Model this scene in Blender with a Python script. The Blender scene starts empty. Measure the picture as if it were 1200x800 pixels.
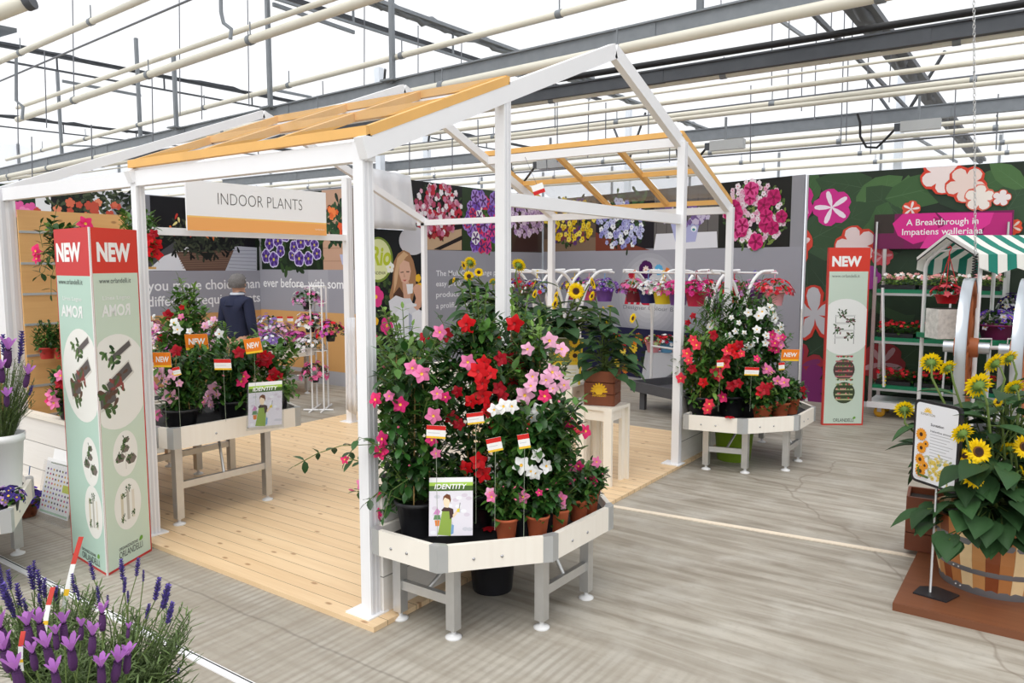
import bpy, math, random
from mathutils import Vector, Matrix
rnd = random.Random(7)
PI = math.pi
C = bpy.context.scene.collection
V = Vector

# ------------------------------------------------------------------ camera
FPX, CAMH = 900.0, 1.9
PITCH, YAW = math.atan(90/900), math.radians(35.3)
FH = V((-math.sin(YAW), math.cos(YAW), 0)); RT = V((math.cos(YAW), math.sin(YAW), 0)); ZZ = V((0, 0, 1))
FW = FH*math.cos(PITCH) - ZZ*math.sin(PITCH); UP = FH*math.sin(PITCH) + ZZ*math.cos(PITCH)
CAM = V((0, 0, CAMH))
def ray(x, y): return FW*FPX + RT*(x-600) + UP*(400-y)
def G(x, y, z=0.0):                       # point of a horizontal plane seen at a pixel of the photograph
    r = ray(x, y); return CAM + r*((z-CAMH)/r.z)
def D(x, y, d):                           # point at a distance in front of the camera
    r = ray(x, y); return CAM + r*(d/r.dot(FH))
cam = bpy.data.objects.new('camera', bpy.data.cameras.new('camera')); C.objects.link(cam)
cam.data.sensor_width = 36; cam.data.lens = FPX/1200*36
m = Matrix((RT, UP, -FW)).transposed().to_4x4(); m.translation = CAM
cam.matrix_world = m
cam.data.clip_end = 200
bpy.context.scene.camera = cam

# ------------------------------------------------------------------ materials
MATS = {}
def lin(c):
    f = lambda u: u/12.92 if u <= .04045 else ((u+.055)/1.055)**2.4
    return (f(c[0]/255), f(c[1]/255), f(c[2]/255), 1)
def newmat(name):
    m = bpy.data.materials.new(name); m.use_nodes = True
    MATS[name] = m
    return m, m.node_tree.nodes, m.node_tree.links, m.node_tree.nodes['Principled BSDF']
def mat(name, col, rough=.55, metal=0.0, spec=.4, var=0.0, scale=8.0, rand=False, trans=0.0):
    """plain surface; var = how much a noise (or a per-leaf random) lightens and darkens the colour"""
    if name in MATS: return MATS[name]
    m, n, l, b = newmat(name)
    b.inputs['Roughness'].default_value = rough; b.inputs['Metallic'].default_value = metal
    b.inputs['Specular IOR Level'].default_value = spec
    c = lin(col)
    if var > 0:
        mix = n.new('ShaderNodeMixRGB'); mix.blend_type = 'MIX'
        lo = [x*(1-var) for x in c[:3]]+[1]; hi = [min(1, x*(1+var)) for x in c[:3]]+[1]
        mix.inputs[1].default_value = lo; mix.inputs[2].default_value = hi
        if rand:
            g = n.new('ShaderNodeNewGeometry'); l.new(g.outputs['Random Per Island'], mix.inputs[0])
        else:
            t = n.new('ShaderNodeTexCoord'); no = n.new('ShaderNodeTexNoise'); no.inputs['Scale'].default_value = scale
            no.inputs['Detail'].default_value = 4
            l.new(t.outputs['Object'], no.inputs['Vector']); l.new(no.outputs['Fac'], mix.inputs[0])
        l.new(mix.outputs[0], b.inputs['Base Color'])
    else:
        b.inputs['Base Color'].default_value = c
    if trans > 0:
        tr = n.new('ShaderNodeBsdfTranslucent'); tr.inputs['Color'].default_value = [min(1, x*1.5) for x in c[:3]]+[1]
        ms = n.new('ShaderNodeMixShader'); ms.inputs[0].default_value = trans
        l.new(b.outputs[0], ms.inputs[1]); l.new(tr.outputs[0], ms.inputs[2])
        l.new(ms.outputs[0], n['Material Output'].inputs['Surface'])
    return m
def wood(name, base, dark, axis='X', board=.11, rough=.5, knots=True, grain=1.0, gap=.012, offs=0.0, span='Y'):
    """boards running along `axis`, one next to the other along `span`, with grain and knots"""
    m, n, l, b = newmat(name)
    t = n.new('ShaderNodeTexCoord'); s = n.new('ShaderNodeSeparateXYZ'); l.new(t.outputs['Object'], s.inputs[0])
    def M(op, a, bb=None):
        q = n.new('ShaderNodeMath'); q.operation = op
        for i, v in enumerate((a, bb)):
            if v is None: continue
            if isinstance(v, (int, float)): q.inputs[i].default_value = v
            else: l.new(v, q.inputs[i])
        return q.outputs[0]
    y = M('ADD', s.outputs[span], offs)
    row = M('FLOOR', M('DIVIDE', y, board)); fr = M('FRACT', M('DIVIDE', y, board))
    wn = n.new('ShaderNodeTexWhiteNoise'); wn.noise_dimensions = '1D'; l.new(row, wn.inputs['W'])
    cmb = n.new('ShaderNodeCombineXYZ')
    stretch = M('MULTIPLY', s.outputs[axis], 1.2)
    other = M('MULTIPLY', y, 22.0)
    zz = M('MULTIPLY', row, 7.31)
    l.new(stretch, cmb.inputs[0]); l.new(other, cmb.inputs[1]); l.new(zz, cmb.inputs[2])
    no = n.new('ShaderNodeTexNoise'); no.inputs['Scale'].default_value = 1.6; no.inputs['Detail'].default_value = 6
    no.inputs['Distortion'].default_value = .6
    l.new(cmb.outputs[0], no.inputs['Vector'])
    f = M('ADD', M('MULTIPLY', no.outputs['Fac'], .9*grain), M('MULTIPLY', wn.outputs['Value'], .35))
    f = M('SUBTRACT', f, .32)
    mix = n.new('ShaderNodeMixRGB'); mix.use_clamp = True
    mix.inputs[1].default_value = lin(base); mix.inputs[2].default_value = lin(dark)
    l.new(f, mix.inputs[0]); out = mix.outputs[0]
    if knots:
        cm = n.new('ShaderNodeCombineXYZ'); l.new(M('MULTIPLY', s.outputs[axis], 2.2), cm.inputs[0])
        l.new(M('MULTIPLY', y, 4.5), cm.inputs[1]); 
        vo = n.new('ShaderNodeTexVoronoi'); vo.inputs['Scale'].default_value = 1.0; vo.voronoi_dimensions = '2D'
        l.new(cm.outputs[0], vo.inputs['Vector'])
        k = n.new('ShaderNodeMapRange'); k.inputs[1].default_value = .03; k.inputs[2].default_value = .07
        k.inputs[3].default_value = .75; k.inputs[4].default_value = 0
        l.new(vo.outputs['Distance'], k.inputs[0])
        mk = n.new('ShaderNodeMixRGB'); mk.inputs[2].default_value = lin((150, 104, 62)); l.new(k.outputs[0], mk.inputs[0])
        l.new(out, mk.inputs[1]); out = mk.outputs[0]
    if gap > 0:
        g = M('LESS_THAN', fr, gap/board*1.0)
        mg = n.new('ShaderNodeMixRGB'); mg.inputs[2].default_value = [x*.35 for x in lin(dark)[:3]]+[1]
        l.new(g, mg.inputs[0]); l.new(out, mg.inputs[1]); out = mg.outputs[0]
    l.new(out, b.inputs['Base Color']); b.inputs['Roughness'].default_value = rough
    return m
def sheet(name, col, clear, rough=.6):
    """thin white plastic sheeting: part of the daylight goes straight through, part is scattered"""
    m, n, l, b = newmat(name)
    tr = n.new('ShaderNodeBsdfTransparent'); tr.inputs[0].default_value = lin(col)
    tl = n.new('ShaderNodeBsdfTranslucent'); tl.inputs[0].default_value = lin(col)
    df = n.new('ShaderNodeBsdfDiffuse'); df.inputs[0].default_value = lin(col)
    a = n.new('ShaderNodeMixShader'); a.inputs[0].default_value = .4; l.new(tl.outputs[0], a.inputs[1]); l.new(df.outputs[0], a.inputs[2])
    o = n.new('ShaderNodeMixShader'); o.inputs[0].default_value = clear; l.new(a.outputs[0], o.inputs[1]); l.new(tr.outputs[0], o.inputs[2])
    l.new(o.outputs[0], n['Material Output'].inputs['Surface'])
    return m
def clearfilm(name, col=(247, 248, 250), gloss=.06, haze=.035):
    m, n, l, b = newmat(name)
    tr = n.new('ShaderNodeBsdfTransparent'); tr.inputs[0].default_value = lin(col)
    gl = n.new('ShaderNodeBsdfGlossy'); gl.inputs['Roughness'].default_value = .08
    df = n.new('ShaderNodeBsdfDiffuse'); df.inputs[0].default_value = lin((225, 226, 228))
    a = n.new('ShaderNodeMixShader'); a.inputs[0].default_value = gloss; l.new(tr.outputs[0], a.inputs[1]); l.new(gl.outputs[0], a.inputs[2])
    o = n.new('ShaderNodeMixShader'); o.inputs[0].default_value = haze; l.new(a.outputs[0], o.inputs[1]); l.new(df.outputs[0], o.inputs[2])
    l.new(o.outputs[0], n['Material Output'].inputs['Surface'])
    return m
def flat(col): return mat('print_%02x%02x%02x' % tuple(col), col, rough=.45, spec=.25)

white_paint = mat('white_paint', (240, 240, 242), .4, var=.03, scale=3)
cream_board = wood('cream_board', (240, 233, 220), (226, 216, 200), 'Y', .4, .5, False, .7, 0)
plank_white_y = wood('plank_white', (238, 235, 230), (222, 216, 208), 'Y', .225, .5, False, .8, .006, span='Z')
plank_white_x = wood('plank_white_front', (238, 235, 230), (222, 216, 208), 'X', .225, .5, False, .8, .006, span='Z')
deck_wood = wood('deck_pine', (236, 208, 168), (208, 170, 124), 'X', .112, .42, True, 1.0, .004)
pine_panel = wood('pine_panel', (226, 178, 116), (202, 146, 86), 'Y', .26, .5, True, .8, .0, span='Z')
trim_pine = mat('trim_pine', (232, 180, 104), .5, var=.12, scale=6)
alu = mat('aluminium', (205, 205, 204), .35, .75, var=.08, scale=20)
alu_matt = mat('aluminium_bracket', (188, 190, 190), .45, .5, var=.05)
steel_dark = mat('galvanised_steel', (132, 137, 142), .5, .4, var=.15, scale=9)
steel_black = mat('dark_steel', (82, 85, 90), .55, .4, var=.2, scale=7)
pipe_cream = mat('cream_pipe', (216, 212, 198), .4, var=.07, scale=3)
wire_mat = mat('wire', (120, 122, 128), .5, .5)
black_rubber = mat('black_rubber', (26, 26, 28), .5)
black_plastic = mat('black_plastic', (34, 34, 38), .42, var=.15)
soil = mat('soil', (44, 36, 32), .9, var=.4, scale=40)
terracotta = mat('terracotta', (190, 98, 62), .7, var=.12, scale=12)
dark_red_wood = wood('dark_red_wood', (124, 66, 38), (92, 46, 26), 'X', .4, .45, False, 1.0, 0)
leaf_dark = mat('leaf_dark_green', (40, 78, 30), .38, var=.62, rand=True, trans=.12, spec=.45)
leaf_mid = mat('leaf_green', (70, 110, 42), .42, var=.5, rand=True, trans=.15)
leaf_light = mat('leaf_light_green', (104, 138, 60), .45, var=.45, rand=True, trans=.18)
leaf_sun = mat('leaf_sunflower', (50, 80, 46), .55, var=.4, rand=True, trans=.12, spec=.25)
leaf_grey = mat('leaf_grey_green', (92, 112, 64), .6, var=.4, rand=True, trans=.15)
stem_green = mat('stem_green', (92, 112, 52), .6)
bamboo = mat('bamboo', (206, 168, 108), .55)
white_plastic = mat('white_plastic', (240, 240, 240), .35)
white_tube = mat('white_tube', (236, 236, 236), .35)

# ------------------------------------------------------------------ mesh builder
class MB:
    def __init__(s): s.v = []; s.f = []; s.mi = []; s.sm = []; s.mats = []
    def m(s, mt):
        if mt not in s.mats: s.mats.append(mt)
        return s.mats.index(mt)
    def add(s, vs, fs, mt, smooth=False):
        b = len(s.v); s.v.extend(vs); i = s.m(mt)
        for f in fs: s.f.append(tuple(b+k for k in f)); s.mi.append(i); s.sm.append(smooth)
    def box(s, lo, hi, mt):
        (x0, y0, z0), (x1, y1, z1) = lo, hi
        s.add([V(p) for p in ((x0,y0,z0),(x1,y0,z0),(x1,y1,z0),(x0,y1,z0),(x0,y0,z1),(x1,y0,z1),(x1,y1,z1),(x0,y1,z1))],
              [(0,3,2,1),(4,5,6,7),(0,1,5,4),(1,2,6,5),(2,3,7,6),(3,0,4,7)], mt)
    def beam(s, a, b, w, h, mt, up=ZZ):
        """bar of rectangular section w (sideways) x h (up) from a to b"""
        a, b = V(a), V(b); d = (b-a).normalized()
        sd = d.cross(up)
        if sd.length < 1e-4: sd = d.cross(V((0, 1, 0)))
        sd.normalize(); u = sd.cross(d).normalized()
        vs = []
        for p in (a, b):
            for sx, sy in ((-1,-1),(1,-1),(1,1),(-1,1)): vs.append(p+sd*(sx*w/2)+u*(sy*h/2))
        s.add(vs, [(0,1,2,3),(7,6,5,4),(0,4,5,1),(1,5,6,2),(2,6,7,3),(3,7,4,0)], mt)
    def tube(s, pts, r, mt, seg=8, caps=True):
        pts = [V(p) for p in pts]; n = len(pts); vs = []; pu = None
        for i, p in enumerate(pts):
            t = (pts[min(i+1, n-1)]-pts[max(i-1, 0)]).normalized()
            if pu is None:
                pu = t.cross(ZZ)
                if pu.length < .05: pu = t.cross(V((1, 0, 0)))
            pu = (pu - t*pu.dot(t)).normalized(); w = t.cross(pu)
            rr = r[i] if isinstance(r, (list, tuple)) else r
            for k in range(seg):
                a = 2*PI*k/seg; vs.append(p+pu*(rr*math.cos(a))+w*(rr*math.sin(a)))
        fs = [(i*seg+k, i*seg+(k+1) % seg, (i+1)*seg+(k+1) % seg, (i+1)*seg+k) for i in range(n-1) for k in range(seg)]
        s.add(vs, fs, mt, True)
        if caps:
            s.add(vs[:seg], [tuple(range(seg))[::-1]], mt); s.add(vs[-seg:], [tuple(range(seg))], mt)
    def lathe(s, c, prof, mt, seg=24, axis=ZZ, smooth=True, a0=0.0, caps=True):
        """prof: list of (radius, height) turned about axis through c"""
        c = V(c); ax = V(axis).normalized()
        e = ax.cross(V((0, 1, 0)) if abs(ax.y) < .9 else V((1, 0, 0))).normalized(); g = ax.cross(e)
        vs = []
        for r, h in prof:
            for k in range(seg):
                a = a0+2*PI*k/seg; vs.append(c+ax*h+e*(r*math.cos(a))+g*(r*math.sin(a)))
        fs = [(i*seg+k, i*seg+(k+1) % seg, (i+1)*seg+(k+1) % seg, (i+1)*seg+k) for i in range(len(prof)-1) for k in range(seg)]
        s.add(vs, fs, mt, smooth)
        if caps and prof[0][0] > 1e-4: s.add(vs[:seg], [tuple(range(seg))[::-1]], mt)
        if caps and prof[-1][0] > 1e-4: s.add(vs[-seg:], [tuple(range(seg))], mt)
    def prism(s, pts, h, mt):
        """pts: outline (counter-clockwise seen along -h); extruded by the vector h"""
        pts = [V(p) for p in pts]; h = V(h); n = len(pts)
        s.add(pts+[p+h for p in pts], [tuple(range(n))[::-1], tuple(range(n, 2*n))]+[(k, (k+1) % n, n+(k+1) % n, n+k) for k in range(n)], mt)
    def poly(s, pts, mt): s.add([V(p) for p in pts], [tuple(range(len(pts)))], mt)
    def leaf(s, p, d, up, L, W, mt, fold=.18, curl=.25, fat=(.8, 1.0, .62)):
        d = d.normalized(); sd = d.cross(up)
        if sd.length < .05: sd = d.cross(V((1, .3, .2)))
        sd.normalize(); u = sd.cross(d)
        vs = [p]
        for t, w in zip((.25, .55, .82), fat):
            c = p+d*(L*t)-u*(curl*L*t*t); e = u*(fold*W*w*.5)
            vs += [c-sd*(W*w*.5)+e, c, c+sd*(W*w*.5)+e]
        vs.append(p+d*L-u*(curl*L))
        s.add(vs, [(0,2,1),(0,3,2),(1,2,5,4),(2,3,6,5),(4,5,8,7),(5,6,9,8),(7,8,10),(8,9,10)], mt, True)
    def heart(s, p, d, up, L, W, mt, fold=.14, curl=.35):
        """broad heart-shaped leaf"""
        d = d.normalized(); sd = d.cross(up)
        if sd.length < .05: sd = d.cross(V((1, .3, .2)))
        sd.normalize(); u = sd.cross(d); vs = []
        for t, w, bk in ((0, .42, .10), (.14, .86, .07), (.34, 1.0, 0), (.56, .82, 0), (.78, .45, 0)):
            c = p+d*(L*t)-u*(curl*L*t*t); e = u*(fold*W*w*.5)-d*(bk*L)
            vs += [c-sd*(W*w*.5)+e, c-sd*(W*w*.27)+e*.35-u*.006, c, c+sd*(W*w*.27)+e*.35-u*.006, c+sd*(W*w*.5)+e]
        vs.append(p+d*L-u*(curl*L))
        fs = [(i*5+k, i*5+k+1, i*5+k+6, i*5+k+5) for i in range(4) for k in range(4)]+[(20+k, 21+k, 25) for k in range(4)]
        s.add(vs, fs, mt, True)
    def build(s, name, parent=None, org=None):
        me = bpy.data.meshes.new(name)
        o = V(org) if org is not None else V((0, 0, 0))
        me.from_pydata([tuple(v-o) for v in s.v], [], s.f)
        for mt in s.mats: me.materials.append(mt)
        me.polygons.foreach_set('material_index', s.mi); me.polygons.foreach_set('use_smooth', s.sm)
        me.update()
        ob = bpy.data.objects.new(name, me); C.objects.link(ob)
        if parent is not None:
            ob.parent = parent
            # a sub-part sits in its part's frame, a part in its thing's: both are at the thing's origin
        elif org is not None: ob.location = o
        return ob

class LetterMB(MB):
    """lettering: every line becomes a part of its own"""
    def __init__(s): MB.__init__(s); s.chunks = []
    def add(s, vs, fs, mt, smooth=False): s.chunks.append((vs, fs, mt))
    def build(s, name, parent=None, org=None):
        for vs, fs, mt in s.chunks:
            b = MB(); b.add(vs, fs, mt); b.build(name, parent, org)

def tag(o, label=None, cat=None, group=None, kind=None):
    if label: o['label'] = label
    if cat: o['category'] = cat
    if group: o['group'] = group
    if kind: o['kind'] = kind
    return o
def thing(name, label, cat, loc=(0, 0, 0), group=None):
    o = bpy.data.objects.new(name, None); C.objects.link(o); o.location = loc; o.empty_display_size = .1
    return tag(o, label, cat, group)
def struct(o): o['kind'] = 'structure'; return o
def inst(mesh_obj_data, name, parent, mtx):
    o = bpy.data.objects.new(name, mesh_obj_data); C.objects.link(o); o.parent = parent; o.matrix_local = mtx
    return o

# ------------------------------------------------------------------ lettering
_tx = {}
def text_geo(txt, bold=0.0):
    k = (txt, bold)
    if k in _tx: return _tx[k]
    cu = bpy.data.curves.new('t', 'FONT'); cu.body = txt; cu.offset = bold; cu.resolution_u = 3
    ob = bpy.data.objects.new('t', cu)
    me = bpy.data.meshes.new_from_object(ob)
    vs = [(v.co.x, v.co.y) for v in me.vertices]; fs = [tuple(p.vertices) for p in me.polygons]
    bpy.data.objects.remove(ob); bpy.data.curves.remove(cu); bpy.data.meshes.remove(me)
    x0 = min(v[0] for v in vs); x1 = max(v[0] for v in vs)
    _tx[k] = (vs, fs, x0, x1); return _tx[k]
CAPH = .70        # cap height of the font at size 1
class Panel:
    """a flat upright panel: o bottom-left corner (on the panel's plane), r its rightward direction, n its front"""
    def __init__(s, o, r, up=ZZ):
        s.o = V(o); s.r = V(r).normalized(); s.u = V(up).normalized(); s.n = s.r.cross(s.u).normalized()
    def at(s, u, v, off=0.0): return s.o+s.r*u+s.u*v+s.n*off
    def q(s, px, py):
        d = ray(px, py); t = (s.o-CAM).dot(s.n)/d.dot(s.n); p = CAM+d*t-s.o
        return p.dot(s.r), p.dot(s.u)
    def poly(s, mb, pts, col, layer=1): mb.poly([s.at(u, v, .0005*layer) for u, v in pts], flat(col) if not isinstance(col, bpy.types.Material) else col)
    def ppoly(s, mb, pts, col, layer=1): s.poly(mb, [s.q(*p) for p in pts], col, layer)
    def rect(s, mb, u0, v0, u1, v1, col, layer=1): s.poly(mb, [(u0, v0), (u1, v0), (u1, v1), (u0, v1)], col, layer)
    def disc(s, mb, u, v, ru, rv, col, layer=1, n=20, a0=0.0):
        s.poly(mb, [(u+ru*math.cos(a0+2*PI*k/n), v+rv*math.sin(a0+2*PI*k/n)) for k in range(n)], col, layer)
    def text(s, mb, txt, u0, v0, w, cap, mt, bold=0.0, layer=4, mirror=False, slant=0.0):
        """lettering from u0, baseline v0, w wide and cap tall"""
        vs, fs, x0, x1 = text_geo(txt, bold); sx = w/(x1-x0); sy = cap/CAPH
        P = []
        for x, y in vs:
            uu = (x-x0)*sx
            if mirror: uu = w-uu
            P.append(s.at(u0+uu+slant*y*sy, v0+y*sy, .0005*layer))
        mb.add(P, fs if not mirror else [f[::-1] for f in fs], mt)
    def petal(s, mb, u, v, a, r, w, col, layer):
        ca, sa = math.cos(a), math.sin(a); pts = []
        for t, k in ((0, .12), (.35, .8), (.7, 1), (.93, .6)): pts.append((t*r, -k*w/2))
        pts.append((r, 0))
        for t, k in ((.93, .6), (.7, 1), (.35, .8), (0, .12)): pts.append((t*r, k*w/2))
        s.poly(mb, [(u+x*ca-y*sa, v+x*sa+y*ca) for x, y in pts], col, layer)
    def flower(s, mb, u, v, r, col, center=None, n=5, wide=1.15, layer=2, rim=None, star=None, R=rnd):
        a0 = R.random()*6.28
        for k in range(n):
            a = a0+2*PI*k/n; q = layer+.01*k
            if rim: s.petal(mb, u, v, a, r, r*wide, rim, q); s.petal(mb, u, v, a, r*.85, r*wide*.82, col, q+.07+.01*n)
            else: s.petal(mb, u, v, a, r, r*wide, col, q)
            if star: s.petal(mb, u, v, a, r*.9, r*wide*.34, star, q+.11+.02*n)
        if center: s.disc(mb, u, v, r*.2, r*.2, center, layer+.16+.04*n, 8)
# ------------------------------------------------------------------ light and sky
sc = bpy.context.scene
sc.view_settings.view_transform = 'Standard'; sc.view_settings.look = 'None'
sc.view_settings.gamma = 1; sc.view_settings.use_curve_mapping = False
sc.view_settings.exposure = 0.0
sc.cycles.max_bounces = 8; sc.cycles.transparent_max_bounces = 24; sc.cycles.use_denoising = True
w = bpy.data.worlds.new('overcast'); sc.world = w; w.use_nodes = True
bg = w.node_tree.nodes['Background']; bg.inputs[0].default_value = (.955, .975, 1, 1); bg.inputs[1].default_value = 1.16
sun = bpy.data.lights.new('sun', 'SUN'); sun.energy = 2.9; sun.angle = math.radians(50); sun.color = (1, .97, .92)
so = bpy.data.objects.new('sun', sun); C.objects.link(so)
so.rotation_euler = (ZZ*-1).rotation_difference((FH*.55+RT*.25-ZZ*1.0).normalized()).to_euler()
so.rotation_euler = (FH*.55+RT*.25-ZZ*1.0).to_track_quat('-Z', 'Y').to_euler()

# ------------------------------------------------------------------ floor
def floor_material():
    m, n, l, b = newmat('worn_concrete')
    t = n.new('ShaderNodeTexCoord'); s = n.new('ShaderNodeSeparateXYZ'); l.new(t.outputs['Object'], s.inputs[0])
    def M(op, a, bb=None, c=None):
        q = n.new('ShaderNodeMath'); q.operation = op
        for i, v in enumerate((a, bb, c)):
            if v is None: continue
            if isinstance(v, (int, float)): q.inputs[i].default_value = v
            else: l.new(v, q.inputs[i])
        return q.outputs[0]
    def noise(vec, sc, det=5, dist=0.0):
        q = n.new('ShaderNodeTexNoise'); q.inputs['Scale'].default_value = sc; q.inputs['Detail'].default_value = det
        q.inputs['Distortion'].default_value = dist
        l.new(vec, q.inputs['Vector']); return q.outputs['Fac']
    def rng(v, a, bb, c=0.0, d=1.0):
        q = n.new('ShaderNodeMapRange'); q.inputs[1].default_value = a; q.inputs[2].default_value = bb
        q.inputs[3].default_value = c; q.inputs[4].default_value = d; l.new(v, q.inputs[0]); return q.outputs[0]
    def mixc(f, a, c):
        q = n.new('ShaderNodeMixRGB'); q.use_clamp = True
        if isinstance(f, (int, float)): q.inputs[0].default_value = f
        else: l.new(f, q.inputs[0])
        for i, v in ((1, a), (2, c)):
            if isinstance(v, tuple): q.inputs[i].default_value = lin(v)
            else: l.new(v, q.inputs[i])
        return q.outputs[0]
    P = t.outputs['Object']
    big = noise(P, .55, 6, .4); mid = noise(P, 3.2, 6, .3); fine = noise(P, 28, 4)
    st = n.new('ShaderNodeMapping'); st.inputs['Scale'].default_value = (.9, 9, 1); l.new(P, st.inputs[0])
    streakx = noise(st.outputs[0], 1.6, 6, .5)
    st2 = n.new('ShaderNodeMapping'); st2.inputs['Scale'].default_value = (13, .6, 1); l.new(P, st2.inputs[0])
    streaky = noise(st2.outputs[0], 1.6, 5, .2)
    wob = M('MULTIPLY', M('SUBTRACT', noise(P, 1.1, 3), .5), .05)
    groove = M('SINE', M('MULTIPLY', M('ADD', s.outputs['X'], wob), 2*PI/.052))
    edge = M('ADD', s.outputs['Y'], M('MULTIPLY', M('SUBTRACT', big, .5), .9))
    near = rng(edge, 3.05, 3.35, 1, 0)                       # brushed one way near the entrance, the other way beyond
    gv = M('MULTIPLY', rng(groove, -.4, 1, 0, 1), M('MULTIPLY', near, rng(mid, .3, .62, .1, 1)))
    c = mixc(rng(big, .35, .66), (184, 178, 166), (160, 153, 140))
    c = mixc(M('MULTIPLY', rng(streakx, .36, .68), M('SUBTRACT', .85, M('MULTIPLY', near, .5))), c, (130, 121, 107))
    c = mixc(M('MULTIPLY', rng(streaky, .42, .7), M('MULTIPLY', near, .5)), c, (142, 131, 117))
    c = mixc(M('MULTIPLY', rng(mid, .5, .74), .5), c, (190, 186, 177))
    c = mixc(M('MULTIPLY', rng(fine, .55, .75), .25), c, (132, 122, 110))
    c = mixc(M('MULTIPLY', gv, .42), c, (120, 111, 98))
    # joints and hairline cracks
    def joint(axis, at, w, k):
        q = M('ABSOLUTE', M('SUBTRACT', M('ADD', s.outputs[axis], M('MULTIPLY', M('SUBTRACT', mid, .5), .06)), at))
        return M('MULTIPLY', rng(q, 0, w, 1, 0), k)
    for ax, at, wd, k in (('Y', 8.62, .014, .75), ('X', -1.72, .016, .0), ('Y', 2.45, .012, .45)):
        c = mixc(joint(ax, at, wd, k), c, (92, 84, 76))
    vo = n.new('ShaderNodeTexVoronoi'); vo.feature = 'DISTANCE_TO_EDGE'; vo.inputs['Scale'].default_value = .2
    ad = n.new('ShaderNodeMixRGB'); ad.blend_type = 'ADD'; ad.inputs[0].default_value = .35
    nz = n.new('ShaderNodeTexNoise'); nz.inputs['Scale'].default_value = 2.5; l.new(P, nz.inputs['Vector'])
    l.new(P, ad.inputs[1]); l.new(nz.outputs['Color'], ad.inputs[2]); l.new(ad.outputs[0], vo.inputs['Vector'])
    c = mixc(M('MULTIPLY', rng(vo.outputs['Distance'], 0, .003, 1, 0), .5), c, (112, 98, 84))
    l.new(c, b.inputs['Base Color'])
    l.new(rng(mid, .3, .7, .42, .68), b.inputs['Roughness'])
    bp = n.new('ShaderNodeBump'); bp.inputs['Strength'].default_value = .25; bp.inputs['Distance'].default_value = .004
    l.new(M('ADD', M('MULTIPLY', gv, -1), fine), bp.inputs['Height']); l.new(bp.outputs[0], b.inputs['Normal'])
    return m
b = MB(); b.box((-34, -14, -.12), (22, 34, 0), floor_material()); struct(b.build('floor'))

# ------------------------------------------------------------------ greenhouse shell
roof_sheet = sheet('white_roof_sheet', (250, 251, 253), .62)
side_sheet = sheet('white_side_sheet', (250, 251, 253), .55)
b = MB()
for k in range(14):                       # pleated sheets of roof screen
    x0 = -34+4*k
    for j in range(12):
        y0 = -14+4*j
        b.poly([(x0, y0, 6.62), (x0+4, y0, 6.62), (x0+4, y0+2, 6.74), (x0, y0+2, 6.74)], roof_sheet)
        b.poly([(x0, y0+2, 6.74), (x0+4, y0+2, 6.74), (x0+4, y0+4, 6.62), (x0, y0+4, 6.62)], roof_sheet)
struct(b.build('ceiling'))
b = MB(); b.box((-34, 33.9, 0), (22, 33.96, 6.7), side_sheet)
for k in range(15): b.box((-34+4*k-.04, 33.8, 0), (-34+4*k+.04, 33.9, 6.7), steel_dark)
struct(b.build('wall_back'))
b = MB(); b.box((-33.96, -14, 0), (-33.9, 34, 6.7), side_sheet)
for k in range(13): b.box((-33.9, -14+4*k-.04, 0), (-33.8, -14+4*k+.04, 6.7), steel_dark)
struct(b.build('wall_left'))
b = MB(); b.box((21.9, -14, 0), (21.96, 34, 6.7), side_sheet)
struct(b.build('wall_right'))

def line3(p, q, z, e0=0.0, e1=0.0):
    """level line at height z through two pixels, run on by e0 / e1 metres at its ends"""
    a, c = G(*p, z), G(*q, z); d = (c-a).normalized()
    return a-d*e0, c+d*e1
ngut = 0
for p, q, z, w_, h_, e0, mt in (((25, 197), (900, 9), 4.3, .13, .17, 8, steel_dark), ((600, 117), (1200, 24), 4.3, .1, .16, 16, steel_black),
                                ((900, 151), (1200, 121), 4.3, .1, .2, 16, steel_dark)):
    a, c = line3(p, q, z, e0, 5); b = MB(); b.beam(a, c, w_, h_, mt); b.beam(a+V((0, 0, h_/2)), c+V((0, 0, h_/2)), w_*1.5, .02, mt)
    n_ = int((c-a).length/3)
    for k in range(1, n_):
        o_ = a+(c-a)*(k/n_); dd = (c-a).normalized()
        b.beam(o_-dd*.25, o_+dd*.25, w_*1.12, h_*1.06, mt)
    struct(b.build('roof_gutter'))
# trusses across: two chords, struts, bunched screen
def truss(p, q, z, dz, e0, e1, mt, r=.035, fab=0.0):
    a, c = line3(p, q, z, e0, e1); b = MB(); dn = V((0, 0, -dz))
    b.beam(a, c, .05, .07, mt)
    if dz: 
        b.beam(a+dn, c+dn, .035, .04, mt); L = (c-a).length; n_ = max(2, int(L/2.2))
        for k in range(n_+1):
            t = a+(c-a)*(k/n_); b.beam(t, t+dn, .03, .03, mt)
    if fab:
        b.beam(a+V((0, 0, .03)), c+V((0, 0, .03)), fab*2.2, fab*.5, mt)
        n_ = 60; R = random.Random(3); pts = [a+(c-a)*(k/n_)+V((R.uniform(-.04, .04), 0, .02+R.uniform(-.05, .05))) for k in range(n_+1)]
        b.tube(pts, [fab*.55*R.uniform(.8, 1.15) for _ in pts], mt, 7)
    struct(b.build('roof_truss'))
truss((0, 53), (300, 111), 6.35, .3, 6, 14, steel_black, fab=.05)
truss((25, 139), (200, 160), 6.35, .3, 10, 10, steel_black, fab=.05)
truss((425, 0), (600, 62), 6.2, .42, 5, 3, steel_dark, fab=.12)
truss((345, 0), (550, 67), 5.95, 0, 4, 5, steel_black)
truss((645, 85), (825, 152), 6.1, 0, 0, 3, steel_dark, fab=.1)
truss((1000, 2), (1145, 185), 5.2, 0, 3, 1, steel_black, fab=.16)
truss((952, 15), (1056, 120), 5.4, 0, 3, 1, steel_black)
truss((1080, 165), (1115, 186), 5.2, 0, 1, 1, steel_dark)
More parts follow.
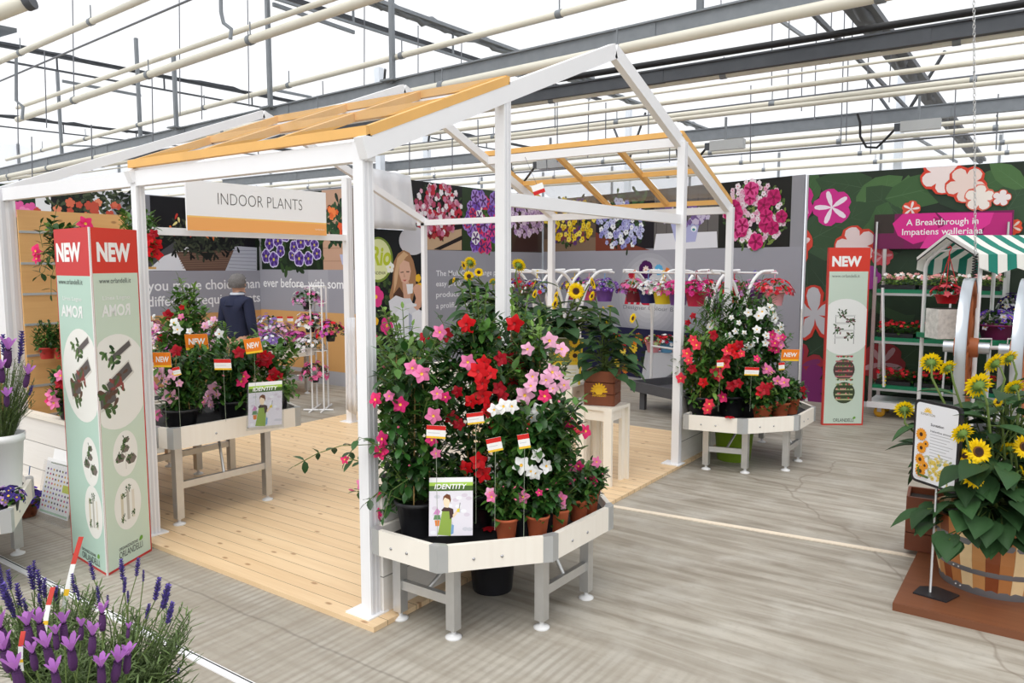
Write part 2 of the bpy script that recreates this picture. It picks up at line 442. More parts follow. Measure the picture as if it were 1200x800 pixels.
for px, py, zt in ((73, 188, 6.4), (165, 168, 6.4), (317, 129, 6.6), (460, 98, 6.6), (207, 152, 5.7), (820, 27, 6.5), (887, 12, 6.5)):
    a = G(px, py, 4.34); b = MB(); b.beam(a, V((a.x, a.y, zt)), .06, .06, steel_dark)
    b.box((a.x-.12, a.y-.12, 4.36), (a.x+.12, a.y+.12, 4.385), steel_dark); struct(b.build('roof_strut'))
for (p, q) in (((73, 95), (165, 112)), ((320, 5), (415, 38)), ((320, 105), (365, 114)), ((75, 170), (120, 172)), ((880, 0), (945, 45))):
    a, c = line3(p, q, 6.0); b = MB(); b.beam(a, c, .04, .06, steel_dark); struct(b.build('roof_brace'))
for px, py, d in ((1057, 92, 17.5), (737, 112, 24), (500, 160, 22), (445, 150, 19)):
    a = D(px, py, d); b = MB(); b.box((a.x-.08, a.y-.08, 0), (a.x+.08, a.y+.08, 6.6), mat('column_white', (226, 233, 242), .4))
    b.beam((a.x, a.y, 5.0), (a.x-.9, a.y+.7, 6.3), .05, .05, steel_black); b.beam((a.x, a.y, 5.0), (a.x+.9, a.y-.7, 6.3), .05, .05, steel_black)
    struct(b.build('greenhouse_column'))

# ------------------------------------------------------------------ pipes, cables and wires under the roof
PIPES = [  # pixels, height, radius, kind, what tells it apart
    ((0, 72), (165, 0), 5.2, .045, 'c', 'single cream pipe crossing the upper left corner of the roof'),
    ((0, 95), (222, 0), 5.4, .016, 'w', 'thin dark rod under the roof just below the upper left corner pipe'),
    ((27, 124), (385, 0), 4.95, .036, 'c', 'upper pipe of the thick cream pair rising from the left edge'),
    ((27, 138), (430, 0), 4.7, .055, 'c', 'lower thicker pipe of the cream pair rising from the left edge'),
    ((12, 186), (600, 31), 4.7, .04, 'c', 'long cream pipe running just above the grey gutter, rusty towards its right end'),
    ((35, 201), (900, 22), 4.1, .055, 'c', 'cream pipe hung directly below the long grey gutter'),
    ((75, 181), (880, 0), 4.55, .014, 'w', 'thin rod strung between the grey gutter and the pipe above it'),
    ((600, 102), (1200, 4), 4.75, .055, 'b', 'black pipe under the roof, the only black one'),
    ((600, 124), (1200, 37), 4.22, .05, 'c', 'cream pipe hung directly below the dark gutter'),
    ((600, 134), (1200, 48), 4.0, .014, 'c', 'thin pale rod right under the pipe below the dark gutter'),
    ((600, 150), (1200, 60), 4.2, .04, 'c', 'slim cream pipe between the dark gutter and the double pipe'),
    ((600, 157), (1200, 79), 4.3, .012, 'w', 'dark cable strung just above the double pipe'),
    ((600, 161), (1200, 84), 4.2, .05, 'c', 'upper pipe of the close double pipe in the middle of the roof'),
    ((600, 165), (1200, 90), 4.1, .04, 'c', 'lower pipe of the close double pipe in the middle of the roof'),
    ((900, 146), (1200, 115), 4.5, .04, 'c', 'cream pipe resting along the top of the farther grey gutter'),
    ((900, 167), (1200, 134), 4.2, .045, 'c', 'first cream pipe below the farther grey gutter'),
    ((900, 173), (1200, 147), 4.2, .055, 'c', 'second, thicker pipe below the farther grey gutter'),
    ((900, 178), (1200, 152), 4.15, .02, 'w', 'thin dark pipe touching the second pipe below the farther gutter'),
    ((900, 188), (1200, 165), 4.2, .05, 'c', 'cream pipe second lowest above the big leaf mural'),
    ((900, 199), (1200, 177), 4.2, .05, 'c', 'lowest cream pipe, just above the top edge of the leaf mural'),
]
for p, q, z, r, k, lab in PIPES:
    if p[0] >= 600:
        mpt = G((p[0]+q[0])/2, (p[1]+q[1])/2, z); a, c = V((-31, mpt.y, z)), V((9, mpt.y, z)); r = r*.82 if r > .03 else r
    else: a, c = line3(p, q, z, (.3 if p[0] in (27, 12) else 9), 6)
    b = MB(); mt = {'c': pipe_cream, 'w': wire_mat, 'b': black_rubber}[k]
    b.tube([a, c], r, mt, 10)
    o = tag(b.build('hanging_rod' if r < .03 else 'hanging_pipe'), lab, 'pipe' if r >= .03 else 'rod')
    if r >= .04 and k == 'c':
        n_ = int((c-a).length/2.4); d = (c-a).normalized()
        for kk in range(1, n_):
            t = a+(c-a)*(kk/n_); bb = MB(); bb.tube([t-d*.04, t+d*.04], r*1.18, steel_dark, 10); bb.beam(t, t+V((0, 0, .22)), .012, .012, steel_dark)
            bb.build('clamp', o); 
R = random.Random(11)
b = MB()
for px, y0, y1, z in [(20,80,180,6),(37,160,215,6),(52,60,150,6),(85,0,110,6),(107,146,200,5),(178,90,175,6),(210,0,135,6),(236,100,140,6),(290,0,125,6),(378,95,130,6),(427,8,110,6),(490,30,105,6),(541,50,95,6),
        (650,85,150,5),(653,120,190,5),(690,115,185,5),(845,0,40,5),(905,20,100,5),(925,20,122,5),(957,25,140,5),(975,5,75,5),(990,10,170,5),(994,70,165,5),(1000,10,60,5),(1018,60,105,5),(1044,65,120,5),(1023,105,180,5),(1120,105,190,5),(1170,110,175,5),(940,70,130,5),
        (710,120,180,5),(760,130,180,5),(785,150,190,5),(560,140,185,5),(530,150,200,5),(480,160,205,5),(640,170,200,5),(880,100,190,5)]:
    d = 13 if z == 6 else 12
    a, c = D(px, y0, d), D(px+R.uniform(-2, 2), y1, d)
    b.tube([a, V((a.x+(c-a).x*.3, c.y, c.z))], .009, wire_mat, 5)
tag(b.build('suspension_wires'), 'thin wires and rods hanging down between the roof pipes', 'wires', kind='stuff')
# bent hangers
b = MB(); a = D(260, 0, 9); b.tube([a+V((0, 0, .5)), D(259, 14, 9), D(262, 27, 9), D(271, 34, 9), D(270, 46, 9)], .022, steel_dark, 8)
tag(b.build('pipe_hanger'), 'grey bent hanger holding the thick cream pipes at upper left', 'hanger')
b = MB(); b.tube([D(19, 62, 13), D(19, 118, 13), D(27, 125, 13), D(26, 140, 13)], .025, steel_dark, 8)
tag(b.build('pipe_hanger'), 'grey bent hanger at the left end of the thick cream pipe pair', 'hanger')
b = MB(); b.tube([D(-30, 26, 5.5), D(30, 3, 5.5)], .05, pipe_cream, 12); b.tube([D(30, 3, 5.5), D(38, 0, 5.5)], .06, steel_black, 12); tag(b.build('hanging_pipe'), 'short thick pipe end with a dark cap cut by the upper left corner', 'pipe')
b = MB(); q = [D(-30, 28, 6), D(20, 38, 6), D(-30, 52, 6)]; b.prism(q, V((0, 0, .03)), steel_dark); tag(b.build('roof_plate'), 'pointed grey steel plate cut by the left edge under the roof', 'plate')
# chain with its links
b = MB(); top = D(1141, -30, 7.5); bot = D(1143, 300, 7.5); n_ = 75
for k in range(n_):
    t = top+(bot-top)*((k+.5)/n_); h = (top-bot).length/n_*.62
    sx = RT if k % 2 else FH; w_ = sx*.010
    b.tube([t+ZZ*h, t+w_+ZZ*h*.5, t+w_-ZZ*h*.5, t-ZZ*h, t-w_-ZZ*h*.5, t-w_+ZZ*h*.5, t+ZZ*h], .0036, alu, 5, False)
tag(b.build('hanging_chain'), 'long steel chain hanging from the roof in front of the striped awning', 'chain')
b = MB(); c0 = D(1143, 298, 7.5); pts = [c0+V((.02*math.cos(k*.9), .02*math.sin(k*.9), -.26*k/70)) for k in range(71)]
b.tube(pts, .006, black_rubber, 6); tag(b.build('coil_spring'), 'black coil spring at the lower end of the chain by the wheel', 'spring')
# control boxes with looped cables
for px, py, d, lab in ((1076, 147, 11, 'grey ballast box with looped black cable at the right, above the mural banner'), (850, 170, 11.5, 'grey ballast box with looped cable above the pavilion rafter top'),
                       (645, 192, 12.2, 'grey ballast box with looped cable seen through the pavilion roof')):
    c0 = D(px, py, d); t = thing('roof_control_box', lab, 'ballast box', c0, 'ballast boxes under the roof')
    b = MB(); ax = V((-1, 0, 0))
    b.beam(c0-ax*.28, c0+ax*.22, .12, .14, alu_matt); b.beam(c0+ax*.22, c0+ax*.30, .09, .1, steel_black); b.build('housing', t, c0)
    b = MB(); e = c0+ax*.3
    b.tube([e+V((0, 0, -.03)), e+ax*.1+V((0, 0, -.14)), e+ax*.22+V((0, 0, -.26)), e+ax*.36+V((0, 0, -.24)), e+ax*.45+V((0, 0, -.08)), e+ax*.46+V((0, 0, .12)), e+ax*.5+V((0, 0, .25))], .018, black_rubber, 7); b.build('cable', t, c0)
    b = MB(); b.beam(c0+ZZ*.07, c0+ZZ*.4, .03, .03, steel_dark); b.build('bracket', t, c0)

# ------------------------------------------------------------------ floor strips
def strip(p, q, w_, mt, lab, name, h=.006):
    a, c = G(*p), G(*q); b = MB(); b.beam(a+ZZ*(h/2), c+ZZ*(h/2), w_, h, mt); tag(b.build(name), lab, 'floor strip')
strip((716, 593), (1077, 653), .05, mat('strip_cream', (226, 212, 192), .6, var=.08), 'pale wooden strip on the concrete leading to the sunflower barrel', 'floor_strip')
a, c = G(0, 655), G(284, 799)
b = MB(); d = (c-a).normalized(); b.beam(a-d*1.5+ZZ*.004, c+d*.25+ZZ*.004, .045, .008, mat('strip_white', (240, 240, 242), .4)); b.beam(a-d*1.5+ZZ*.007+V((0, .012, 0)), c+d*.25+ZZ*.007+V((0, .012, 0)), .005, .007, black_rubber)
tag(b.build('floor_strip'), 'white cable strip on the floor passing behind the lavender', 'floor strip')
strip((622, 494), (770, 508), .03, mat('strip_cream', (226, 212, 192)), 'thin white line on the floor behind the wooden deck', 'floor_strip', .004)

# ------------------------------------------------------------------ pavilion
DX0, DX1, DY0, DY1 = -7.22, -2.79, 2.70, 8.03
b = MB(); b.box((DX0, DY0, 0), (DX1, DY1, .028), deck_wood); tag(b.build('wooden_deck'), 'large pale pine plank deck under the white open pavilion', 'deck')
pv = thing('display_pavilion', 'white open-framed house pavilion with gabled roof and pine trim', 'pavilion', (-4.86, 5.38, 0))
O = V((-4.86, 5.38, 0)); ZD = .028
EZ, AZ, YM = 2.50, 3.52, 5.39              # eave and ridge heights
YF, YB = 2.81, 7.98
def rz(y): return EZ+(AZ-EZ)*(1-abs(y-YM)/(YM-YF))   # height of the rafter line
def post(x, y, z1, w_=.072):
    b = MB(); b.box((x-w_/2, y-w_/2, ZD), (x+w_/2, y+w_/2, z1), white_paint)
    for s_ in (-1, 1):                          # grooves of the profile
        b.box((x+w_/2, y-w_*.12+s_*w_*.22, ZD+.01), (x+w_/2+.002, y+w_*.12+s_*w_*.22, z1-.01), mat('paint_seam', (222, 222, 226), .4))
    o = b.build('post', pv, O)
    b = MB(); b.box((x-.12, y-.075, ZD), (x+.06, y+.075, ZD+.009), white_paint); b.build('base_plate', o, O)
PX = (-2.9, -5.06, -7.13)
post(-2.92, YF, EZ+.02); post(PX[1], YF, EZ+.02, .062); post(PX[2], YF, EZ+.02, .13)
post(-2.88, 3.97, rz(3.97)); post(-2.84, 6.69, rz(6.69)); post(-2.84, YB, EZ, .066)
post(PX[1], YB, EZ, .066); post(PX[2], YB, EZ, .06); post(-6.8, 6.28, 2.9, .085)
def part_beam(name, a, c, w_=.055, h_=.095, mt=white_paint):
    b = MB(); b.beam(a, c, w_, h_, mt); return b.build(name, pv, O)
for y in (YF, YB):
    part_beam('eave_beam', (PX[2]-.1, y, EZ-.03), (-2.86, y, EZ-.03), .06, .1 if y == YF else .075)
for x in (-2.87, PX[1], PX[2]):
    for ya, yb in ((YF-.06, YM), (YB+.06, YM)):
        part_beam('rafter', (x, ya, rz(ya)), (x, yb, rz(yb)), .06, .11 if x == -2.87 else .08)
part_beam('tie_beam', (-2.87, 3.97, 2.31), (-2.85, 6.69, 2.31), .05, .085)
part_beam('tie_beam', (-6.84, 3.82, 2.21), (-6.8, 6.3, 2.21), .05, .07)
for y in (3.97, 6.69):
    part_beam('purlin', (PX[1], y, rz(y)), (-2.87, y, rz(y)), .05, .08)
# pine framing laid on both roof slopes between the first two frames, with panes of clear film
for ya, yb in ((YF-.03, 3.97), (YB+.03, 6.69)):
    up = .075
    for i, x in enumerate((-2.86, -3.57, -4.28, PX[1])):
        o = part_beam('pine_rafter', (x, ya, rz(ya)+up), (x, yb, rz(yb)+up), .045, .05, trim_pine)
    for k, y in enumerate((ya, (ya+yb)/2, yb)):
        part_beam('pine_batten', (PX[1]-.02, y, rz(y)+up), (-2.84, y, rz(y)+up), .04, .05, trim_pine)
film = clearfilm('roof_film'); film_hazy = clearfilm('roof_film_hazy', (236, 238, 240), .06, .2)
for x0, x1 in ((-4.96, -4.30), (-4.26, -3.59), (-3.55, -2.88)):
    for ya, yb in ((YB, (YB+6.69)/2), ((YB+6.69)/2, 6.72), (YF, (YF+3.97)/2), ((YF+3.97)/2, 3.95)):
        b = MB(); h = .115
        b.poly([(x0, ya, rz(ya)+h), (x1, ya, rz(ya)+h), (x1, yb, rz(yb)+h), (x0, yb, rz(yb)+h)], film_hazy if (ya == YB) else film); b.build('roof_pane', pv, O)
def plank(axis, a, c, at, z1=.70):
    b = MB(); t_ = .03
    if axis == 'X': b.box((a, at-t_/2, ZD), (c, at+t_/2, z1), plank_white_x); b.box((a, at-t_/2-.02, z1), (c, at+t_/2+.02, z1+.035), cream_board)
    else: b.box((at-t_/2, a, ZD), (at+t_/2, c, z1), plank_white_y)
    b.build('plank_wall', pv, O)
plank('X', PX[2]+.05, PX[1]-.04, YF, .66); plank('Y', YF+.04, 3.93, -2.88, .68); plank('Y', 6.73, YB-.03, -2.84, .68)

# sign INDOOR PLANTS on the rear tie beam
sp = Panel((-6.74, 4.21, 2.225), (0, 1, 0)); W_, H_ = 1.70, .475
t = thing('hanging_sign', 'white indoor plants sign with an orange lower band on the pavilion beam', 'sign', sp.o)
b = MB(); b.prism([sp.at(0, 0), sp.at(W_, 0), sp.at(W_, H_), sp.at(0, H_)], sp.n*-.02, white_paint); b.build('board', t, sp.o)
b = MB(); sp.rect(b, 0, 0, W_, .125, (246, 176, 104), 1); sp.rect(b, 0, .125, W_, .14, (250, 204, 120), 1); sp.rect(b, 0, .14, W_, H_, (247, 247, 248), 1)
b.build('orange_band', t, sp.o)
b = LetterMB(); sp.text(b, 'INDOOR PLANTS', .335, .26, 1.03, .118, flat((72, 66, 64)), -.018, 3); sp.text(b, 'horticulture', W_-.16, .055, .13, .02, flat((250, 240, 225)), 0, 3); b.build('lettering', t, sp.o)
# ------------------------------------------------------------------ printed banners
def pscale(P, px, py): return P.q(px, py-1)[1]-P.q(px, py)[1]          # metres per pixel up the panel
def mass(P, mb, cx, cy, rx, ry, n, cols, r, seed=1, center=None, petals=5, layer=4, wide=.86, rim=None, star=None, top=None):
    R = random.Random(seed)
    for k in range(n):
        a, q = R.random()*2*PI, math.sqrt(R.random())
        px, py = cx+rx*q*math.cos(a), cy+ry*q*math.sin(a)
        if top is not None and py < top: continue
        u, v = P.q(px, py); s = pscale(P, px, py)
        P.flower(mb, u, v, r*s*R.uniform(.75, 1.2), R.choice(cols), center, petals, wide, layer+.15*k, rim, star, R)
def spikes(P, mb, cx, cy, rx, ry, n, cols, L, w_, seed=1, layer=1.5, up=False):
    R = random.Random(seed)
    for k in range(n):
        a, q = R.random()*2*PI, math.sqrt(R.random())
        px, py = cx+rx*q*math.cos(a), cy+ry*q*math.sin(a)
        u, v = P.q(px, py); s = pscale(P, px, py)
        an = R.uniform(.5, 2.6) if up else R.random()*6.28
        P.petal(mb, u, v, an, L*s*R.uniform(.7, 1.3), w_*s, R.choice(cols), layer+.004*k)
def prect(P, mb, x0, y0, x1, y1, col, layer=1): P.ppoly(mb, [(x0, y1), (x1, y1), (x1, y0), (x0, y0)], col, layer)
def vrect(P, mb, x0, x1, v0, v1, col, layer=1):
    a, c = P.q(x0, 310)[0], P.q(x1, 310)[0]; P.rect(mb, a, v0, c, v1, col, layer)
def ptext(P, mb, txt, x0, x1, yb, cap, col, bold=0.0, layer=4, mirror=False, slant=0.0, yb1=None):
    u0, v0 = P.q(x0, yb); u1, v1 = P.q(x1, yb if yb1 is None else yb1)
    P.text(mb, txt, u0, (v0+v1)/2, u1-u0, cap*pscale(P, (x0+x1)/2, yb), flat(col), bold, layer, mirror, slant)
def ell(P, mb, cx, cy, rx, ry, col, layer=2, n=20, umin=None, umax=None):
    pts = []
    for k in range(n):
        u, v = P.q(cx+rx*math.cos(2*PI*k/n), cy+ry*math.sin(2*PI*k/n)); 
        if umin is not None: u = min(max(u, umin), umax)
        pts.append((u, v))
    P.poly(mb, pts[::-1], col, layer)
def board(P, u0, v0, u1, v1, th, mt, name, parent, org):
    b = MB(); b.prism([P.at(u0, v0, -.001), P.at(u1, v0, -.001), P.at(u1, v1, -.001), P.at(u0, v1, -.001)], P.n*-th, mt); return b.build(name, parent, org)
grey_print = (157, 157, 166); board_mat = mat('banner_back', (150, 150, 156), .6)
GREENS = [(40, 58, 34), (54, 78, 40), (30, 44, 28)]

# --- left bay: banner running away at the far left, then the one turned towards us
A = Panel((-11.05, -1.0, 0), (0, 1, 0)); LA = 9.22
t = thing('flower_banner', 'long printed banner with a potted chilli plant photo above grey lettering', 'banner', A.o)
board(A, 0, 0, LA, 2.93, .03, board_mat, 'panel', t, A.o)
vt, vb, vl = 2.92, A.q(250, 317)[1], A.q(250, 366)[1]
b = MB()
A.rect(b, 0, 0, LA, vl, (206, 160, 106), .5)
vrect(A, b, -60, 162, vb, vt, (28, 30, 32)); vrect(A, b, -60, 50, vb, vt, (34, 60, 44), 1.2); vrect(A, b, 46, 64, vb, vt, (236, 238, 242), 1.3)
vrect(A, b, 112, 134, vb, vt, (222, 226, 232), 1.3); vrect(A, b, 134, 168, vb, vt, (150, 152, 160), 1.3)
spikes(A, b, 110, 238, 55, 18, 160, [(46, 58, 40), (30, 40, 30), (78, 88, 66)], 9, 4, 5, 1.6)
mass(A, b, 100, 246, 62, 10, 16, [(216, 112, 84), (228, 140, 108), (198, 84, 66)], 5, 6, None, 5, 4)
mass(A, b, 26, 248, 14, 9, 8, [(226, 96, 164), (240, 140, 190)], 7, 8)
vrect(A, b, 168, 179, vb, vt, (128, 130, 138), 1.1); vrect(A, b, 178, 300, vb, vt, (22, 22, 26), 1.0)
A.ppoly(b, [(172, 317), (192, 300), (222, 288), (232, 317)], (226, 228, 234), 1.3); A.ppoly(b, [(172, 306), (206, 282), (206, 300), (190, 317), (172, 317)], (76, 76, 80), 1.2)
A.ppoly(b, [(262, 317), (274, 288), (301, 290), (301, 317)], (186, 190, 200), 1.3)
for k in range(6): A.ppoly(b, [(268, 313-4*k), (300, 315-4.4*k), (300, 315.8-4.4*k), (268, 313.8-4*k)], (150, 154, 166), 1.4)
A.ppoly(b, [(206, 295), (274, 293), (264, 317), (218, 317)], (104, 80, 68), 1.6)
for k in range(7): A.ppoly(b, [(208+k, 298+2.6*k), (272-k, 296.6+2.6*k), (272-k, 297.6+2.6*k), (208+k, 299+2.6*k)], (126, 100, 84), 1.7)
spikes(A, b, 238, 278, 46, 22, 420, [(30, 36, 30), (48, 56, 44), (70, 76, 58), (18, 22, 20)], 9, 3, 9, 1.8)
spikes(A, b, 236, 266, 44, 18, 46, [(232, 200, 70), (222, 120, 60), (196, 62, 50), (240, 226, 150)], 8, 3, 10, 4, True)
A.ppoly(b, [(233, 296), (252, 296), (242, 305)], (26, 30, 26), 5)
vrect(A, b, 300, 305.5, vb, vt, (24, 36, 24), 1.1)
A.rect(b, 0, vl, LA, vb, grey_print, 1)
b.build('print', t, A.o)
b = LetterMB(); ptext(A, b, 'you more choice than', 173, 304.5, 338.8, 11.6, (244, 244, 246), .012); ptext(A, b, 'different requirements', 173, 305, 356, 11.2, (244, 244, 246), .012)
b.build('lettering', t, A.o)

Bp = Panel((-11.046, 8.2, 0), (1, 0, 0)); LB = 2.75
t = thing('flower_banner', 'printed banner with violet petunias and an orange flowering plant above grey lettering', 'banner', Bp.o)
board(Bp, 0, 0, LB, 3.06, .03, board_mat, 'panel', t, Bp.o)
vb, vl, vt = Bp.q(380, 316)[1], Bp.q(380, 366)[1], 3.05
b = MB(); Bp.rect(b, 0, 0, LB, .22, (176, 178, 186), .5); Bp.rect(b, 0, .22, LB, vl, (212, 164, 106), .5)
vrect(Bp, b, 307, 379, vb, vt, (26, 40, 26)); vrect(Bp, b, 379, 409, vb, vt, (196, 158, 134), 1)
for k in range(5): vrect(Bp, b, 379, 409, vb+.2*k+.13, vb+.2*k+.14, (168, 130, 108), 1.1)
Bp.rect(b, Bp.q(409, 300)[0], vb, LB, vt, (120, 110, 104), 1)
spikes(Bp, b, 340, 290, 36, 26, 120, GREENS, 12, 6, 3, 1.3)
for px, py, r in ((316, 285, 9), (326, 282, 9), (312, 300, 9), (321, 304, 10), (329, 294, 8), (345, 289, 8), (353, 284, 9), (362, 281, 8), (369, 287, 8), (351, 303, 10), (362, 303, 9), (372, 297, 8), (343, 299, 7), (335, 275, 9), (357, 268, 9), (318, 268, 9)):
    u, v = Bp.q(px, py); s = pscale(Bp, px, py); Bp.flower(b, u, v, r*s, (112, 84, 168), (206, 190, 90), 5, 1.08, 3+.3*(px-305), (214, 206, 234), (70, 44, 120))
spikes(Bp, b, 395, 262, 13, 26, 110, [(38, 66, 44), (54, 86, 54), (28, 48, 34)], 11, 5, 12, 1.6)
mass(Bp, b, 390, 248, 6, 6, 10, [(228, 104, 52), (238, 132, 70)], 4, 4); mass(Bp, b, 401, 268, 6, 7, 12, [(206, 64, 48), (226, 96, 56)], 4, 14)
Bp.ppoly(b, [(398, 298), (412, 298), (411, 311), (401, 310)], (186, 190, 220), 2)
Bp.rect(b, 0, vl, LB, vb, grey_print, 1); Bp.rect(b, LB*.45, vl, LB*.62, vb, (168, 168, 176), 1.1)
b.build('print', t, Bp.o)
b = LetterMB(); ptext(Bp, b, 'ever before, with some', 309, 408.5, 337, 10.6, (244, 244, 246), .012); b.build('lettering', t, Bp.o)

# --- banner with the woman drinking coffee
Rp = Panel((-8.18, 7.95, 0), (0, 1, 0)); LR = 1.22
def rp(x, y): return (425+x/5.926, 265+y/5.926)
t = thing('flower_banner', 'tall dark banner of a long haired woman with a cup beside a lime round logo', 'banner', Rp.o)
vt = 2.42; board(Rp, 0, 0, LR, vt, .02, board_mat, 'panel', t, Rp.o)
b = MB(); Rp.rect(b, 0, 0, LR, vt, (24, 28, 30), 1)
def pp(pts, col, layer): Rp.ppoly(b, [rp(*p) for p in pts], col, layer)
def pe(cx, cy, rx, ry, col, layer, lo=0.0, hi=LR): ell(Rp, b, 425+cx/5.926, 265+cy/5.926, rx/5.926, ry/5.926, col, layer, 28, lo, hi)
spikes(Rp, b, 450, 365, 22, 40, 120, [(48, 70, 40), (70, 92, 50), (34, 50, 32)], 8, 5, 21, .95)
pe(350, 100, 98, 100, (206, 206, 212), 1.5, 0, LR)
pe(105, 232, 105, 158, (122, 148, 56), 1.6); pe(105, 230, 92, 142, (228, 234, 176), 1.8)
pp([(215, 250), (245, 190), (285, 165), (325, 185), (352, 240), (372, 330), (368, 420), (345, 520), (300, 540), (250, 590), (200, 560), (185, 480), (205, 400), (212, 320)], (172, 128, 92), 2)
pp([(240, 220), (285, 175), (318, 200), (300, 215), (255, 280), (235, 400), (215, 470), (220, 330)], (216, 178, 138), 2.3)
pp([(215, 470), (255, 420), (290, 480), (270, 590), (225, 600), (200, 540)], (84, 58, 46), 2.4)
pp([(256, 270), (285, 235), (322, 250), (335, 310), (325, 370), (300, 400), (270, 385), (252, 330)], (226, 182, 158), 2.6)
pp([(262, 318), (284, 314), (284, 321), (263, 324)], (96, 70, 62), 2.9); pp([(302, 312), (324, 312), (323, 320), (303, 320)], (96, 70, 62), 2.9)
pp([(286, 322), (297, 352), (283, 354)], (206, 158, 136), 2.9); pp([(276, 372), (306, 370), (294, 384)], (196, 96, 92), 2.9)
pp([(275, 392), (318, 380), (335, 440), (330, 510), (285, 500)], (214, 170, 146), 2.5)
pp([(180, 520), (230, 480), (285, 500), (330, 500), (360, 560), (415, 590), (415, 790), (215, 790), (200, 650)], (226, 228, 236), 2.7)
pp([(232, 600), (270, 560), (318, 590), (330, 700), (322, 790), (240, 790)], (236, 240, 248), 2.9)
pp([(345, 600), (390, 580), (415, 610), (415, 790), (338, 790)], (240, 242, 248), 2.9); pp([(320, 600), (342, 620), (335, 790), (322, 790)], (176, 184, 204), 3.0)
pp([(345, 430), (372, 400), (405, 412), (413, 470), (405, 560), (378, 585), (352, 560), (370, 500)], (222, 172, 146), 3.0)
pp([(302, 402), (350, 400), (346, 465), (312, 472)], (246, 246, 248), 3.2); pp([(290, 545), (330, 530), (375, 540), (372, 556), (310, 566)], (232, 234, 240), 3.2)
for cx, cy, r in ((92, 490, 13), (168, 690, 11), (66, 775, 9)):
    u, v = Rp.q(*rp(cx, cy)); s = pscale(Rp, *rp(cx, cy)); Rp.flower(b, u, v, r*s, (226, 64, 140), (246, 196, 60), 5, .95, 3.3)
for cx, cy in ((385, 360), (395, 420), (90, 660)):
    u, v = Rp.q(*rp(cx, cy)); Rp.flower(b, u, v, 5*pscale(Rp, *rp(cx, cy)), (240, 190, 50), None, 5, 1, 2.2)
u, v = Rp.q(*rp(190, 285)); Rp.flower(b, u, v, 7*pscale(Rp, 457, 313), (244, 246, 238), (220, 214, 90), 5, .9, 3.4)
b.build('print', t, Rp.o)
b = LetterMB(); ptext(Rp, b, 'Rio', 434.5, 457.5, 310, 21, (190, 204, 52), .03, 4, False, .15); ptext(Rp, b, 'DIPLADENIA', 431, 452, 321.5, 3.6, (60, 66, 60), .0, 4); b.build('lettering', t, Rp.o)

# --- banner running away to the right, behind the sunflowers
Wp = Panel((-8.22, 8.80, 0), (0, 1, 0)); LW = 3.82
t = thing('flower_banner', 'receding banner of phlox and petunia photos above four lines of white text', 'banner', Wp.o)
vt = 3.2; vb = Wp.q(520, 293.2)[1]; board(Wp, 0, 0, LW, vt, .03, board_mat, 'panel', t, Wp.o)
b = MB(); u1, u2, u3 = Wp.q(542, 300)[0], Wp.q(592, 300)[0], LW
Wp.rect(b, 0, vb, u1, vt, (24, 24, 26), 1); Wp.rect(b, u1, vb, u2+.2, vt, (44, 62, 36), 1); Wp.rect(b, u2+.2, vb, u3, vt, (70, 54, 46), 1)
spikes(Wp, b, 512, 247, 29, 30, 160, GREENS, 7, 3, 51, 1.2)
mass(Wp, b, 512, 246, 29, 30, 200, [(200, 120, 150), (216, 160, 180), (188, 40, 60), (236, 228, 232), (176, 70, 100)], 3.6, 31)
Wp.ppoly(b, [(496, 292.5), (500, 276), (541, 268), (541, 293)], (196, 166, 134), 1.4); Wp.ppoly(b, [(508, 292), (541, 276), (541, 281), (516, 292.6)], (30, 26, 26), 1.6)
mass(Wp, b, 512, 272, 14, 8, 26, [(140, 36, 40), (110, 30, 34), (176, 60, 60)], 4, 33)
spikes(Wp, b, 566, 260, 22, 32, 120, [(60, 92, 46), (84, 118, 58)], 8, 4, 35, 1.3)
mass(Wp, b, 567, 258, 22, 34, 70, [(150, 120, 204), (214, 54, 92), (172, 140, 214), (226, 70, 140), (240, 238, 240), (120, 84, 190)], 7.5, 36, (60, 40, 80), 5, 4, 1.02, None, (96, 50, 120))
spikes(Wp, b, 617, 250, 24, 26, 120, GREENS, 7, 3, 52, 1.2)
mass(Wp, b, 617, 250, 23, 27, 150, [(206, 178, 214), (226, 206, 230), (180, 146, 196)], 3.4, 38, (110, 70, 120))
Wp.ppoly(b, [(600, 294), (608, 270), (630, 270), (630, 294)], (64, 42, 40), 1.5)
Wp.rect(b, 0, 0, LW, vb, grey_print, 1); ug = Wp.q(503, 340)[0]; 
for k in range(8): Wp.rect(b, 0, .2, ug*(8-k)/8, vb, (157+8*k, 157+8*k, 166+7*k), 1.1+.1*k)
b.build('print', t, Wp.o)
b = LetterMB()
for s_, x1, yb in (('The MultiColour range pro', 587, 322.6), ('easy produc', 545, 334.8), ('product at a', 551, 347.2), ('a prolific flow', 549, 360)):
    ptext(Wp, b, s_, 511, x1, yb, 6.2, (240, 240, 244), .01)
b.build('lettering', t, Wp.o)

# --- banner of hanging baskets on the rear wall
dirK = V((5.3, -1.58, 0)); Kp = Panel((-8.19, 12.63, 0), dirK); LK = dirK.length-.02
t = thing('flower_banner', 'rear banner of hanging basket photos above a grey band with designer lettering', 'banner', Kp.o)
vt = 3.13; vb = Kp.q(780, 292)[1]; board(Kp, 0, 0, LK, vt, .03, board_mat, 'panel', t, Kp.o)
def ku(px): return min(max(Kp.q(px, 300)[0], 0), LK)
b = MB()
for x0, x1, col in ((637, 698, (96, 82, 70)), (698, 766, (32, 30, 34)), (766, 841, (104, 100, 98)), (841, 925, (34, 34, 30))): Kp.rect(b, ku(x0), vb, ku(x1), vt, col, 1)
Kp.rect(b, ku(637), vb, ku(698), vb+.24, (128, 106, 86), 1.1); Kp.ppoly(b, [(698, 294), (698, 272), (720, 280), (762, 293)], (120, 60, 44), 1.2)
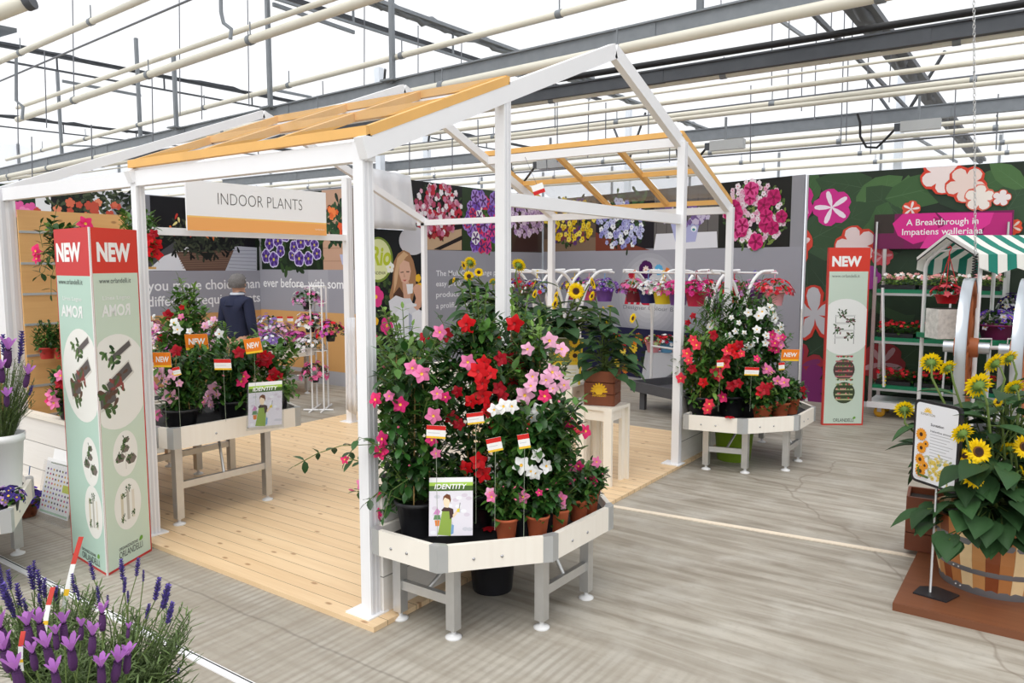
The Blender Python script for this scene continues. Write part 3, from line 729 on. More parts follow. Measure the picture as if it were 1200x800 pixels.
spikes(Kp, b, 668, 258, 30, 28, 160, GREENS, 7, 3, 50, 1.3)
mass(Kp, b, 668, 258, 29, 27, 130, [(232, 202, 48), (216, 178, 30), (240, 220, 90), (96, 60, 120)], 3.4, 41, (120, 70, 30))
mass(Kp, b, 668, 275, 24, 10, 20, [(80, 60, 120), (120, 60, 70)], 4, 42)
spikes(Kp, b, 736, 244, 26, 20, 90, [(60, 96, 56), (44, 70, 44)], 8, 4, 43, 1.4)
spikes(Kp, b, 728, 262, 28, 30, 160, GREENS, 7, 3, 49, 1.3)
mass(Kp, b, 728, 262, 27, 29, 110, [(168, 168, 214), (196, 200, 230), (236, 238, 240), (140, 140, 200)], 3.8, 44, (70, 60, 110))
for k in range(6): Kp.rect(b, ku(768+12*k), vb+.25, ku(769+12*k), vt, (80, 76, 76), 1.1)
Kp.ppoly(b, [(766, 293), (769, 274), (840, 271), (841, 290)], (226, 226, 232), 1.4); Kp.ppoly(b, [(786, 262), (820, 260), (815, 283), (792, 285)], (176, 178, 218), 1.8)
ell(Kp, b, 813, 268, 3.4, 3.4, (240, 244, 246), 2.2); ell(Kp, b, 813, 269, 1.8, 1.6, (60, 140, 150), 2.6)
mass(Kp, b, 800, 252, 30, 12, 80, [(132, 104, 168), (200, 190, 214), (120, 96, 150)], 3.6, 45)
mass(Kp, b, 884, 250, 37, 38, 190, [(240, 226, 232), (232, 200, 214), (226, 160, 190)], 3.4, 46, (200, 60, 110))
mass(Kp, b, 884, 252, 36, 34, 16, [(214, 50, 124), (196, 36, 108), (222, 80, 146)], 9, 47, (120, 20, 60), 5, 34, 1.02, None, (160, 20, 84))
spikes(Kp, b, 886, 252, 37, 38, 260, [(120, 140, 70), (84, 110, 56), (60, 84, 46)], 7, 3, 48, 1.5)
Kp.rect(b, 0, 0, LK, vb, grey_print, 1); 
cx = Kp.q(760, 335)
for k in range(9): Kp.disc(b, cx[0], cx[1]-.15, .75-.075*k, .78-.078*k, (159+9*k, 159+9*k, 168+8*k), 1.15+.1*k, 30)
# the logo: purple and blue blossoms and a red and white pinwheel, red script below
u, v = Kp.q(740, 322); s = pscale(Kp, 740, 322)
for k in range(10): Kp.petal(b, u, v, 2*PI*k/10, 5.4*s, 2.2*s, (196, 36, 62) if k % 1 == 0 else (240, 240, 240), 2.6)
u, v = Kp.q(757, 316); Kp.flower(b, u, v, 11*s, (74, 26, 84), (226, 130, 60), 6, 1.05, 2.7); Kp.flower(b, u, v, 5*s, (240, 224, 214), (226, 130, 60), 8, .5, 3.2)
u, v = Kp.q(772, 316); Kp.flower(b, u, v, 6.5*s, (92, 176, 222), (226, 240, 248), 10, .6, 2.8)
Kp.ppoly(b, [(775, 328), (781, 313), (785, 315), (779, 329)], (226, 126, 50), 3)
y0, y1 = Kp.q(740, 384)[1], Kp.q(740, 450)[1]
Kp.rect(b, ku(660), 0, ku(846), y0, (30, 32, 62), 1.9)
b.build('print', t, Kp.o)
b = LetterMB(); ptext(Kp, b, 'mu', 732, 762, 356, 14, (200, 34, 58), .04, 4, False, .25); ptext(Kp, b, 'Designer Colour Ble', 730.5, 795, 363.3, 4.6, (116, 116, 124), 0, 4); b.build('lettering', t, Kp.o)

# --- mural
Mp = Panel((-2.855, 11.07, 0), (1, 0, 0)); LM = 8.5
t = thing('impatiens_mural', 'huge printed mural of dark green leaves with magenta and white flowers', 'mural', Mp.o)
vt = 3.12; board(Mp, 0, 0, LM, vt, .04, board_mat, 'panel', t, Mp.o)
b = MB(); Mp.rect(b, 0, 0, LM, vt, (40, 50, 40), 1)
R = random.Random(77)
def bigleaf(px, py, L, W, an, col, layer):
    u, v = Mp.q(px, py); s = pscale(Mp, px, py); L *= s; W *= s; ca, sa = math.cos(an), math.sin(an)
    def T(x, y): return (min(max(u+x*ca-y*sa, .005), LM), min(max(v+x*sa+y*ca, .005), vt-.005))
    up_ = [(t, w_) for t, w_ in ((-.5, 0), (-.38, .3), (-.15, .48), (.1, .47), (.32, .28), (.5, 0))]
    pts = [T(a*L, w_*W) for a, w_ in up_]+[T(a*L, -w_*W) for a, w_ in up_[-2:0:-1]]
    Mp.poly(b, pts[::-1], col, layer)
    lc = tuple(min(255, c+16) for c in col)
    Mp.poly(b, [T(-.48*L, -.006*L), T(.46*L, 0), T(-.48*L, .008*L)], lc, layer+.15)
    for sgn in (1, -1):
        for k in range(3):
            x = (-.3+.22*k)*L; Mp.poly(b, [T(x, 0), T(x+.2*L, sgn*.36*W), T(x+.02*L, sgn*.012*L)][::sgn], lc, layer+.15)
nf_ = 0.0
LV = [(56, 80, 54), (66, 98, 60), (46, 64, 48), (78, 112, 68), (58, 82, 58)]
k = 0
for px, py, L, W, an, ci in ((945, 215, 50, 34, 1.9, 1), (990, 216, 70, 44, 2.9, 0), (1030, 225, 60, 36, .6, 3), (1040, 240, 66, 44, 2.4, 0), (1062, 226, 42, 24, 1.5, 3), (1085, 222, 90, 40, .2, 1), (1030, 260, 50, 34, 1.2, 1),
        (955, 280, 90, 60, .3, 4), (985, 262, 90, 46, .5, 0), (940, 330, 100, 70, 2.6, 2), (1000, 340, 90, 60, .9, 4), (1015, 300, 60, 30, 1.2, 0), (945, 400, 110, 70, .4, 2), (1040, 330, 120, 70, 2.3, 0), (1120, 225, 80, 40, 2.7, 2),
        (1160, 215, 60, 30, .5, 1), (1185, 240, 80, 46, 1.1, 4), (1180, 205, 50, 24, 2.4, 3), (1180, 290, 90, 60, .3, 2), (1080, 330, 120, 80, .1, 2), (1110, 400, 120, 80, 2.0, 2), (1060, 420, 110, 70, .8, 4), (960, 450, 80, 50, 2.9, 2)):
    k += 1; bigleaf(px, py, L, W, an, LV[ci], 1.4+.6*k)
for px, py, r, col, rim, star in ((975, 243, 22, (206, 50, 140), None, (240, 226, 238)), (928, 238, 26, (200, 46, 134), None, (236, 180, 214)), (926, 287, 26, (206, 70, 56), None, (226, 208, 208)), (1003, 288, 24, (226, 206, 206), (206, 66, 50), None),
        (1034, 300, 12, (206, 80, 90), None, (220, 150, 160)), (1068, 245, 10, (222, 80, 60), None, (240, 226, 224)), (955, 368, 34, (186, 186, 192), (192, 60, 48), None), (938, 428, 26, (150, 50, 60), None, (120, 50, 100)), (950, 452, 26, (120, 44, 104), None, None),
        (1018, 325, 14, (150, 60, 140), None, None), (1105, 204, 24, (240, 224, 222), (214, 66, 50), None), (1132, 216, 22, (236, 214, 206), (212, 70, 52), None), (1148, 232, 16, (240, 230, 222), (220, 110, 90), None), (1174, 232, 10, (236, 226, 226), (206, 80, 60), None), (1187, 266, 10, (222, 80, 50), None, (240, 214, 200)), (1035, 425, 24, (150, 56, 60), None, (190, 150, 156))):
    R = random.Random(int(px)); u, v = Mp.q(px, py); s = pscale(Mp, px, py); P_ = []
    a0 = R.random()*6.28
    nf_ = globals().get('nf_', 0)+3.0
    for j in range(5):
        a = a0+2*PI*j/5
        for rr, cc, wd, ly in ((r, rim or col, (.98, .7)[px < 960 and py > 340], 2.2), (r*.93, col, (.76, .5)[px < 960 and py > 340], 2.6), (r*.9, star, .3, 3.0)):
            if cc is None: continue
            ca, sa = math.cos(a), math.sin(a); rr *= s; pts = []
            for q_, k_ in ((0, .12), (.35, .8), (.7, 1), (.93, .7), (1, .2), (1, -.2), (.93, -.7), (.7, -1), (.35, -.8), (0, -.12)):
                x, y = q_*rr, -k_*rr*wd/2; pts.append((max(.004, u+x*ca-y*sa), min(v+x*sa+y*ca, vt-.004)))
            Mp.poly(b, pts, cc, ly*2.5+10+nf_+.05*j)
b.build('print', t, Mp.o)
b = MB(); b.prism([Mp.at(-.02, 0, .02), Mp.at(LM, 0, .02), Mp.at(LM, .07, .02), Mp.at(-.02, .07, .02)], Mp.n*-.02, mat('foot_strip', (222, 222, 226), .5)); b.build('foot_strip', t, Mp.o)
b = MB(); b.prism([Mp.at(-.022, 0, .012), Mp.at(0, 0, .012), Mp.at(0, vt, .012), Mp.at(-.022, vt, .012)], Mp.n*-.03, mat('edge_grey', (196, 197, 202), .5)); b.build('edge_strip', t, Mp.o)

Ip = Panel((-1.72, 10.96, 0), (1, 0, 0)); u0, u1 = Ip.q(1024, 270)[0], Ip.q(1187, 270)[0]; v0, v1 = Ip.q(1100, 291)[1], Ip.q(1100, 249)[1]
t = thing('impatiens_banner', 'magenta petal banner about impatiens on two poles above the green trolley', 'banner', Ip.at(u0, 0))
o_ = Ip.at(u0, 0)
board(Ip, u0, v0, u1, v1, .015, board_mat, 'panel', t, o_)
b = MB(); Ip.rect(b, u0, v0, u1, v1, (120, 30, 84), 1); Ip.rect(b, u0, v0, u0+.24, v1, (58, 50, 46), 1.2); Ip.rect(b, u0, v0, u0+.36, v0+.2, (112, 36, 80), 1.3)
def cl(pts): return [(min(max(a, u0+.002), u1-.002), min(max(c, v0+.002), v1-.002)) for a, c in pts]
for pts, col, ly in (([(1046, 262), (1058, 250), (1096, 249), (1105, 262), (1092, 280), (1070, 286), (1052, 276)], (214, 46, 138), 1.6), ([(1078, 291), (1088, 274), (1110, 262), (1140, 268), (1150, 291)], (222, 60, 150), 1.8),
                     ([(1098, 249), (1165, 249), (1160, 262), (1142, 274), (1116, 266)], (220, 54, 146), 2.0), ([(1160, 249), (1186, 249), (1186, 291), (1150, 291), (1152, 272)], (186, 40, 120), 1.5), ([(1094, 254), (1108, 258), (1100, 268)], (168, 24, 104), 2.2)):
    Ip.poly(b, cl([Ip.q(*p) for p in pts]), col, ly)
b.build('print', t, o_)
b = LetterMB(); ptext(Ip, b, 'A Breakthrough in', 1062, 1146.5, 263.2, 7.4, (244, 240, 242), .008); ptext(Ip, b, 'Impatiens walleriana', 1057, 1151.5, 274.4, 7.4, (244, 240, 242), .008); b.build('lettering', t, o_)
for px in (1027.5, 1181):
    uu = Ip.q(px, 280)[0]; b = MB(); b.tube([Ip.at(uu, 0, .03), Ip.at(uu, Ip.q(px, 260)[1], .03)], .014, alu, 8); b.build('pole', t, o_)

# --- poster of gerberas standing low in front of the rear banner
Gp = Panel(V((-6.25, 11.72, 0)), dirK); t = thing('flower_poster', 'low dark blue poster of yellow and red daisies under the designer banner', 'poster', Gp.o)
ga, gb = 0, 2.3; gv = Gp.q(740, 384)[1]
board(Gp, ga, 0, gb, gv, .02, board_mat, 'panel', t, Gp.o)
b = MB(); Gp.rect(b, ga, .03, gb, gv, (34, 34, 66), 1); R = random.Random(5)
for k in range(70): Gp.petal(b, R.uniform(.1, gb-.1), R.uniform(.1, gv-.15), R.random()*6.3, .13, .05, R.choice(GREENS), 1.3+.01*k)
for k in range(46):
    c_ = R.choice([(226, 190, 52), (190, 40, 52), (232, 204, 80), (170, 30, 60), (216, 120, 40)])
    Gp.flower(b, R.uniform(.12, gb-.12), R.uniform(.14, gv-.12), R.uniform(.05, .1), c_, (90, 50, 40), 10, .45, 3+.5*k, None, None, R)
b.build('print', t, Gp.o)
# ------------------------------------------------------------------ tray tables
tray_white = wood('tray_board', (241, 235, 224), (226, 216, 202), 'X', .3, .5, False, .8, 0)
bolt = mat('bolt', (170, 170, 172), .3, .9)
liner = mat('tray_liner', (30, 30, 33), .6, var=.3, scale=30)
def tray_table(label, pts, z0, z1, legs, rails, zf=0.0, group='white tray tables of flowering plants', open_back=True, lw=.055):
    cx = sum(p[0] for p in pts)/len(pts); cy = sum(p[1] for p in pts)/len(pts); o = V((cx, cy, zf))
    t = thing('tray_table', label, 'table', o, group)
    n = len(pts)
    b = MB(); b.prism([V((p[0]+(cx-p[0])*.03, p[1]+(cy-p[1])*.03, z0+.05)) for p in pts], V((0, 0, .03)), liner); b.build('tray', t, o)
    for i in range(n):
        a, c = V((*pts[i], 0)), V((*pts[(i+1) % n], 0)); d = (c-a).normalized(); nn = V((d.y, -d.x, 0))     # outward for counter-clockwise
        e = .03
        b = MB(); b.beam(a+d*e+ZZ*((z0+z1)/2), c-d*e+ZZ*((z0+z1)/2), .028, z1-z0, tray_white)
        L = (c-a).length
        for f in (.3, .55):
            if L > .25: b.lathe(a+d*(L*f)+nn*.014+ZZ*(z0+.42*(z1-z0)), [(.008, 0), (.007, .004), (.0, .006)], bolt, 8, nn)
        b.build('side_board', t, o)
        pd = (a-V((*pts[i-1], 0))).normalized(); q = a
        b = MB(); b.prism([q-pd*.045+V((pd.y, -pd.x, 0))*.017+ZZ*z0, q+(V((pd.y, -pd.x, 0))+nn)*.010+ZZ*z0, q+d*.045+nn*.017+ZZ*z0, q+d*.04-nn*.016+ZZ*z0, q-pd*.04-V((pd.y, -pd.x, 0))*.016+ZZ*z0], V((0, 0, z1-z0+.002)), alu_matt)
        b.build('corner_bracket', t, o)
    for x, y in legs:
        b = MB(); b.box((x-lw/2, y-lw/2, zf+.045), (x+lw/2, y+lw/2, z0+.02), alu); lo = b.build('leg', t, o)
        b = MB(); b.lathe((x, y, zf), [(.042, 0), (.044, .006), (.03, .014), (.012, .02), (.012, .05)], mat('foot_white', (226, 226, 226), .4), 18); b.build('levelling_foot', lo, o)
    for i, j in rails:
        a, c = legs[i], legs[j]; h = zf+(z0-zf)*.5
        b = MB(); b.beam(V((*a, h)), V((*c, h)), .03, .05, alu)
        mid = V(((a[0]+c[0])/2, (a[1]+c[1])/2, h)); b.tube([mid, V((mid.x+(cx-mid.x)*.4, mid.y+(cy-mid.y)*.4, z0+.01))], .011, alu, 8)
        b.build('stretcher', t, o)
    return t
TC = [(-2.84, 2.765), (-2.40, 2.765), (-2.03, 3.21), (-2.015, 3.82), (-2.32, 4.15), (-2.84, 4.15)]
tray_table('white half octagon tray table in front, loaded with pink, red and white flowering climbers', TC, .395, .53,
           [(-2.79, 2.90), (-2.42, 2.90), (-2.11, 3.25), (-2.10, 3.70), (-2.74, 4.08)], [(0, 1), (2, 3)])
TR_ = [(-2.73, 6.60), (-2.22, 6.70), (-1.865, 7.14), (-1.855, 7.68), (-2.15, 8.05), (-2.75, 8.05)]
tray_table('white half octagon tray table at the rear right, by the tall red and mint sign', TR_, .395, .53,
           [(-2.58, 6.78), (-2.24, 6.86), (-1.96, 7.16), (-1.96, 7.58), (-2.5, 8.18)], [(0, 1), (2, 3)])
TL = [(-5.20, 2.93), (-5.03, 2.97), (-4.97, 4.02), (-5.24, 4.12), (-6.05, 4.12), (-6.05, 2.93)]
tray_table('white tray table on the left of the deck behind the three-sided sign', TL, .60, .75,
           [(-5.09, 3.02), (-5.06, 3.76), (-5.95, 4.05), (-5.95, 3.0)], [(0, 1), (2, 3)], .028)
TB = [(-8.92, 5.25), (-8.92, 7.55), (-10.25, 7.55), (-10.25, 5.25)]
tray_table('white tray table of pink daisies in front of the grey lettered banner', TB, .57, .70, [(-9.0, 5.4), (-9.0, 7.45), (-10.15, 7.45), (-10.15, 5.4)], [(0, 3), (1, 2)])
TW = [(-6.72, 3.05), (-6.14, 3.05), (-6.14, 3.95), (-6.72, 3.95)]
tray_table('small white tray table under the pine shelf wall at the left edge', TW, .62, .76, [(-6.66, 3.12), (-6.2, 3.12), (-6.2, 3.88), (-6.66, 3.88)], [(0, 1), (2, 3)], .028)
TE = [(-5.47, 2.21), (-6.25, 2.30), (-6.5, 1.4), (-5.3, 1.0), (-4.83, 1.83)]
tray_table('white tray table cut off by the left edge of the photo, below the white planter', TE, .37, .5, [(-5.5, 2.12), (-6.2, 2.2), (-5.3, 1.15), (-6.35, 1.5)], [(0, 1), (2, 3)])

# ------------------------------------------------------------------ three-sided sign and the flat NEW sign
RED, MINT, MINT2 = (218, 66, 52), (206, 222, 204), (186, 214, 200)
def clampell(P, mb, cx, cy, rv_px, w, col, layer, squash=1.0):
    u, v = P.q(cx, cy); r = rv_px*pscale(P, cx, cy)
    P.poly(mb, [(min(max(u+r*squash*math.cos(2*PI*k/36), .014), w-.014), v+r*math.sin(2*PI*k/36)) for k in range(36)], col, layer)
    return u, v, r
def trough(P, mb, u, v, L, W, an, layer, col=(96, 92, 92), w=1):
    ca, sa = math.cos(an), math.sin(an)
    T = lambda x, y: (min(max(u+x*ca-y*sa, .015), w-.015), v+x*sa+y*ca)
    P.poly(mb, [T(-L/2, -W/2), T(L/2, -W/2), T(L/2, W/2), T(-L/2, W/2)], (214, 212, 204), layer)
    P.poly(mb, [T(-L*.46, -W*.34), T(L*.46, -W*.34), T(L*.46, W*.4), T(-L*.46, W*.4)], col, layer+.3)
def tuft(P, mb, u, v, r, layer, seed, w=1, cols=((60, 92, 52), (86, 118, 66), (44, 70, 42))):
    R = random.Random(seed)
    for k in range(16): P.petal(mb, min(max(u+R.uniform(-.5, .5)*r, .03), w-.03), v+R.uniform(-.5, .5)*r, R.random()*6.28, r*.55, r*.22, R.choice(cols), layer+.01*k+.001*seed)
pC, pL, pR = G(126, 675), G(85, 650), G(178, 645)
HT = 2.12
oS = (pC+pL+pR)/3
sg = thing('three_sided_sign', 'tall three-sided red and mint NEW sign standing before the left post', 'sign', (oS.x, oS.y, 0))
b = MB(); b.prism([pC, pR, pL], V((0, 0, HT)), mat('sign_board', (228, 232, 228), .5)); b.build('body', sg, (oS.x, oS.y, 0))
for side, (a, c) in enumerate(((pL, pC), (pC, pR))):
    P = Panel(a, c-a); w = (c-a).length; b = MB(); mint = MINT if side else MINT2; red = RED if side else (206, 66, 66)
    v1 = P.q((82, 130)[side], (323, 320)[side])[1]
    P.rect(b, 0, 0, w, HT, (196, 60, 56), 1); P.rect(b, .012, .016, w-.012, v1, mint, 1.3); P.rect(b, .006, v1, w-.006, HT, red, 1.3)
    P.rect(b, (w-.014 if side == 0 else 0), 0, (w if side == 0 else .01), HT, (240, 236, 234), 1.6)
    X = [((68, 97), (96, 440, 54), (106, 541, 28), (110, 600, 30)), ((115, 153), (138, 447, 56), (147, 531, 27), (150, 590, 30))][side]
    big = clampell(P, b, *X[1][:2], X[1][2], w, (238, 238, 232), 1.8)
    u, v, r = big
    trough(P, b, u+.03, v+.18, .24, .05, .45, 2.4, w=w); tuft(P, b, u-.06, v+.16, .10, 3.1, 1, w)
    trough(P, b, u+.02, v+.02, .26, .10, .5, 2.4, w=w); tuft(P, b, u, v, .10, 3.1, 2, w, ((96, 72, 60), (70, 96, 56), (140, 70, 66)))
    trough(P, b, u-.10, v-.09, .16, .12, .25, 2.4, w=w); tuft(P, b, u-.10, v-.10, .13, 3.1, 3, w, ((96, 72, 60), (70, 96, 56)))
    u, v, r = clampell(P, b, *X[2][:2], X[2][2], w, (238, 238, 232), 1.8, .8)
    for k, (du, dv) in enumerate(((.01, .085), (.0, .03), (-.05, -.02), (.05, -.045))):
        P.disc(b, u+du, v+dv, .035+.006*k, .02+.005*k, (120, 110, 104), 2.4, 6); tuft(P, b, u+du-.01, v+dv+.008, .04, 3, 20+k, w)
    P.rect(b, u-.002, v-.1, u+.002, v+.1, (190, 186, 176), 2.2)
    u, v, r = clampell(P, b, *X[3][:2], X[3][2], w, (238, 238, 232), 1.8, .78)
    for k in range(9):
        du, dv = (-.055, .0, .05)[k % 3], (-.05, .0, .04)[k//3]
        P.rect(b, u+du-.012, v+dv-.05, u+du+.012, v+dv+.04, ((214, 206, 184), (190, 186, 176), (226, 220, 206))[k % 3], 2.2+.1*k)
    for k, (du, dv) in enumerate(((-.04, .06), (.01, .1), (-.05, -.08), (.05, -.07))): tuft(P, b, u+du, v+dv, .03, 3.4, 30+k, w)
    b.build('printed_face', sg, (oS.x, oS.y, 0))
    b = LetterMB(); x0, x1 = X[0]
    ptext(P, b, 'NEW', (67, 113.5)[side], (95.5, 153)[side], 305.3, 20, (248, 246, 244), .05, 4)
    ptext(P, b, 'www.orlandelli.it', x0+1, x1, 333 if side == 0 else 331.5, 6, (84, 92, 88), 0, 4)
    ptext(P, b, 'Linea Legno', (74, 120)[side], (96, 152)[side], (352, 350.5)[side], 4.5, (236, 240, 236), .01, 4)
    ptext(P, b, 'ROMA', (72.5, 119)[side], (97, 152.5)[side], (371, 369.5)[side], 13, (240, 243, 240), .03, 4, True)
    yb0, yb1 = ((652, 657), (655, 640))[side]; x0, x1 = ((97, 117), (140, 167))[side]
    u0, vv = P.q(x0, yb0); u1 = P.q(x1, yb1)[0]
    P.text(b, 'ORLANDELLI', u0, vv, u1-u0, .042, flat((60, 66, 64)), .0, 4); P.text(b, 'ORGANIZZAZIONE', u0, vv+.05, (u1-u0)*.8, .018, flat((70, 76, 74)), .01, 4)
    P.petal(b, u1-.03, vv+.052, .6, .04, .03, (112, 168, 62), 4)
    b.build('lettering', sg, (oS.x, oS.y, 0))
a, c = G(963.5, 498), G(1011, 498); P = Panel(a, c-a); w = (c-a).length; HT2 = P.q(990, 290)[1]
t = thing('flat_sign', 'tall flat red and mint NEW sign before the leaf mural', 'sign', (a+c)/2)
b = MB(); b.prism([P.at(0, 0), P.at(w, 0), P.at(w, HT2), P.at(0, HT2)], P.n*-.05, mat('sign_edge_red', (206, 64, 54), .5)); b.build('board', t, (a+c)/2)
b = MB(); P.rect(b, .012, .02, w-.018, P.q(990, 318)[1], (204, 220, 206), 1.2); P.rect(b, .004, P.q(990, 318)[1], w-.004, HT2-.004, RED, 1.2)
u, v, r = clampell(P, b, 990, 383, 33, w, (238, 240, 238), 1.6)
for k in range(4):
    vv = v+.13-.085*k; P.poly(b, [(u-.13, vv-.012), (u+.10, vv-.012), (u+.13, vv+.012), (u-.10, vv+.012)], (214, 216, 214), 2); tuft(P, b, u+(-.04, .06, -.08, .05)[k], vv+.02, .07, 2.4, k+50, w, ((70, 96, 56), (120, 60, 80), (54, 80, 46)))
for k in (-1, 1): P.rect(b, u+k*.11-.004, v-.2, u+k*.11+.004, v+.14, (150, 150, 150), 1.9)
for k, cy in enumerate((433, 460)):
    u, v = P.q(989, cy); r = 12.5*pscale(P, 989, cy); P.disc(b, u, v, r, r, ((84, 70, 66), (66, 78, 56))[k], 1.8, 24)
    R = random.Random(k+3)
    for j in range(5):
        P.rect(b, u-r*.8, v-r*.7+j*.06, u+r*.8, v-r*.7+j*.06+.018, ((186, 120, 120), (180, 186, 140))[k], 2.1)
        for q in range(7): P.disc(b, u+R.uniform(-.7, .7)*r, v-r*.6+j*.055+.012, .012, .012, R.choice([(196, 60, 80), (70, 110, 60), (210, 150, 140), (90, 130, 70)]), 2.4, 6)
b.build('printed_face', t, (a+c)/2)
b = MB(); ptext(P, b, 'NEW', 975, 1009.5, 311.5, 11, (248, 246, 244), .05); ptext(P, b, 'www.orlandelli.it', 975, 1007.5, 325, 3.6, (110, 116, 112)); ptext(P, b, 'ORLANDELLI', 976, 1000, 494, 4, (60, 66, 64)); 
u, v = P.q(999, 490.5); P.petal(b, u, v, .6, .04, .03, (112, 168, 62), 4); b.build('lettering', t, (a+c)/2)

# ------------------------------------------------------------------ pine shelf wall at the left, shelves
b = MB(); WX = -7.0
wl = thing('pine_shelf_wall', 'wall of horizontal pine boards with slotted metal rails, behind the left sign', 'shelf wall', (WX, 3.2, .028))
o_ = V((WX, 3.2, .028))
b.box((WX-.02, 2.86, .028), (WX, 3.78, 2.35), pine_panel); b.build('board_panel', wl, o_)
for z in (.62, .88, 1.14, 1.40, 1.655, 1.91, 2.17):
    b = MB(); b.box((WX, 2.86, z-.01), (WX+.008, 3.78, z+.01), alu_matt); b.build('slot_rail', wl, o_)
for y0, y1, z, lab in ((3.08, 3.62, 1.12, None), (3.3, 3.86, 1.88, None)):
    b = MB(); b.box((WX+.01, y0, z-.02), (WX+.3, y1, z), trim_pine); b.build('shelf', wl, o_)

# ------------------------------------------------------------------ display stools and sunflower containers
def stool(name, label, x, y, s_, z, w_=.075):
    o = V((x, y, ZD)); t = thing(name, label, 'stool', o, 'white display stools on the deck')
    b = MB(); h = s_/2
    b.box((x-h, y-h, z-.028), (x+h, y+h, z), cream_board); b.build('top', t, o)
    for sx in (-1, 1):
        for sy in (-1, 1):
            b = MB(); b.box((x+sx*(h-w_*.5)-w_*.5, y+sy*(h-.015)-.015, ZD), (x+sx*(h-w_*.5)+w_*.5, y+sy*(h-.015)+.015, z-.028), cream_board)
            b.box((x+sx*(h-.045)-.015, y+sy*(h-.05)-.04, ZD), (x+sx*(h-.045)+.015, y+sy*(h-.05)+.03, z-.028), cream_board); b.build('leg', t, o)
    for sx in (-1, 1): 
        b = MB(); b.box((x+sx*(h-.045)-.012, y-h+.06, z-.12), (x+sx*(h-.045)+.012, y+h-.06, z-.028), cream_board); b.build('apron', t, o)
        b = MB(); b.box((x-h+.06, y+sx*(h-.03)-.012, z-.12), (x+h-.06, y+sx*(h-.03)+.012, z-.028), cream_board); b.build('apron', t, o)
    return t
stool('display_stool', 'taller white stool carrying the sunflower bag, with a board front', -3.60, 5.90, .42, .84)
stool('display_stool', 'lower white stool carrying the brown crate of sunflowers', -3.15, 5.82, .34, .70)
stool('display_stool', 'white stool half hidden behind the front table, under the leftmost sunflowers', -4.07, 5.85, .40, 1.05)
def crate(label, c, sx, sy, h, mt, logo=False, rot=0.0, cat='crate'):
    o = V(c); t = thing('wooden_crate', label, cat, o)
    ca, sa = math.cos(rot), math.sin(rot)
    def T(x, y, z): return V((o.x+x*ca-y*sa, o.y+x*sa+y*ca, o.z+z))
    for k, (x0, y0, x1, y1) in enumerate(((-sx, -sy, sx, -sy), (sx, -sy, sx, sy), (sx, sy, -sx, sy), (-sx, sy, -sx, -sy))):
        n_ = 3
        b = MB()
        for j in range(n_):
            z0 = h*j/n_+.003; z1 = h*(j+1)/n_-.003
            b.beam(T(x0, y0, (z0+z1)/2), T(x1, y1, (z0+z1)/2), .018, z1-z0, mt)
        b.build('slatted_side', t, o)
    b = MB(); b.prism([T(-sx, -sy, .004), T(sx, -sy, .004), T(sx, sy, .004), T(-sx, sy, .004)], V((0, 0, .012)), mt); b.build('bottom', t, o)
    b = MB(); b.prism([T(-sx+.01, -sy+.01, h*.85), T(sx-.01, -sy+.01, h*.85), T(sx-.01, sy-.01, h*.85), T(-sx+.01, sy-.01, h*.85)], V((0, 0, .01)), soil); b.build('soil', t, o)
    if logo:
        P = Panel(T(-sx, -sy, 0)+V((sa, -ca, 0))*.0095, V((ca, sa, 0))); b = MB(); u, v = sx, h*.42
        for k in range(9):
            a_ = PI*k/8; P.petal(b, u, v, a_, .075, .02, (226, 176, 40), 1.5)
        P.disc(b, u, v, .035, .03, (232, 186, 48), 1.8, 14); P.text(b, 'Sunsation', u-.06, v-.045, .12, .032, flat((226, 176, 40)), .01, 2, False, .15); b.build('sunburst_stamp', t, o)
    return t
crate('brown wooden crate with a yellow sunburst stamp on the lower white stool', (-3.17, 5.84, .70), .125, .125, .30, dark_red_wood, True, YAW-.35)
crate('brown crate under the leftmost sunflowers, behind the front table', (-4.07, 5.85, 1.05), .15, .15, .26, dark_red_wood, False, YAW)
# the printed bag
o = V((-3.57, 5.86, .84)); t = thing('flower_bag', 'white and yellow paper bag printed with sunflowers on the taller stool', 'bag', o)
P = Panel(o-RT*.13-FH*.10, RT); hh = .42
b = MB(); vs = []; 
q0 = [P.at(0, 0), P.at(.26, 0), P.at(.26, 0, -.2), P.at(0, 0, -.2)]; q1 = [P.at(-.03, hh), P.at(.29, hh), P.at(.27, hh-.02, -.2), P.at(-.01, hh-.02, -.2)]
b.add(q0+q1, [(0, 1, 5, 4), (1, 2, 6, 5), (2, 3, 7, 6), (3, 0, 4, 7), (3, 2, 1, 0)], mat('bag_paper', (236, 236, 226), .4)); b.build('paper_bag', t, o)
b = MB(); 
def bq(u, v): return (u*.26+(u-.5)*.06*v, v*hh)
P.poly(b, [bq(0, .45), bq(1, .45), bq(1, .98), bq(0, .98)], (112, 122, 70), 1.5); P.poly(b, [bq(0, .42), bq(1, .42), bq(1, .5), bq(0, .5)], (232, 200, 52), 1.8)
P.poly(b, [bq(.93, .0), bq(1, .0), bq(1, .9), bq(.95, .9)], (236, 206, 60), 1.7)
for u, v, r in ((.35, .72, .07), (.78, .62, .055), (.75, .9, .05), (.12, .9, .05)): uu, vv = bq(u, v); P.flower(b, uu, vv, r, (236, 190, 44), (60, 40, 30), 14, .4, 2.2+10*u); P.disc(b, uu, vv, r*.38, r*.38, (66, 44, 32), 4.2+10*u, 12)
for k in range(4): P.poly(b, [bq(.1, .1+.07*k), bq(.85, .1+.07*k), bq(.85, .115+.07*k), bq(.1, .115+.07*k)], (214, 204, 140), 1.8)
b.build('print', t, o)
b = MB(); b.poly([P.at(-.02, hh-.04, -.01), P.at(.28, hh-.04, -.01), P.at(.26, hh-.05, -.19), P.at(0, hh-.05, -.19)], soil); b.build('soil', t, o)

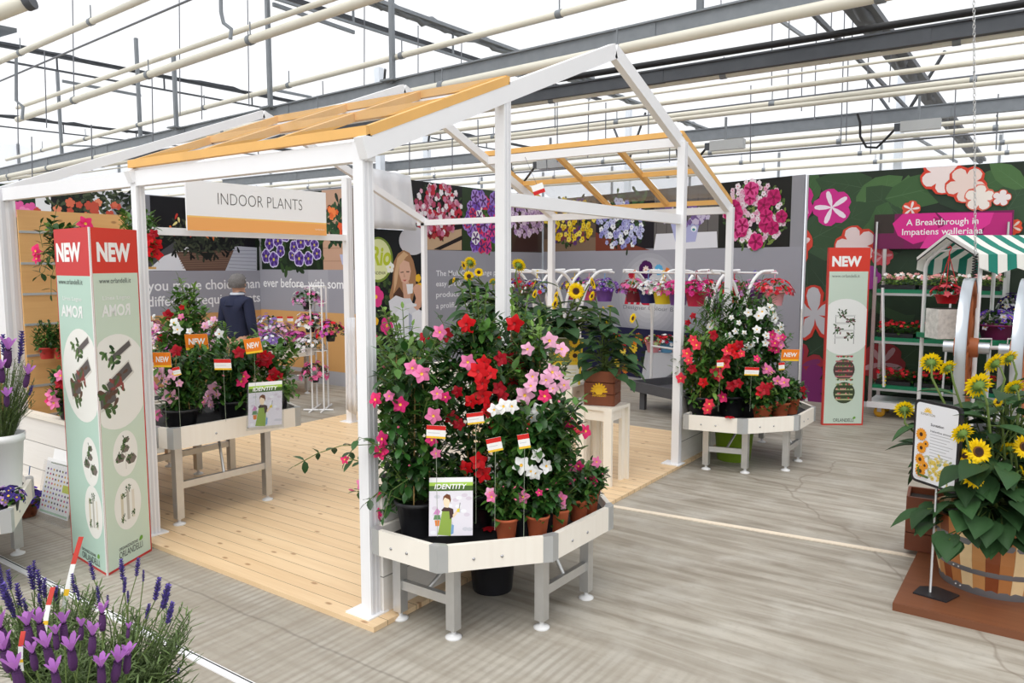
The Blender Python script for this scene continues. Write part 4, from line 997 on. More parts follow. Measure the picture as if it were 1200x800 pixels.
o = V((-4.17, 4.65, ZD)); t = thing('white_counter', 'white planked counter on the deck half hidden behind the front table plants', 'counter', o)
b = MB(); b.box((-4.33, 4.22, ZD), (-4.02, 5.08, 1.03), plank_white_y); b.build('planked_body', t, o)
b = MB(); b.box((-4.36, 4.19, 1.03), (-3.99, 5.11, 1.06), cream_board); b.build('top', t, o)
# ------------------------------------------------------------------ buckets under the tables
def bucket(label, c, r, h, mt, name='bucket'):
    o = V(c); t = thing(name, label, 'bucket', o)
    b = MB(); b.lathe(o, [(r*.82, 0), (r*.84, .01), (r, h), (r*1.04, h), (r*1.04, h-.02), (r*.99, h-.02), (r*.95, h-.01), (r*.8, .012), (.001, .012)], mt, 28); b.build('tub', t, o)
    b = MB(); b.tube([o+V((r*1.03*math.cos(a), r*1.03*math.sin(a)*.25-.0, h-.03-.09*math.sin(a*1.0)*0-.12*abs(math.sin(a)))) for a in [PI*k/10 for k in range(11)]], .004, wire_mat, 6); b.build('handle', t, o)
bucket('black bucket on the floor under the front tray table', (-2.62, 3.5, 0), .14, .26, black_plastic)
bucket('lime green bucket on the floor under the rear right tray table', (-2.50, 7.30, 0), .19, .34, mat('lime_plastic', (118, 150, 36), .4))

# ------------------------------------------------------------------ sunflower barrel corner on the right
bx0, by0 = -.64, 4.54
b = MB(); b.box((bx0, by0, 0), (1.6, 5.72, .045), wood('base_board', (128, 78, 48), (98, 56, 34), 'X', .7, .5, False, 1, 0)); tag(b.build('base_board'), 'dark brown wooden board on the floor under the sunflower barrel', 'board')
BC = V((-.245, 5.05, .045)); BC = D(1168, 640, 4.36); BC.z = .045
t = thing('half_barrel', 'striped wooden half barrel planter with three metal hoops on the brown board', 'planter', BC)
woods = [(232, 204, 156), (186, 124, 72), (216, 174, 116), (140, 74, 40), (240, 218, 172), (200, 144, 88), (164, 96, 54)]
r0, r1, hb = .282, .345, .42
b = MB(); ns = 30; R = random.Random(4)
for k in range(ns):
    a0, a1 = 2*PI*k/ns, 2*PI*(k+.985)/ns; wi = (k*5+k//4) % 7; mt = mat('stave_%d' % wi, woods[wi], .45, var=.12, scale=14)
    vs = []
    for z, r in ((0, r0), (hb*.5, (r0+r1)/2+.012), (hb, r1)):
        for rr in (r, r-.022):
            for a in (a0, a1): vs.append(BC+V((rr*math.cos(a), rr*math.sin(a), z)))
    f = []
    for i in (0, 4): f += [(i, i+1, i+5, i+4), (i+3, i+2, i+6, i+7), (i+1, i+3, i+7, i+5), (i+2, i, i+4, i+6)]
    f += [(8, 9, 11, 10), (0, 2, 3, 1)]
    b.add(vs, f, mt)
b.build('staves', t, BC)
for z0, z1, rr in ((.0, .045, r0+.004), (.125, .155, r0+.028), (.29, .325, r0+.05)):
    b = MB(); b.lathe(BC, [(rr, z0), (rr+.003, (z0+z1)/2), (rr+.004, z1)], mat('hoop_steel', (128, 130, 134), .45, .6), 48, caps=False)
    for a in (4.05, 4.15): b.lathe(BC+V(((rr+.004)*math.cos(a), (rr+.004)*math.sin(a), (z0+z1)/2)), [(.006, 0), (.004, .004), (0, .005)], alu, 8, V((math.cos(a), math.sin(a), 0)))
    b.build('hoop', t, BC)
b = MB(); b.lathe(BC, [(r1-.02, hb-.05), (.001, hb-.045)], soil, 28); b.build('soil', t, BC)
cb = D(1088, 640, 4.92); crate('dark brown slatted crate on the board behind the sunflower barrel', (cb.x, cb.y, .045), .13, .13, .36, dark_red_wood, False, .1)
# information sign on a stand
fp = G(1090, 694, .05); t = thing('info_stand', 'black framed sunflower information sign on a thin metal stand', 'sign', (fp.x, fp.y, .045)); o = V((fp.x, fp.y, .045))
b = MB(); b.prism([V((fp.x+dx, fp.y+dy, .045)) for dx, dy in ((-.08, -.06), (.09, -.09), (.14, .05), (.02, .11), (-.06, .06))], V((0, 0, .008)), black_plastic); b.build('base_plate', t, o)
TLc, TRc, BLc = D(1070, 468, 4.52), D(1120, 479, 4.24), D(1069, 560, 4.50)
rr = TRc-TLc; uu = TLc-BLc
SP = Panel(BLc, rr, uu-rr*(uu.dot(rr)/rr.length_squared)); sw, sh = rr.length, (uu-rr*(uu.dot(rr)/rr.length_squared)).length
b = MB(); mid = SP.at(sw/2, .02, -.03); b.tube([V((fp.x, fp.y, .05)), mid], .007, alu, 8); b.build('pole', t, o)
def rounded(P, u0, v0, u1, v1, r, off): 
    pts = []
    for cx, cy, a in ((u1-r, v0+r, -PI/2), (u1-r, v1-r, 0), (u0+r, v1-r, PI/2), (u0+r, v0+r, PI)):
        for k in range(5): pts.append(P.at(cx+r*math.cos(a+k*PI/8), cy+r*math.sin(a+k*PI/8), off))
    return pts
b = MB(); b.prism(rounded(SP, -.012, -.012, sw+.012, sh+.012, .035, 0), SP.n*-.02, black_plastic); b.build('frame', t, o)
b = MB(); b.poly(rounded(SP, .004, .004, sw-.004, sh-.004, .024, .001), flat((226, 227, 232)))
R = random.Random(9)
for k in range(60): SP.petal(b, R.uniform(.10, sw-.05), R.uniform(.03, .17), R.random()*6.28, .03, .014, R.choice([(206, 200, 150), (216, 196, 110), (150, 160, 120), (190, 190, 160)]), 1.9+.01*k)
for k in range(16): SP.flower(b, R.uniform(.11, sw-.04), R.uniform(.03, .15), .014, (216, 190, 90), (110, 90, 80), 9, .5, 2.6+.4*k, None, None, R)
SP.rect(b, .01, .03, .075, sh*.62, (120, 120, 70), 1.8)
for v, r, u in ((.28, .045, .05), (.20, .04, .055), (.13, .042, .05), (.06, .045, .055), (.23, .025, .085), (.10, .03, .085)):
    SP.flower(b, u, min(v, sh-.06), r*.85, (226, 150, 44), (76, 46, 34), 14, .4, 3+v*20, None, None, R); SP.disc(b, u, min(v, sh-.06), r*.28, r*.28, (70, 44, 34), 4.2+v*20, 10)
for k in range(7): SP.petal(b, .085, sh-.055, PI*k/6, .03, .008, (232, 190, 80), 2.2)
for k in range(9): SP.rect(b, .11, sh*.62-.018*k, sw-.03-.02*((k*7) % 3), sh*.62-.018*k+.003, (160, 160, 164), 2.8)
b.build('printed_sheet', t, o)
b = LetterMB(); SP.text(b, 'SUNSATION', .035, sh-.075, .10, .014, flat((120, 104, 60)), 0, 3); SP.text(b, 'Sunsation', .11, sh-.13, .09, .016, flat((70, 70, 74)), .02, 3); SP.text(b, 'Helianthus annuus', .11, sh-.165, .14, .012, flat((80, 80, 84)), .01, 3); b.build('lettering', t, o)

# ------------------------------------------------------------------ leaflets
def leaflet(label, P, w, h, holder, org):
    t = thing('leaflet_display', label, 'leaflet', org)
    b = MB(); b.prism([P.at(0, 0), P.at(w, 0), P.at(w, h), P.at(0, h)], P.n*-.012, mat('leaflet_paper', (236, 236, 236), .4)); b.build('booklet', t, org)
    S = lambda x, y: (x*w, y*h)
    def pl(pts, col, ly): P.poly(b, [S(*p) for p in pts], col, ly)
    b = MB(); pl([(0, 0), (1, 0), (1, 1), (0, 1)], (240, 240, 240), .6); pl([(0, .86), (1, .86), (1, .92), (0, .92)], (168, 206, 84), 1.2); pl([(0, .77), (1, .77), (1, .86), (0, .86)], (76, 104, 48), 1.2)
    pl([(0, 0), (1, 0), (1, .765), (0, .765)], (226, 222, 230), 1)
    R = random.Random(3)
    for k in range(26): u, v = S(R.uniform(.04, .94), R.uniform(.05, .7)); P.disc(b, u, v, .016, .010, R.choice([(206, 206, 214), (236, 236, 240), (214, 204, 216)]), 1.3+.02*k, 8)
    pl([(.2, .02), (.5, .0), (.52, .3), (.46, .42), (.3, .42), (.26, .25)], (142, 168, 74), 2); pl([(.28, .44), (.34, .49), (.44, .49), (.55, .46), (.57, .34), (.48, .28), (.46, .42), (.3, .42)], (74, 52, 50), 2.2)
    pl([(.33, .64), (.36, .69), (.46, .68), (.48, .6), (.44, .48), (.36, .49), (.33, .56)], (244, 220, 190), 2.5); pl([(.31, .6), (.33, .68), (.4, .72), (.48, .7), (.5, .62), (.49, .56), (.46, .62), (.36, .66)], (116, 70, 44), 2.8)
    pl([(.55, .3), (.62, .36), (.68, .42), (.64, .44), (.54, .36)], (240, 214, 180), 2.4); pl([(.63, .41), (.7, .4), (.7, .47), (.64, .46)], (224, 206, 70), 2.6); pl([(.68, .46), (.7, .46), (.72, .56), (.7, .57)], (150, 150, 156), 2.4)
    pl([(.13, .27), (.25, .27), (.23, .17), (.15, .17)], (222, 132, 62), 2.4); pl([(.1, .28), (.27, .28), (.25, .36), (.13, .36)], (100, 140, 96), 2.5); pl([(.1, .38), (.18, .48), (.26, .42), (.22, .36)], (206, 140, 190), 2.7); pl([(.5, .02), (.56, .04), (.57, .18), (.52, .2)], (120, 160, 200), 2.1)
    b.build('cover_print', t, org)
    b = LetterMB(); P.text(b, 'IDENTITY', .12*w, .805*h, .72*w, .085*h, flat((246, 246, 244)), .02, 3, False, .2); b.build('lettering', t, org)
    if holder:
        film2 = clearfilm('acrylic_holder', (250, 251, 252), .05, .015); b = MB(); b.prism([P.at(-.012, -.02, .012), P.at(w+.012, -.02, .012), P.at(w+.012, h*.8, .012), P.at(-.012, h*.8, .012)], P.n*.003, film2)
        b.prism([P.at(-.012, -.02, -.02), P.at(w+.012, -.02, -.02), P.at(w+.012, h*.95, -.02), P.at(-.012, h*.95, -.02)], P.n*.003, film2)
        b.prism([P.at(-.015, -.023, -.02), P.at(w+.015, -.023, -.02), P.at(w+.015, -.02, -.02), P.at(-.015, -.02, -.02)], P.n*.035, film2); b.build('acrylic_holder', t, org)
p0 = G(502.5, 628, .532); P = Panel(p0, RT*.98+FH*.05, ZZ-FH*-.18)
leaflet('identity leaflet with a drawn gardener leaning on the front tray table', P, .222, .292, False, p0)
p0 = G(291, 501, .70); P = Panel(p0, RT*.86+FH*.5, ZZ+FH*.12)
leaflet('identity leaflet in a clear holder hung on the left tray table', P, .245, .33, True, p0)
# price list leaning on the low plank wall at the left
p0 = G(44, 607, .002); P = Panel(p0+FH*.0, V((1, .05, 0)), V((0, .22, 1)))
t = thing('price_list', 'white sheet of tiny coloured plant pictures in a clear stand on the floor', 'price list', p0)
b = MB(); b.prism([P.at(0, .05), P.at(.40, .05), P.at(.40, .46), P.at(0, .46)], P.n*-.006, mat('leaflet_paper', (236, 236, 236))); b.prism([P.at(.05, .3, -.012), P.at(.42, .3, -.012), P.at(.42, .53, -.012), P.at(.05, .53, -.012)], P.n*-.006, mat('leaflet_paper', (236, 236, 236))); b.build('paper', t, p0)
b = MB(); R = random.Random(8); 
for r_ in range(9):
    for k in range(9):
        if 3 <= r_ <= 4 and k > 5: continue
        P.disc(b, .035+.041*k, .38-.034*r_, .011, .009, R.choice([(96, 70, 150), (60, 50, 90), (150, 110, 180), (210, 160, 70), (200, 80, 120), (110, 120, 60)]), 1.5, 8)
P.rect(b, .27, .235, .37, .29, (190, 200, 80), 1.5); P.rect(b, .01, .06, .39, .075, (176, 206, 180), 1.5); P.rect(b, .06, .425, .36, .432, (120, 140, 120), 1.5)
b.build('printed_pictures', t, p0)
b = MB(); b.prism([P.at(-.02, 0, .008), P.at(.42, 0, .008), P.at(.42, .44, .008), P.at(-.02, .44, .008)], P.n*.003, clearfilm('acrylic', (250, 251, 252), .05, .015)); b.prism([P.at(-.02, 0, -.03), P.at(.42, 0, -.03), P.at(.42, .003, .03), P.at(-.02, .003, .03)], V((0, 0, .003)), clearfilm('acrylic', (250, 251, 252), .05, .015)); b.build('clear_stand', t, p0)

# ------------------------------------------------------------------ hanging basket racks, grey platform
def frame(px, d, z=0.0):
    p = D(px, 310, d); return V((p.x, p.y, z))
RF = FH*.866-RT*.5; RR = RT*.866+FH*.5                        # rails run obliquely away to the left
RACKS = []
def rack(label, lat, d, hw, f0, f1, base):
    o = RT*lat+FH*d; t = thing('basket_rack', label, 'rack', o, 'white arched racks of hanging baskets')
    def T(r, f, z): return o+RR*r+RF*f+ZZ*z
    RACKS.append((T, hw)); zb = .27 if base else 0
    for k in range(4):
        f = f0+(f1-f0)*k/3
        b = MB(); b.tube([T(0, f, zb), T(0, f, 1.2)], .02, white_tube, 10); b.build('post', t, o)
        for s_ in (-1, 1):
            b = MB(); b.tube([T(0, f, 1.1)]+[T(s_*(hw*.72)*(1-math.cos(a)), f, 1.1+.72*math.sin(a)) for a in [PI/2*k_/9 for k_ in range(1, 10)]]+[T(s_*hw, f, 1.825)], .02, white_tube, 10); b.build('curved_arm', t, o)
    for s_ in (-1, 1):
        b = MB(); b.tube([T(s_*hw*.93, f0-.1, 1.80), T(s_*hw*.93, f1+.05, 1.80)], .012, white_tube, 8); b.build('hanging_rail', t, o)
    b = MB(); b.tube([T(0, f0, .8), T(0, f1, .8)], .015, white_tube, 8); b.build('brace', t, o)
    gm = mat('platform_grey', (84, 84, 88), .5, var=.1)
    if base:
        w_ = hw*.85; a0, a1 = f0-.1, f1-.1
        b = MB(); b.prism([T(-w_, a0, .24), T(w_, a0, .24), T(w_, a1, .24), T(-w_, a1, .24)], V((0, 0, .03)), gm); b.build('base_tray', t, o)
        for p_, q_ in (((-w_, a0), (w_, a0)), ((w_, a0), (w_, a1)), ((w_, a1), (-w_, a1)), ((-w_, a1), (-w_, a0))):
            b = MB(); b.beam(T(*p_, .305), T(*q_, .305), .03, .13, gm); b.build('rim', t, o)
        for r in (-w_*.8, w_*.8):
            for f in (a0+.15, a1-.15): b = MB(); b.beam(T(r, f, 0), T(r, f, .24), .07, .07, gm); b.build('leg', t, o)
    else:
        for f in (f0, f1): b = MB(); b.tube([T(-hw*.6, f, .02), T(hw*.6, f, .02)], .018, white_tube, 8); b.build('foot_rail', t, o)
rack('white arched rack of hanging baskets seen behind the tall sunflowers', .60, 10.36, .5, -.55, .55, False)
rack('white arched rack of hanging baskets on a dark grey tray behind the rear post', 2.3, 9.7, .5, -.8, .8, True)
o = frame(792, 11.15); t = thing('display_block', 'pale grey sloping display block behind the dark grey tray', 'display block', o)
b = MB(); b.prism([o-RT*.45, o+RT*.45, o+RT*.45+ZZ*.62, o-RT*.36+ZZ*.62], FH*.3, mat('block_grey', (206, 208, 214), .5)); b.build('body', t, o)
b = MB(); b.tube([o-RT*.3-FH*.02+ZZ*.2, o-RT*.1-FH*.02+ZZ*.25, o+RT*.2-FH*.02+ZZ*.45], .02, mat('platform_grey', (84, 84, 88)), 8); b.build('cable', t, o)

# ------------------------------------------------------------------ green-shelved trolley before the mural
tr_green = mat('trolley_green', (20, 122, 84), .4)
x0, x1, y0, y1 = -1.83, -.48, 10.33, 10.88
o = V(((x0+x1)/2, (y0+y1)/2, 0)); t = thing('plant_trolley', 'metal plant trolley with green shelves of red bedding flowers by the mural', 'trolley', o)
for x in (x0, x1):
    for y in (y0, y1):
        b = MB(); b.beam((x, y, .14), (x, y, 2.1 if y == y1 else 1.75), .04, .03, alu); b.build('post', t, o)
b = MB(); b.beam((x0+.09, y0-.02, 1.62), (x0+.16, y0-.03, .40), .045, .02, white_paint); 
for k in range(3): b.beam((x0+.16, y0-.043, .42+.05*k), (x0+.16, y0-.043, .44+.05*k), .045, .002, mat('hazard_yellow', (226, 200, 40), .4))
b.build('folded_brace', t, o)
b = MB(); b.beam((x0+.83, y0-.02, 1.7), (x0+.79, y0-.02, .35), .035, .02, white_paint); b.build('folded_brace', t, o)
SH = [.42, 1.01, 1.60]
for z in SH:
    b = MB(); b.box((x0+.02, y0, z-.045), (x1-.02, y1, z), tr_green); b.box((x0+.02, y0-.006, z-.075), (x1-.02, y0, z-.045), alu_matt); b.build('shelf', t, o)
b = MB(); b.box((x0-.03, y0-.02, .13), (x1+.03, y1+.02, .2), white_paint); b.build('chassis', t, o)
for x in (x0+.12, x1-.12):
    for y in (y0+.08, y1-.08):
        b = MB(); b.lathe((x-.02, y, .065), [(.03, -.001), (.064, .0), (.066, .012), (.066, .03), (.064, .04), (.03, .041)], mat('castor_yellow', (216, 160, 40), .4), 20, V((0, 1, 0))); b.box((x-.045, y-.005, .065), (x+.005, y+.0, .14), alu); b.build('castor', t, o)

# ------------------------------------------------------------------ market cart with striped awning and big wheel
o = frame(1150, 8.0); d_n, d_f, d_r = 7.5, 8.62, 8.05
cart = thing('market_cart', 'flower cart with green and white striped awning and a big wooden wheel', 'cart', o)
Lx0 = D(1143, 300, d_n).dot(RT); 
def T(r, f, z): return RT*r+FH*f+ZZ*z
r0_, r1_ = 4.53, 5.45
zr, ze, zf_ = 2.205, 2.0, 1.965
sg_ = mat('awning_green', (38, 140, 122), .7, trans=.25, var=.06); sw_ = mat('awning_white', (244, 243, 236), .7, trans=.25)
b = MB(); nst = 10; sw2 = (r1_-r0_)/nst
for k in range(nst):
    mt = sw_ if k % 2 == 0 else sg_; ra, rb = r0_+k*sw2, r0_+(k+1)*sw2
    def sh_(r): return r-(r0_-4.53)
    prof = [(d_n-.02, ze-.16), (d_n, ze), (d_n+(d_r-d_n)*.5, (ze+zr)/2-.012), (d_r, zr), (d_r+(d_f-d_r)*.5, (zr+zf_)/2-.012), (d_f, zf_), (d_f+.02, zf_-.15)]
    sag = .022
    vs = []
    for i, (f, z) in enumerate(prof):
        for r in (ra, rb):
            zz = z
            if i in (0, 6): zz = z+.03*math.cos((r-r0_)*2*PI/(sw2*4))
            vs.append(T(r, f, zz))
    b.add(vs, [(2*i, 2*i+1, 2*i+3, 2*i+2) for i in range(6)], mt, False)
ao = b.build('awning', cart, o); 
sol = ao.modifiers.new('thick', 'SOLIDIFY'); sol.thickness = .006
b = MB(); e = T(r0_-.006, 0, 0)
for (fa, za), (fb, zb) in zip(((d_n, ze), (d_r, zr)), ((d_r, zr), (d_f, zf_))): b.beam(T(r0_-.006, fa, za), T(r0_-.006, fb, zb), .012, .035, mat('awning_piping', (232, 232, 228), .5)); b.beam(T(r0_-.014, fa, za-.026), T(r0_-.014, fb, zb-.026), .008, .01, black_rubber)
b.build('piping', cart, o)
for r in (r0_+.06, r1_-.1):
    b = MB(); b.tube([T(r, d_n+.06, .1), T(r, d_n+.06, ze-.08), T(r, d_n+.12, ze), T(r, d_r, zr-.05), T(r, d_f-.12, zf_-.01), T(r, d_f-.06, zf_-.09), T(r, d_f-.06, .1)], .021, white_tube, 10); b.build('tube_frame', cart, o)
b = MB(); b.tube([T(r0_+.06, d_r-.2, zr-.13), T(r0_+.06, d_r+.4, zr-.18)], .01, white_tube, 8); b.build('tie_rod', cart, o)
b = MB(); b.box((0, 0, 0), (0, 0, 0), tr_green); b = MB()
b.prism([T(r0_, d_n+.1, 1.10), T(r1_, d_n+.1, 1.10), T(r1_, d_f-.05, 1.10), T(r0_, d_f-.05, 1.10)], V((0, 0, .05)), tr_green); b.build('shelf', cart, o)
b = MB(); b.tube([T(r0_-.02, d_n+.08, 1.08), T(r1_, d_n+.08, 1.08)], .02, white_tube, 10); b.build('rail', cart, o)
for r in (r0_+.05, r0_+.38, r0_+.68):
    b = MB(); b.tube([T(r, d_n+.07, 1.09), T(r, d_n+.07, 1.17), T(r+.17, d_n+.07, 1.17), T(r+.17, d_n+.07, 1.09)], .008, white_tube, 6); b.build('rail_loop', cart, o)
b = MB(); b.tube([T(r0_+.5, d_n+.1, 1.08), T(r0_+.55, d_n+.1, .1)], .02, white_tube, 8); b.tube([T(r1_-.3, d_n+.1, 1.08), T(r1_-.3, d_n+.1, .1)], .02, white_tube, 8); b.build('support_leg', cart, o)
b = MB(); b.prism([T(r0_+.02, d_n+.04, .06), T(r1_, d_n+.04, .06), T(r1_, d_f, .06), T(r0_+.02, d_f, .06)], V((0, 0, .05)), mat('platform_grey', (84, 84, 88))); b.build('bottom_deck', cart, o)
wheel_wood = mat('wheel_wood', (168, 96, 54), .5, var=.15, scale=10); rim_m = mat('wheel_rim', (196, 202, 208), .3, .8)
def wheel(px, d, zc, Rr, yaw_):
    c = D(px, 310, d); c.z = zc; ax = (RT*math.cos(yaw_)+FH*math.sin(yaw_)).normalized()
    e = ax.cross(ZZ).normalized()
    b = MB(); b.lathe(c, [(Rr, -.045), (Rr, .045), (Rr-.02, .045), (Rr-.02, -.045), (Rr, -.045)], rim_m, 56, ax, caps=False); w_o = b.build('wheel', cart, o)
    b = MB(); b.lathe(c, [(Rr-.02, -.04), (Rr-.02, .04), (Rr-.12, .04), (Rr-.12, -.04), (Rr-.02, -.04)], wheel_wood, 48, ax, caps=False)
    for k in range(12):
        a_ = 2*PI*k/12; dd = e*math.cos(a_)+ZZ*math.sin(a_); b.tube([c+dd*.07, c+dd*(Rr-.1)], [.03, .024], wheel_wood, 8)
    b.build('spokes', w_o, o)
    b = MB(); b.lathe(c, [(.09, -.10), (.1, 0), (.09, .10)], wheel_wood, 20, ax); b.lathe(c, [(.055, -.19), (.055, -.1), (.055, .1), (.055, .19)], rim_m, 14, ax); b.build('hub', w_o, o)
wheel(1138, 7.25, 1.12, .655, -.605)
wheel(1206, 6.95, 1.12, .655, -.66)
# ------------------------------------------------------------------ flowers: one mesh of each kind, shared by its copies
def basis(n, spin=0.0, pos=(0, 0, 0), s=1.0):
    n = V(n).normalized(); e = n.cross(ZZ)
    if e.length < .05: e = V((1, 0, 0))
    e.normalize(); f = n.cross(e); c, q = math.cos(spin), math.sin(spin)
    x = e*c+f*q; y = f*c-e*q
    M_ = Matrix((x*s, y*s, n*s)).transposed().to_4x4(); M_.translation = V(pos); return M_
def pet(mb, a, r0, r1, w, lift, mt, twist=.15, point=.15, n=5, droop=.0, cup=.0):
    """one petal outward from the axis z, at angle a"""
    ca, sa = math.cos(a), math.sin(a); vs = []
    for i in range(n):
        t = i/(n-1); r = r0+(r1-r0)*t
        ww = w*(math.sin(PI*min(1, .12+t*.88)**.9)*.95+.05) if i < n-1 else w*point
        z = lift*math.sin(t*PI*.55)-droop*t*t
        for s_ in (-1, 0, 1):
            y = s_*ww/2; zz = z+cup*abs(s_)*ww+s_*twist*ww
            vs.append(V((r*ca-y*sa, r*sa+y*ca, zz)))
    fs = []
    for i in range(n-1):
        for k in (0, 1): fs.append((i*3+k, (i+1)*3+k, (i+1)*3+k+1, i*3+k+1))
    mb.add(vs, fs, mt, True)
FD = {}
def fdata(kind):
    if kind in FD: return FD[kind]
    b = MB()
    if kind.startswith('trumpet'):
        col = {'pink': (236, 128, 176), 'palepink': (246, 180, 208), 'hotpink': (232, 52, 116), 'red': (204, 16, 26), 'crimson': (168, 14, 34), 'white': (246, 246, 240), 'magenta': (206, 44, 112), 'coral': (236, 62, 84)}[kind.split('_')[1]]
        mt = mat('petal_'+kind, col, .5, var=.14, rand=True, trans=.22, spec=.25)
        thr = mat('throat_'+('dark' if 'red' in kind or 'crim' in kind else 'gold'), (150, 16, 20) if 'red' in kind or 'crim' in kind else (240, 190, 70), .5)
        for k in range(5): pet(b, 2*PI*k/5, .1, 1.0, .82, .12, mt, .16, .2, 5, .16)
        b.lathe((0, 0, 0), [(.19, .06), (.14, -.1), (.10, -.45), (.06, -.95), (.035, -1.25)], mt, 8, caps=False)
        b.lathe((0, 0, 0), [(.17, .075), (.06, .0), (.0, -.03)], thr, 8, caps=False)
        b.tube([(0, 0, -1.2), (.02, 0, -1.7)], .035, stem_green, 5, False)
    elif kind.startswith('bud'):
        mt = mat('petal_bud', (226, 108, 140), .5); b.lathe((0, 0, 0), [(.05, -.9), (.12, -.4), (.22, .1), (.16, .5), (.02, .9)], mt, 7)
        b.tube([(0, 0, -.8), (.02, 0, -1.3)], .04, stem_green, 5, False)
    elif kind == 'sun':
        mt = mat('petal_sunflower', (250, 206, 16), .5, var=.12, rand=True, trans=.25, spec=.2)
        R = random.Random(2)
        for row, (rr, ln, lf) in enumerate(((.36, 1.0, .05), (.34, .92, .16))):
            for k in range(17): pet(b, 2*PI*(k+.5*row)/17+R.uniform(-.06, .06), rr, ln*R.uniform(.9, 1.05), .25, lf+R.uniform(-.03, .08), mt, .05, .08, 4, .06, .25)
        dk = mat('sunflower_disc', (52, 30, 22), .9, var=.5, scale=60); rg = mat('sunflower_ring', (110, 72, 26), .9, var=.4, scale=60)
        b.lathe((0, 0, 0), [(.40, .02), (.39, .09), (.30, .13)], rg, 20, caps=False); b.lathe((0, 0, 0), [(.30, .13), (.2, .145), (.08, .11), (.001, .09)], dk, 20, caps=False)
        br = mat('sunflower_bract', (96, 124, 52), .6, var=.3, rand=True)
        b.lathe((0, 0, 0), [(.42, .0), (.36, -.10), (.2, -.2), (.08, -.3)], br, 16, caps=False)
        for k in range(13): pet(b, 2*PI*k/13, .2, .66, .17, -.03, br, .05, .05, 4, .04)
        b.tube([(0, 0, -.25), (0, 0, -.6)], .07, stem_green, 7, False)
    elif kind == 'lav':                   # spike of common lavender
        mt = mat('lavender_violet', (92, 74, 158), .7, var=.35, rand=True); cx = mat('lavender_calyx', (70, 62, 104), .8, var=.3, rand=True)
        R = random.Random(5)
        for w_ in range(9):
            z = -1+.25*w_; rr = .24*(1-.4*abs(w_-3.5)/5)
            for k in range(8):
                a = 2*PI*(k+.5*(w_ % 2))/8; d = V((math.cos(a), math.sin(a), .8)); p = V((.06*math.cos(a), .06*math.sin(a), z))
                b.leaf(p, d, ZZ, rr*R.uniform(1.3, 2.1), .2, mt if (k+w_) % 3 else cx, .3, -.1)
        b.tube([(0, 0, -1.1), (0, 0, 1.1)], .05, cx, 5, False)
    elif kind == 'spanlav':               # tufted lavender with ears on top
        ear = mat('tuft_lavender_ears', (172, 110, 184), .6, var=.25, rand=True, trans=.25); hd = mat('tuft_lavender_head', (66, 34, 76), .8, var=.5, rand=True)
        R = random.Random(6)
        for w_ in range(8):
            z = -.75+.2*w_
            for k in range(9):
                a = 2*PI*(k+.5*(w_ % 2))/9; b.leaf(V((.1*math.cos(a), .1*math.sin(a), z)), V((math.cos(a), math.sin(a), .9)), ZZ, .3, .2, hd, .3, -.05)
        b.lathe((0, 0, 0), [(.2, -.75), (.32, -.2), (.26, .6), (.05, .8)], hd, 8)
        for k in range(5): a = 2*PI*k/5+.3; b.leaf(V((.08*math.cos(a), .08*math.sin(a), .75)), V((math.cos(a)*.42, math.sin(a)*.42, 1)), V((-math.cos(a), -math.sin(a), .4)), R.uniform(1.0, 1.3), .42, ear, .3, .12, (.6, 1.0, .9))
        b.tube([(0, 0, -1.0), (0, 0, -1.4)], .05, stem_green, 5, False)
    o = b.build(kind); FD[kind] = o.data; bpy.data.objects.remove(o); return FD[kind]
FNAME = {'sun': 'flower_head', 'lav': 'flower_spike', 'spanlav': 'flower_spike'}
def put_flower(t, o, kind, p, n, r, R):
    return inst(fdata(kind), FNAME.get(kind, 'bud' if kind == 'bud' else 'flower'), t, basis(n, R.random()*6.28, V(p)-o, r))

# ------------------------------------------------------------------ leafy growth
def shoot(mb, pts, lf, L, W, R, step, start=.25, pair=True, droop=.3, stem=stem_green, sr=.003):
    mb.tube(pts, sr, stem, 4, False)
    seg = [(pts[i+1]-pts[i]).length for i in range(len(pts)-1)]; tot = sum(seg); s_ = tot*start; k = 0
    while s_ < tot:
        q, i = s_, 0
        while i < len(seg)-1 and q > seg[i]: q -= seg[i]; i += 1
        p = pts[i]+(pts[i+1]-pts[i])*(q/max(seg[i], 1e-6)); d = (pts[i+1]-pts[i]).normalized()
        sd = d.cross(V((R.uniform(-1, 1), R.uniform(-1, 1), R.uniform(.2, 1)))).normalized()
        for sg in ((1, -1) if pair else ((1,) if k % 2 else (-1,))):
            dd = (sd*sg+d*R.uniform(.2, .7)+V((0, 0, R.uniform(-.3, .35)))).normalized()
            sc = R.uniform(.75, 1.15)
            mb.leaf(p, dd, ZZ, L*sc, W*sc, lf, .22, droop*R.uniform(.4, 1.4))
        s_ += step*R.uniform(.75, 1.25); k += 1
    p = pts[-1]; d = (pts[-1]-pts[-2]).normalized(); mb.leaf(p, d, ZZ, L*.8, W*.7, lf, .25, .15)
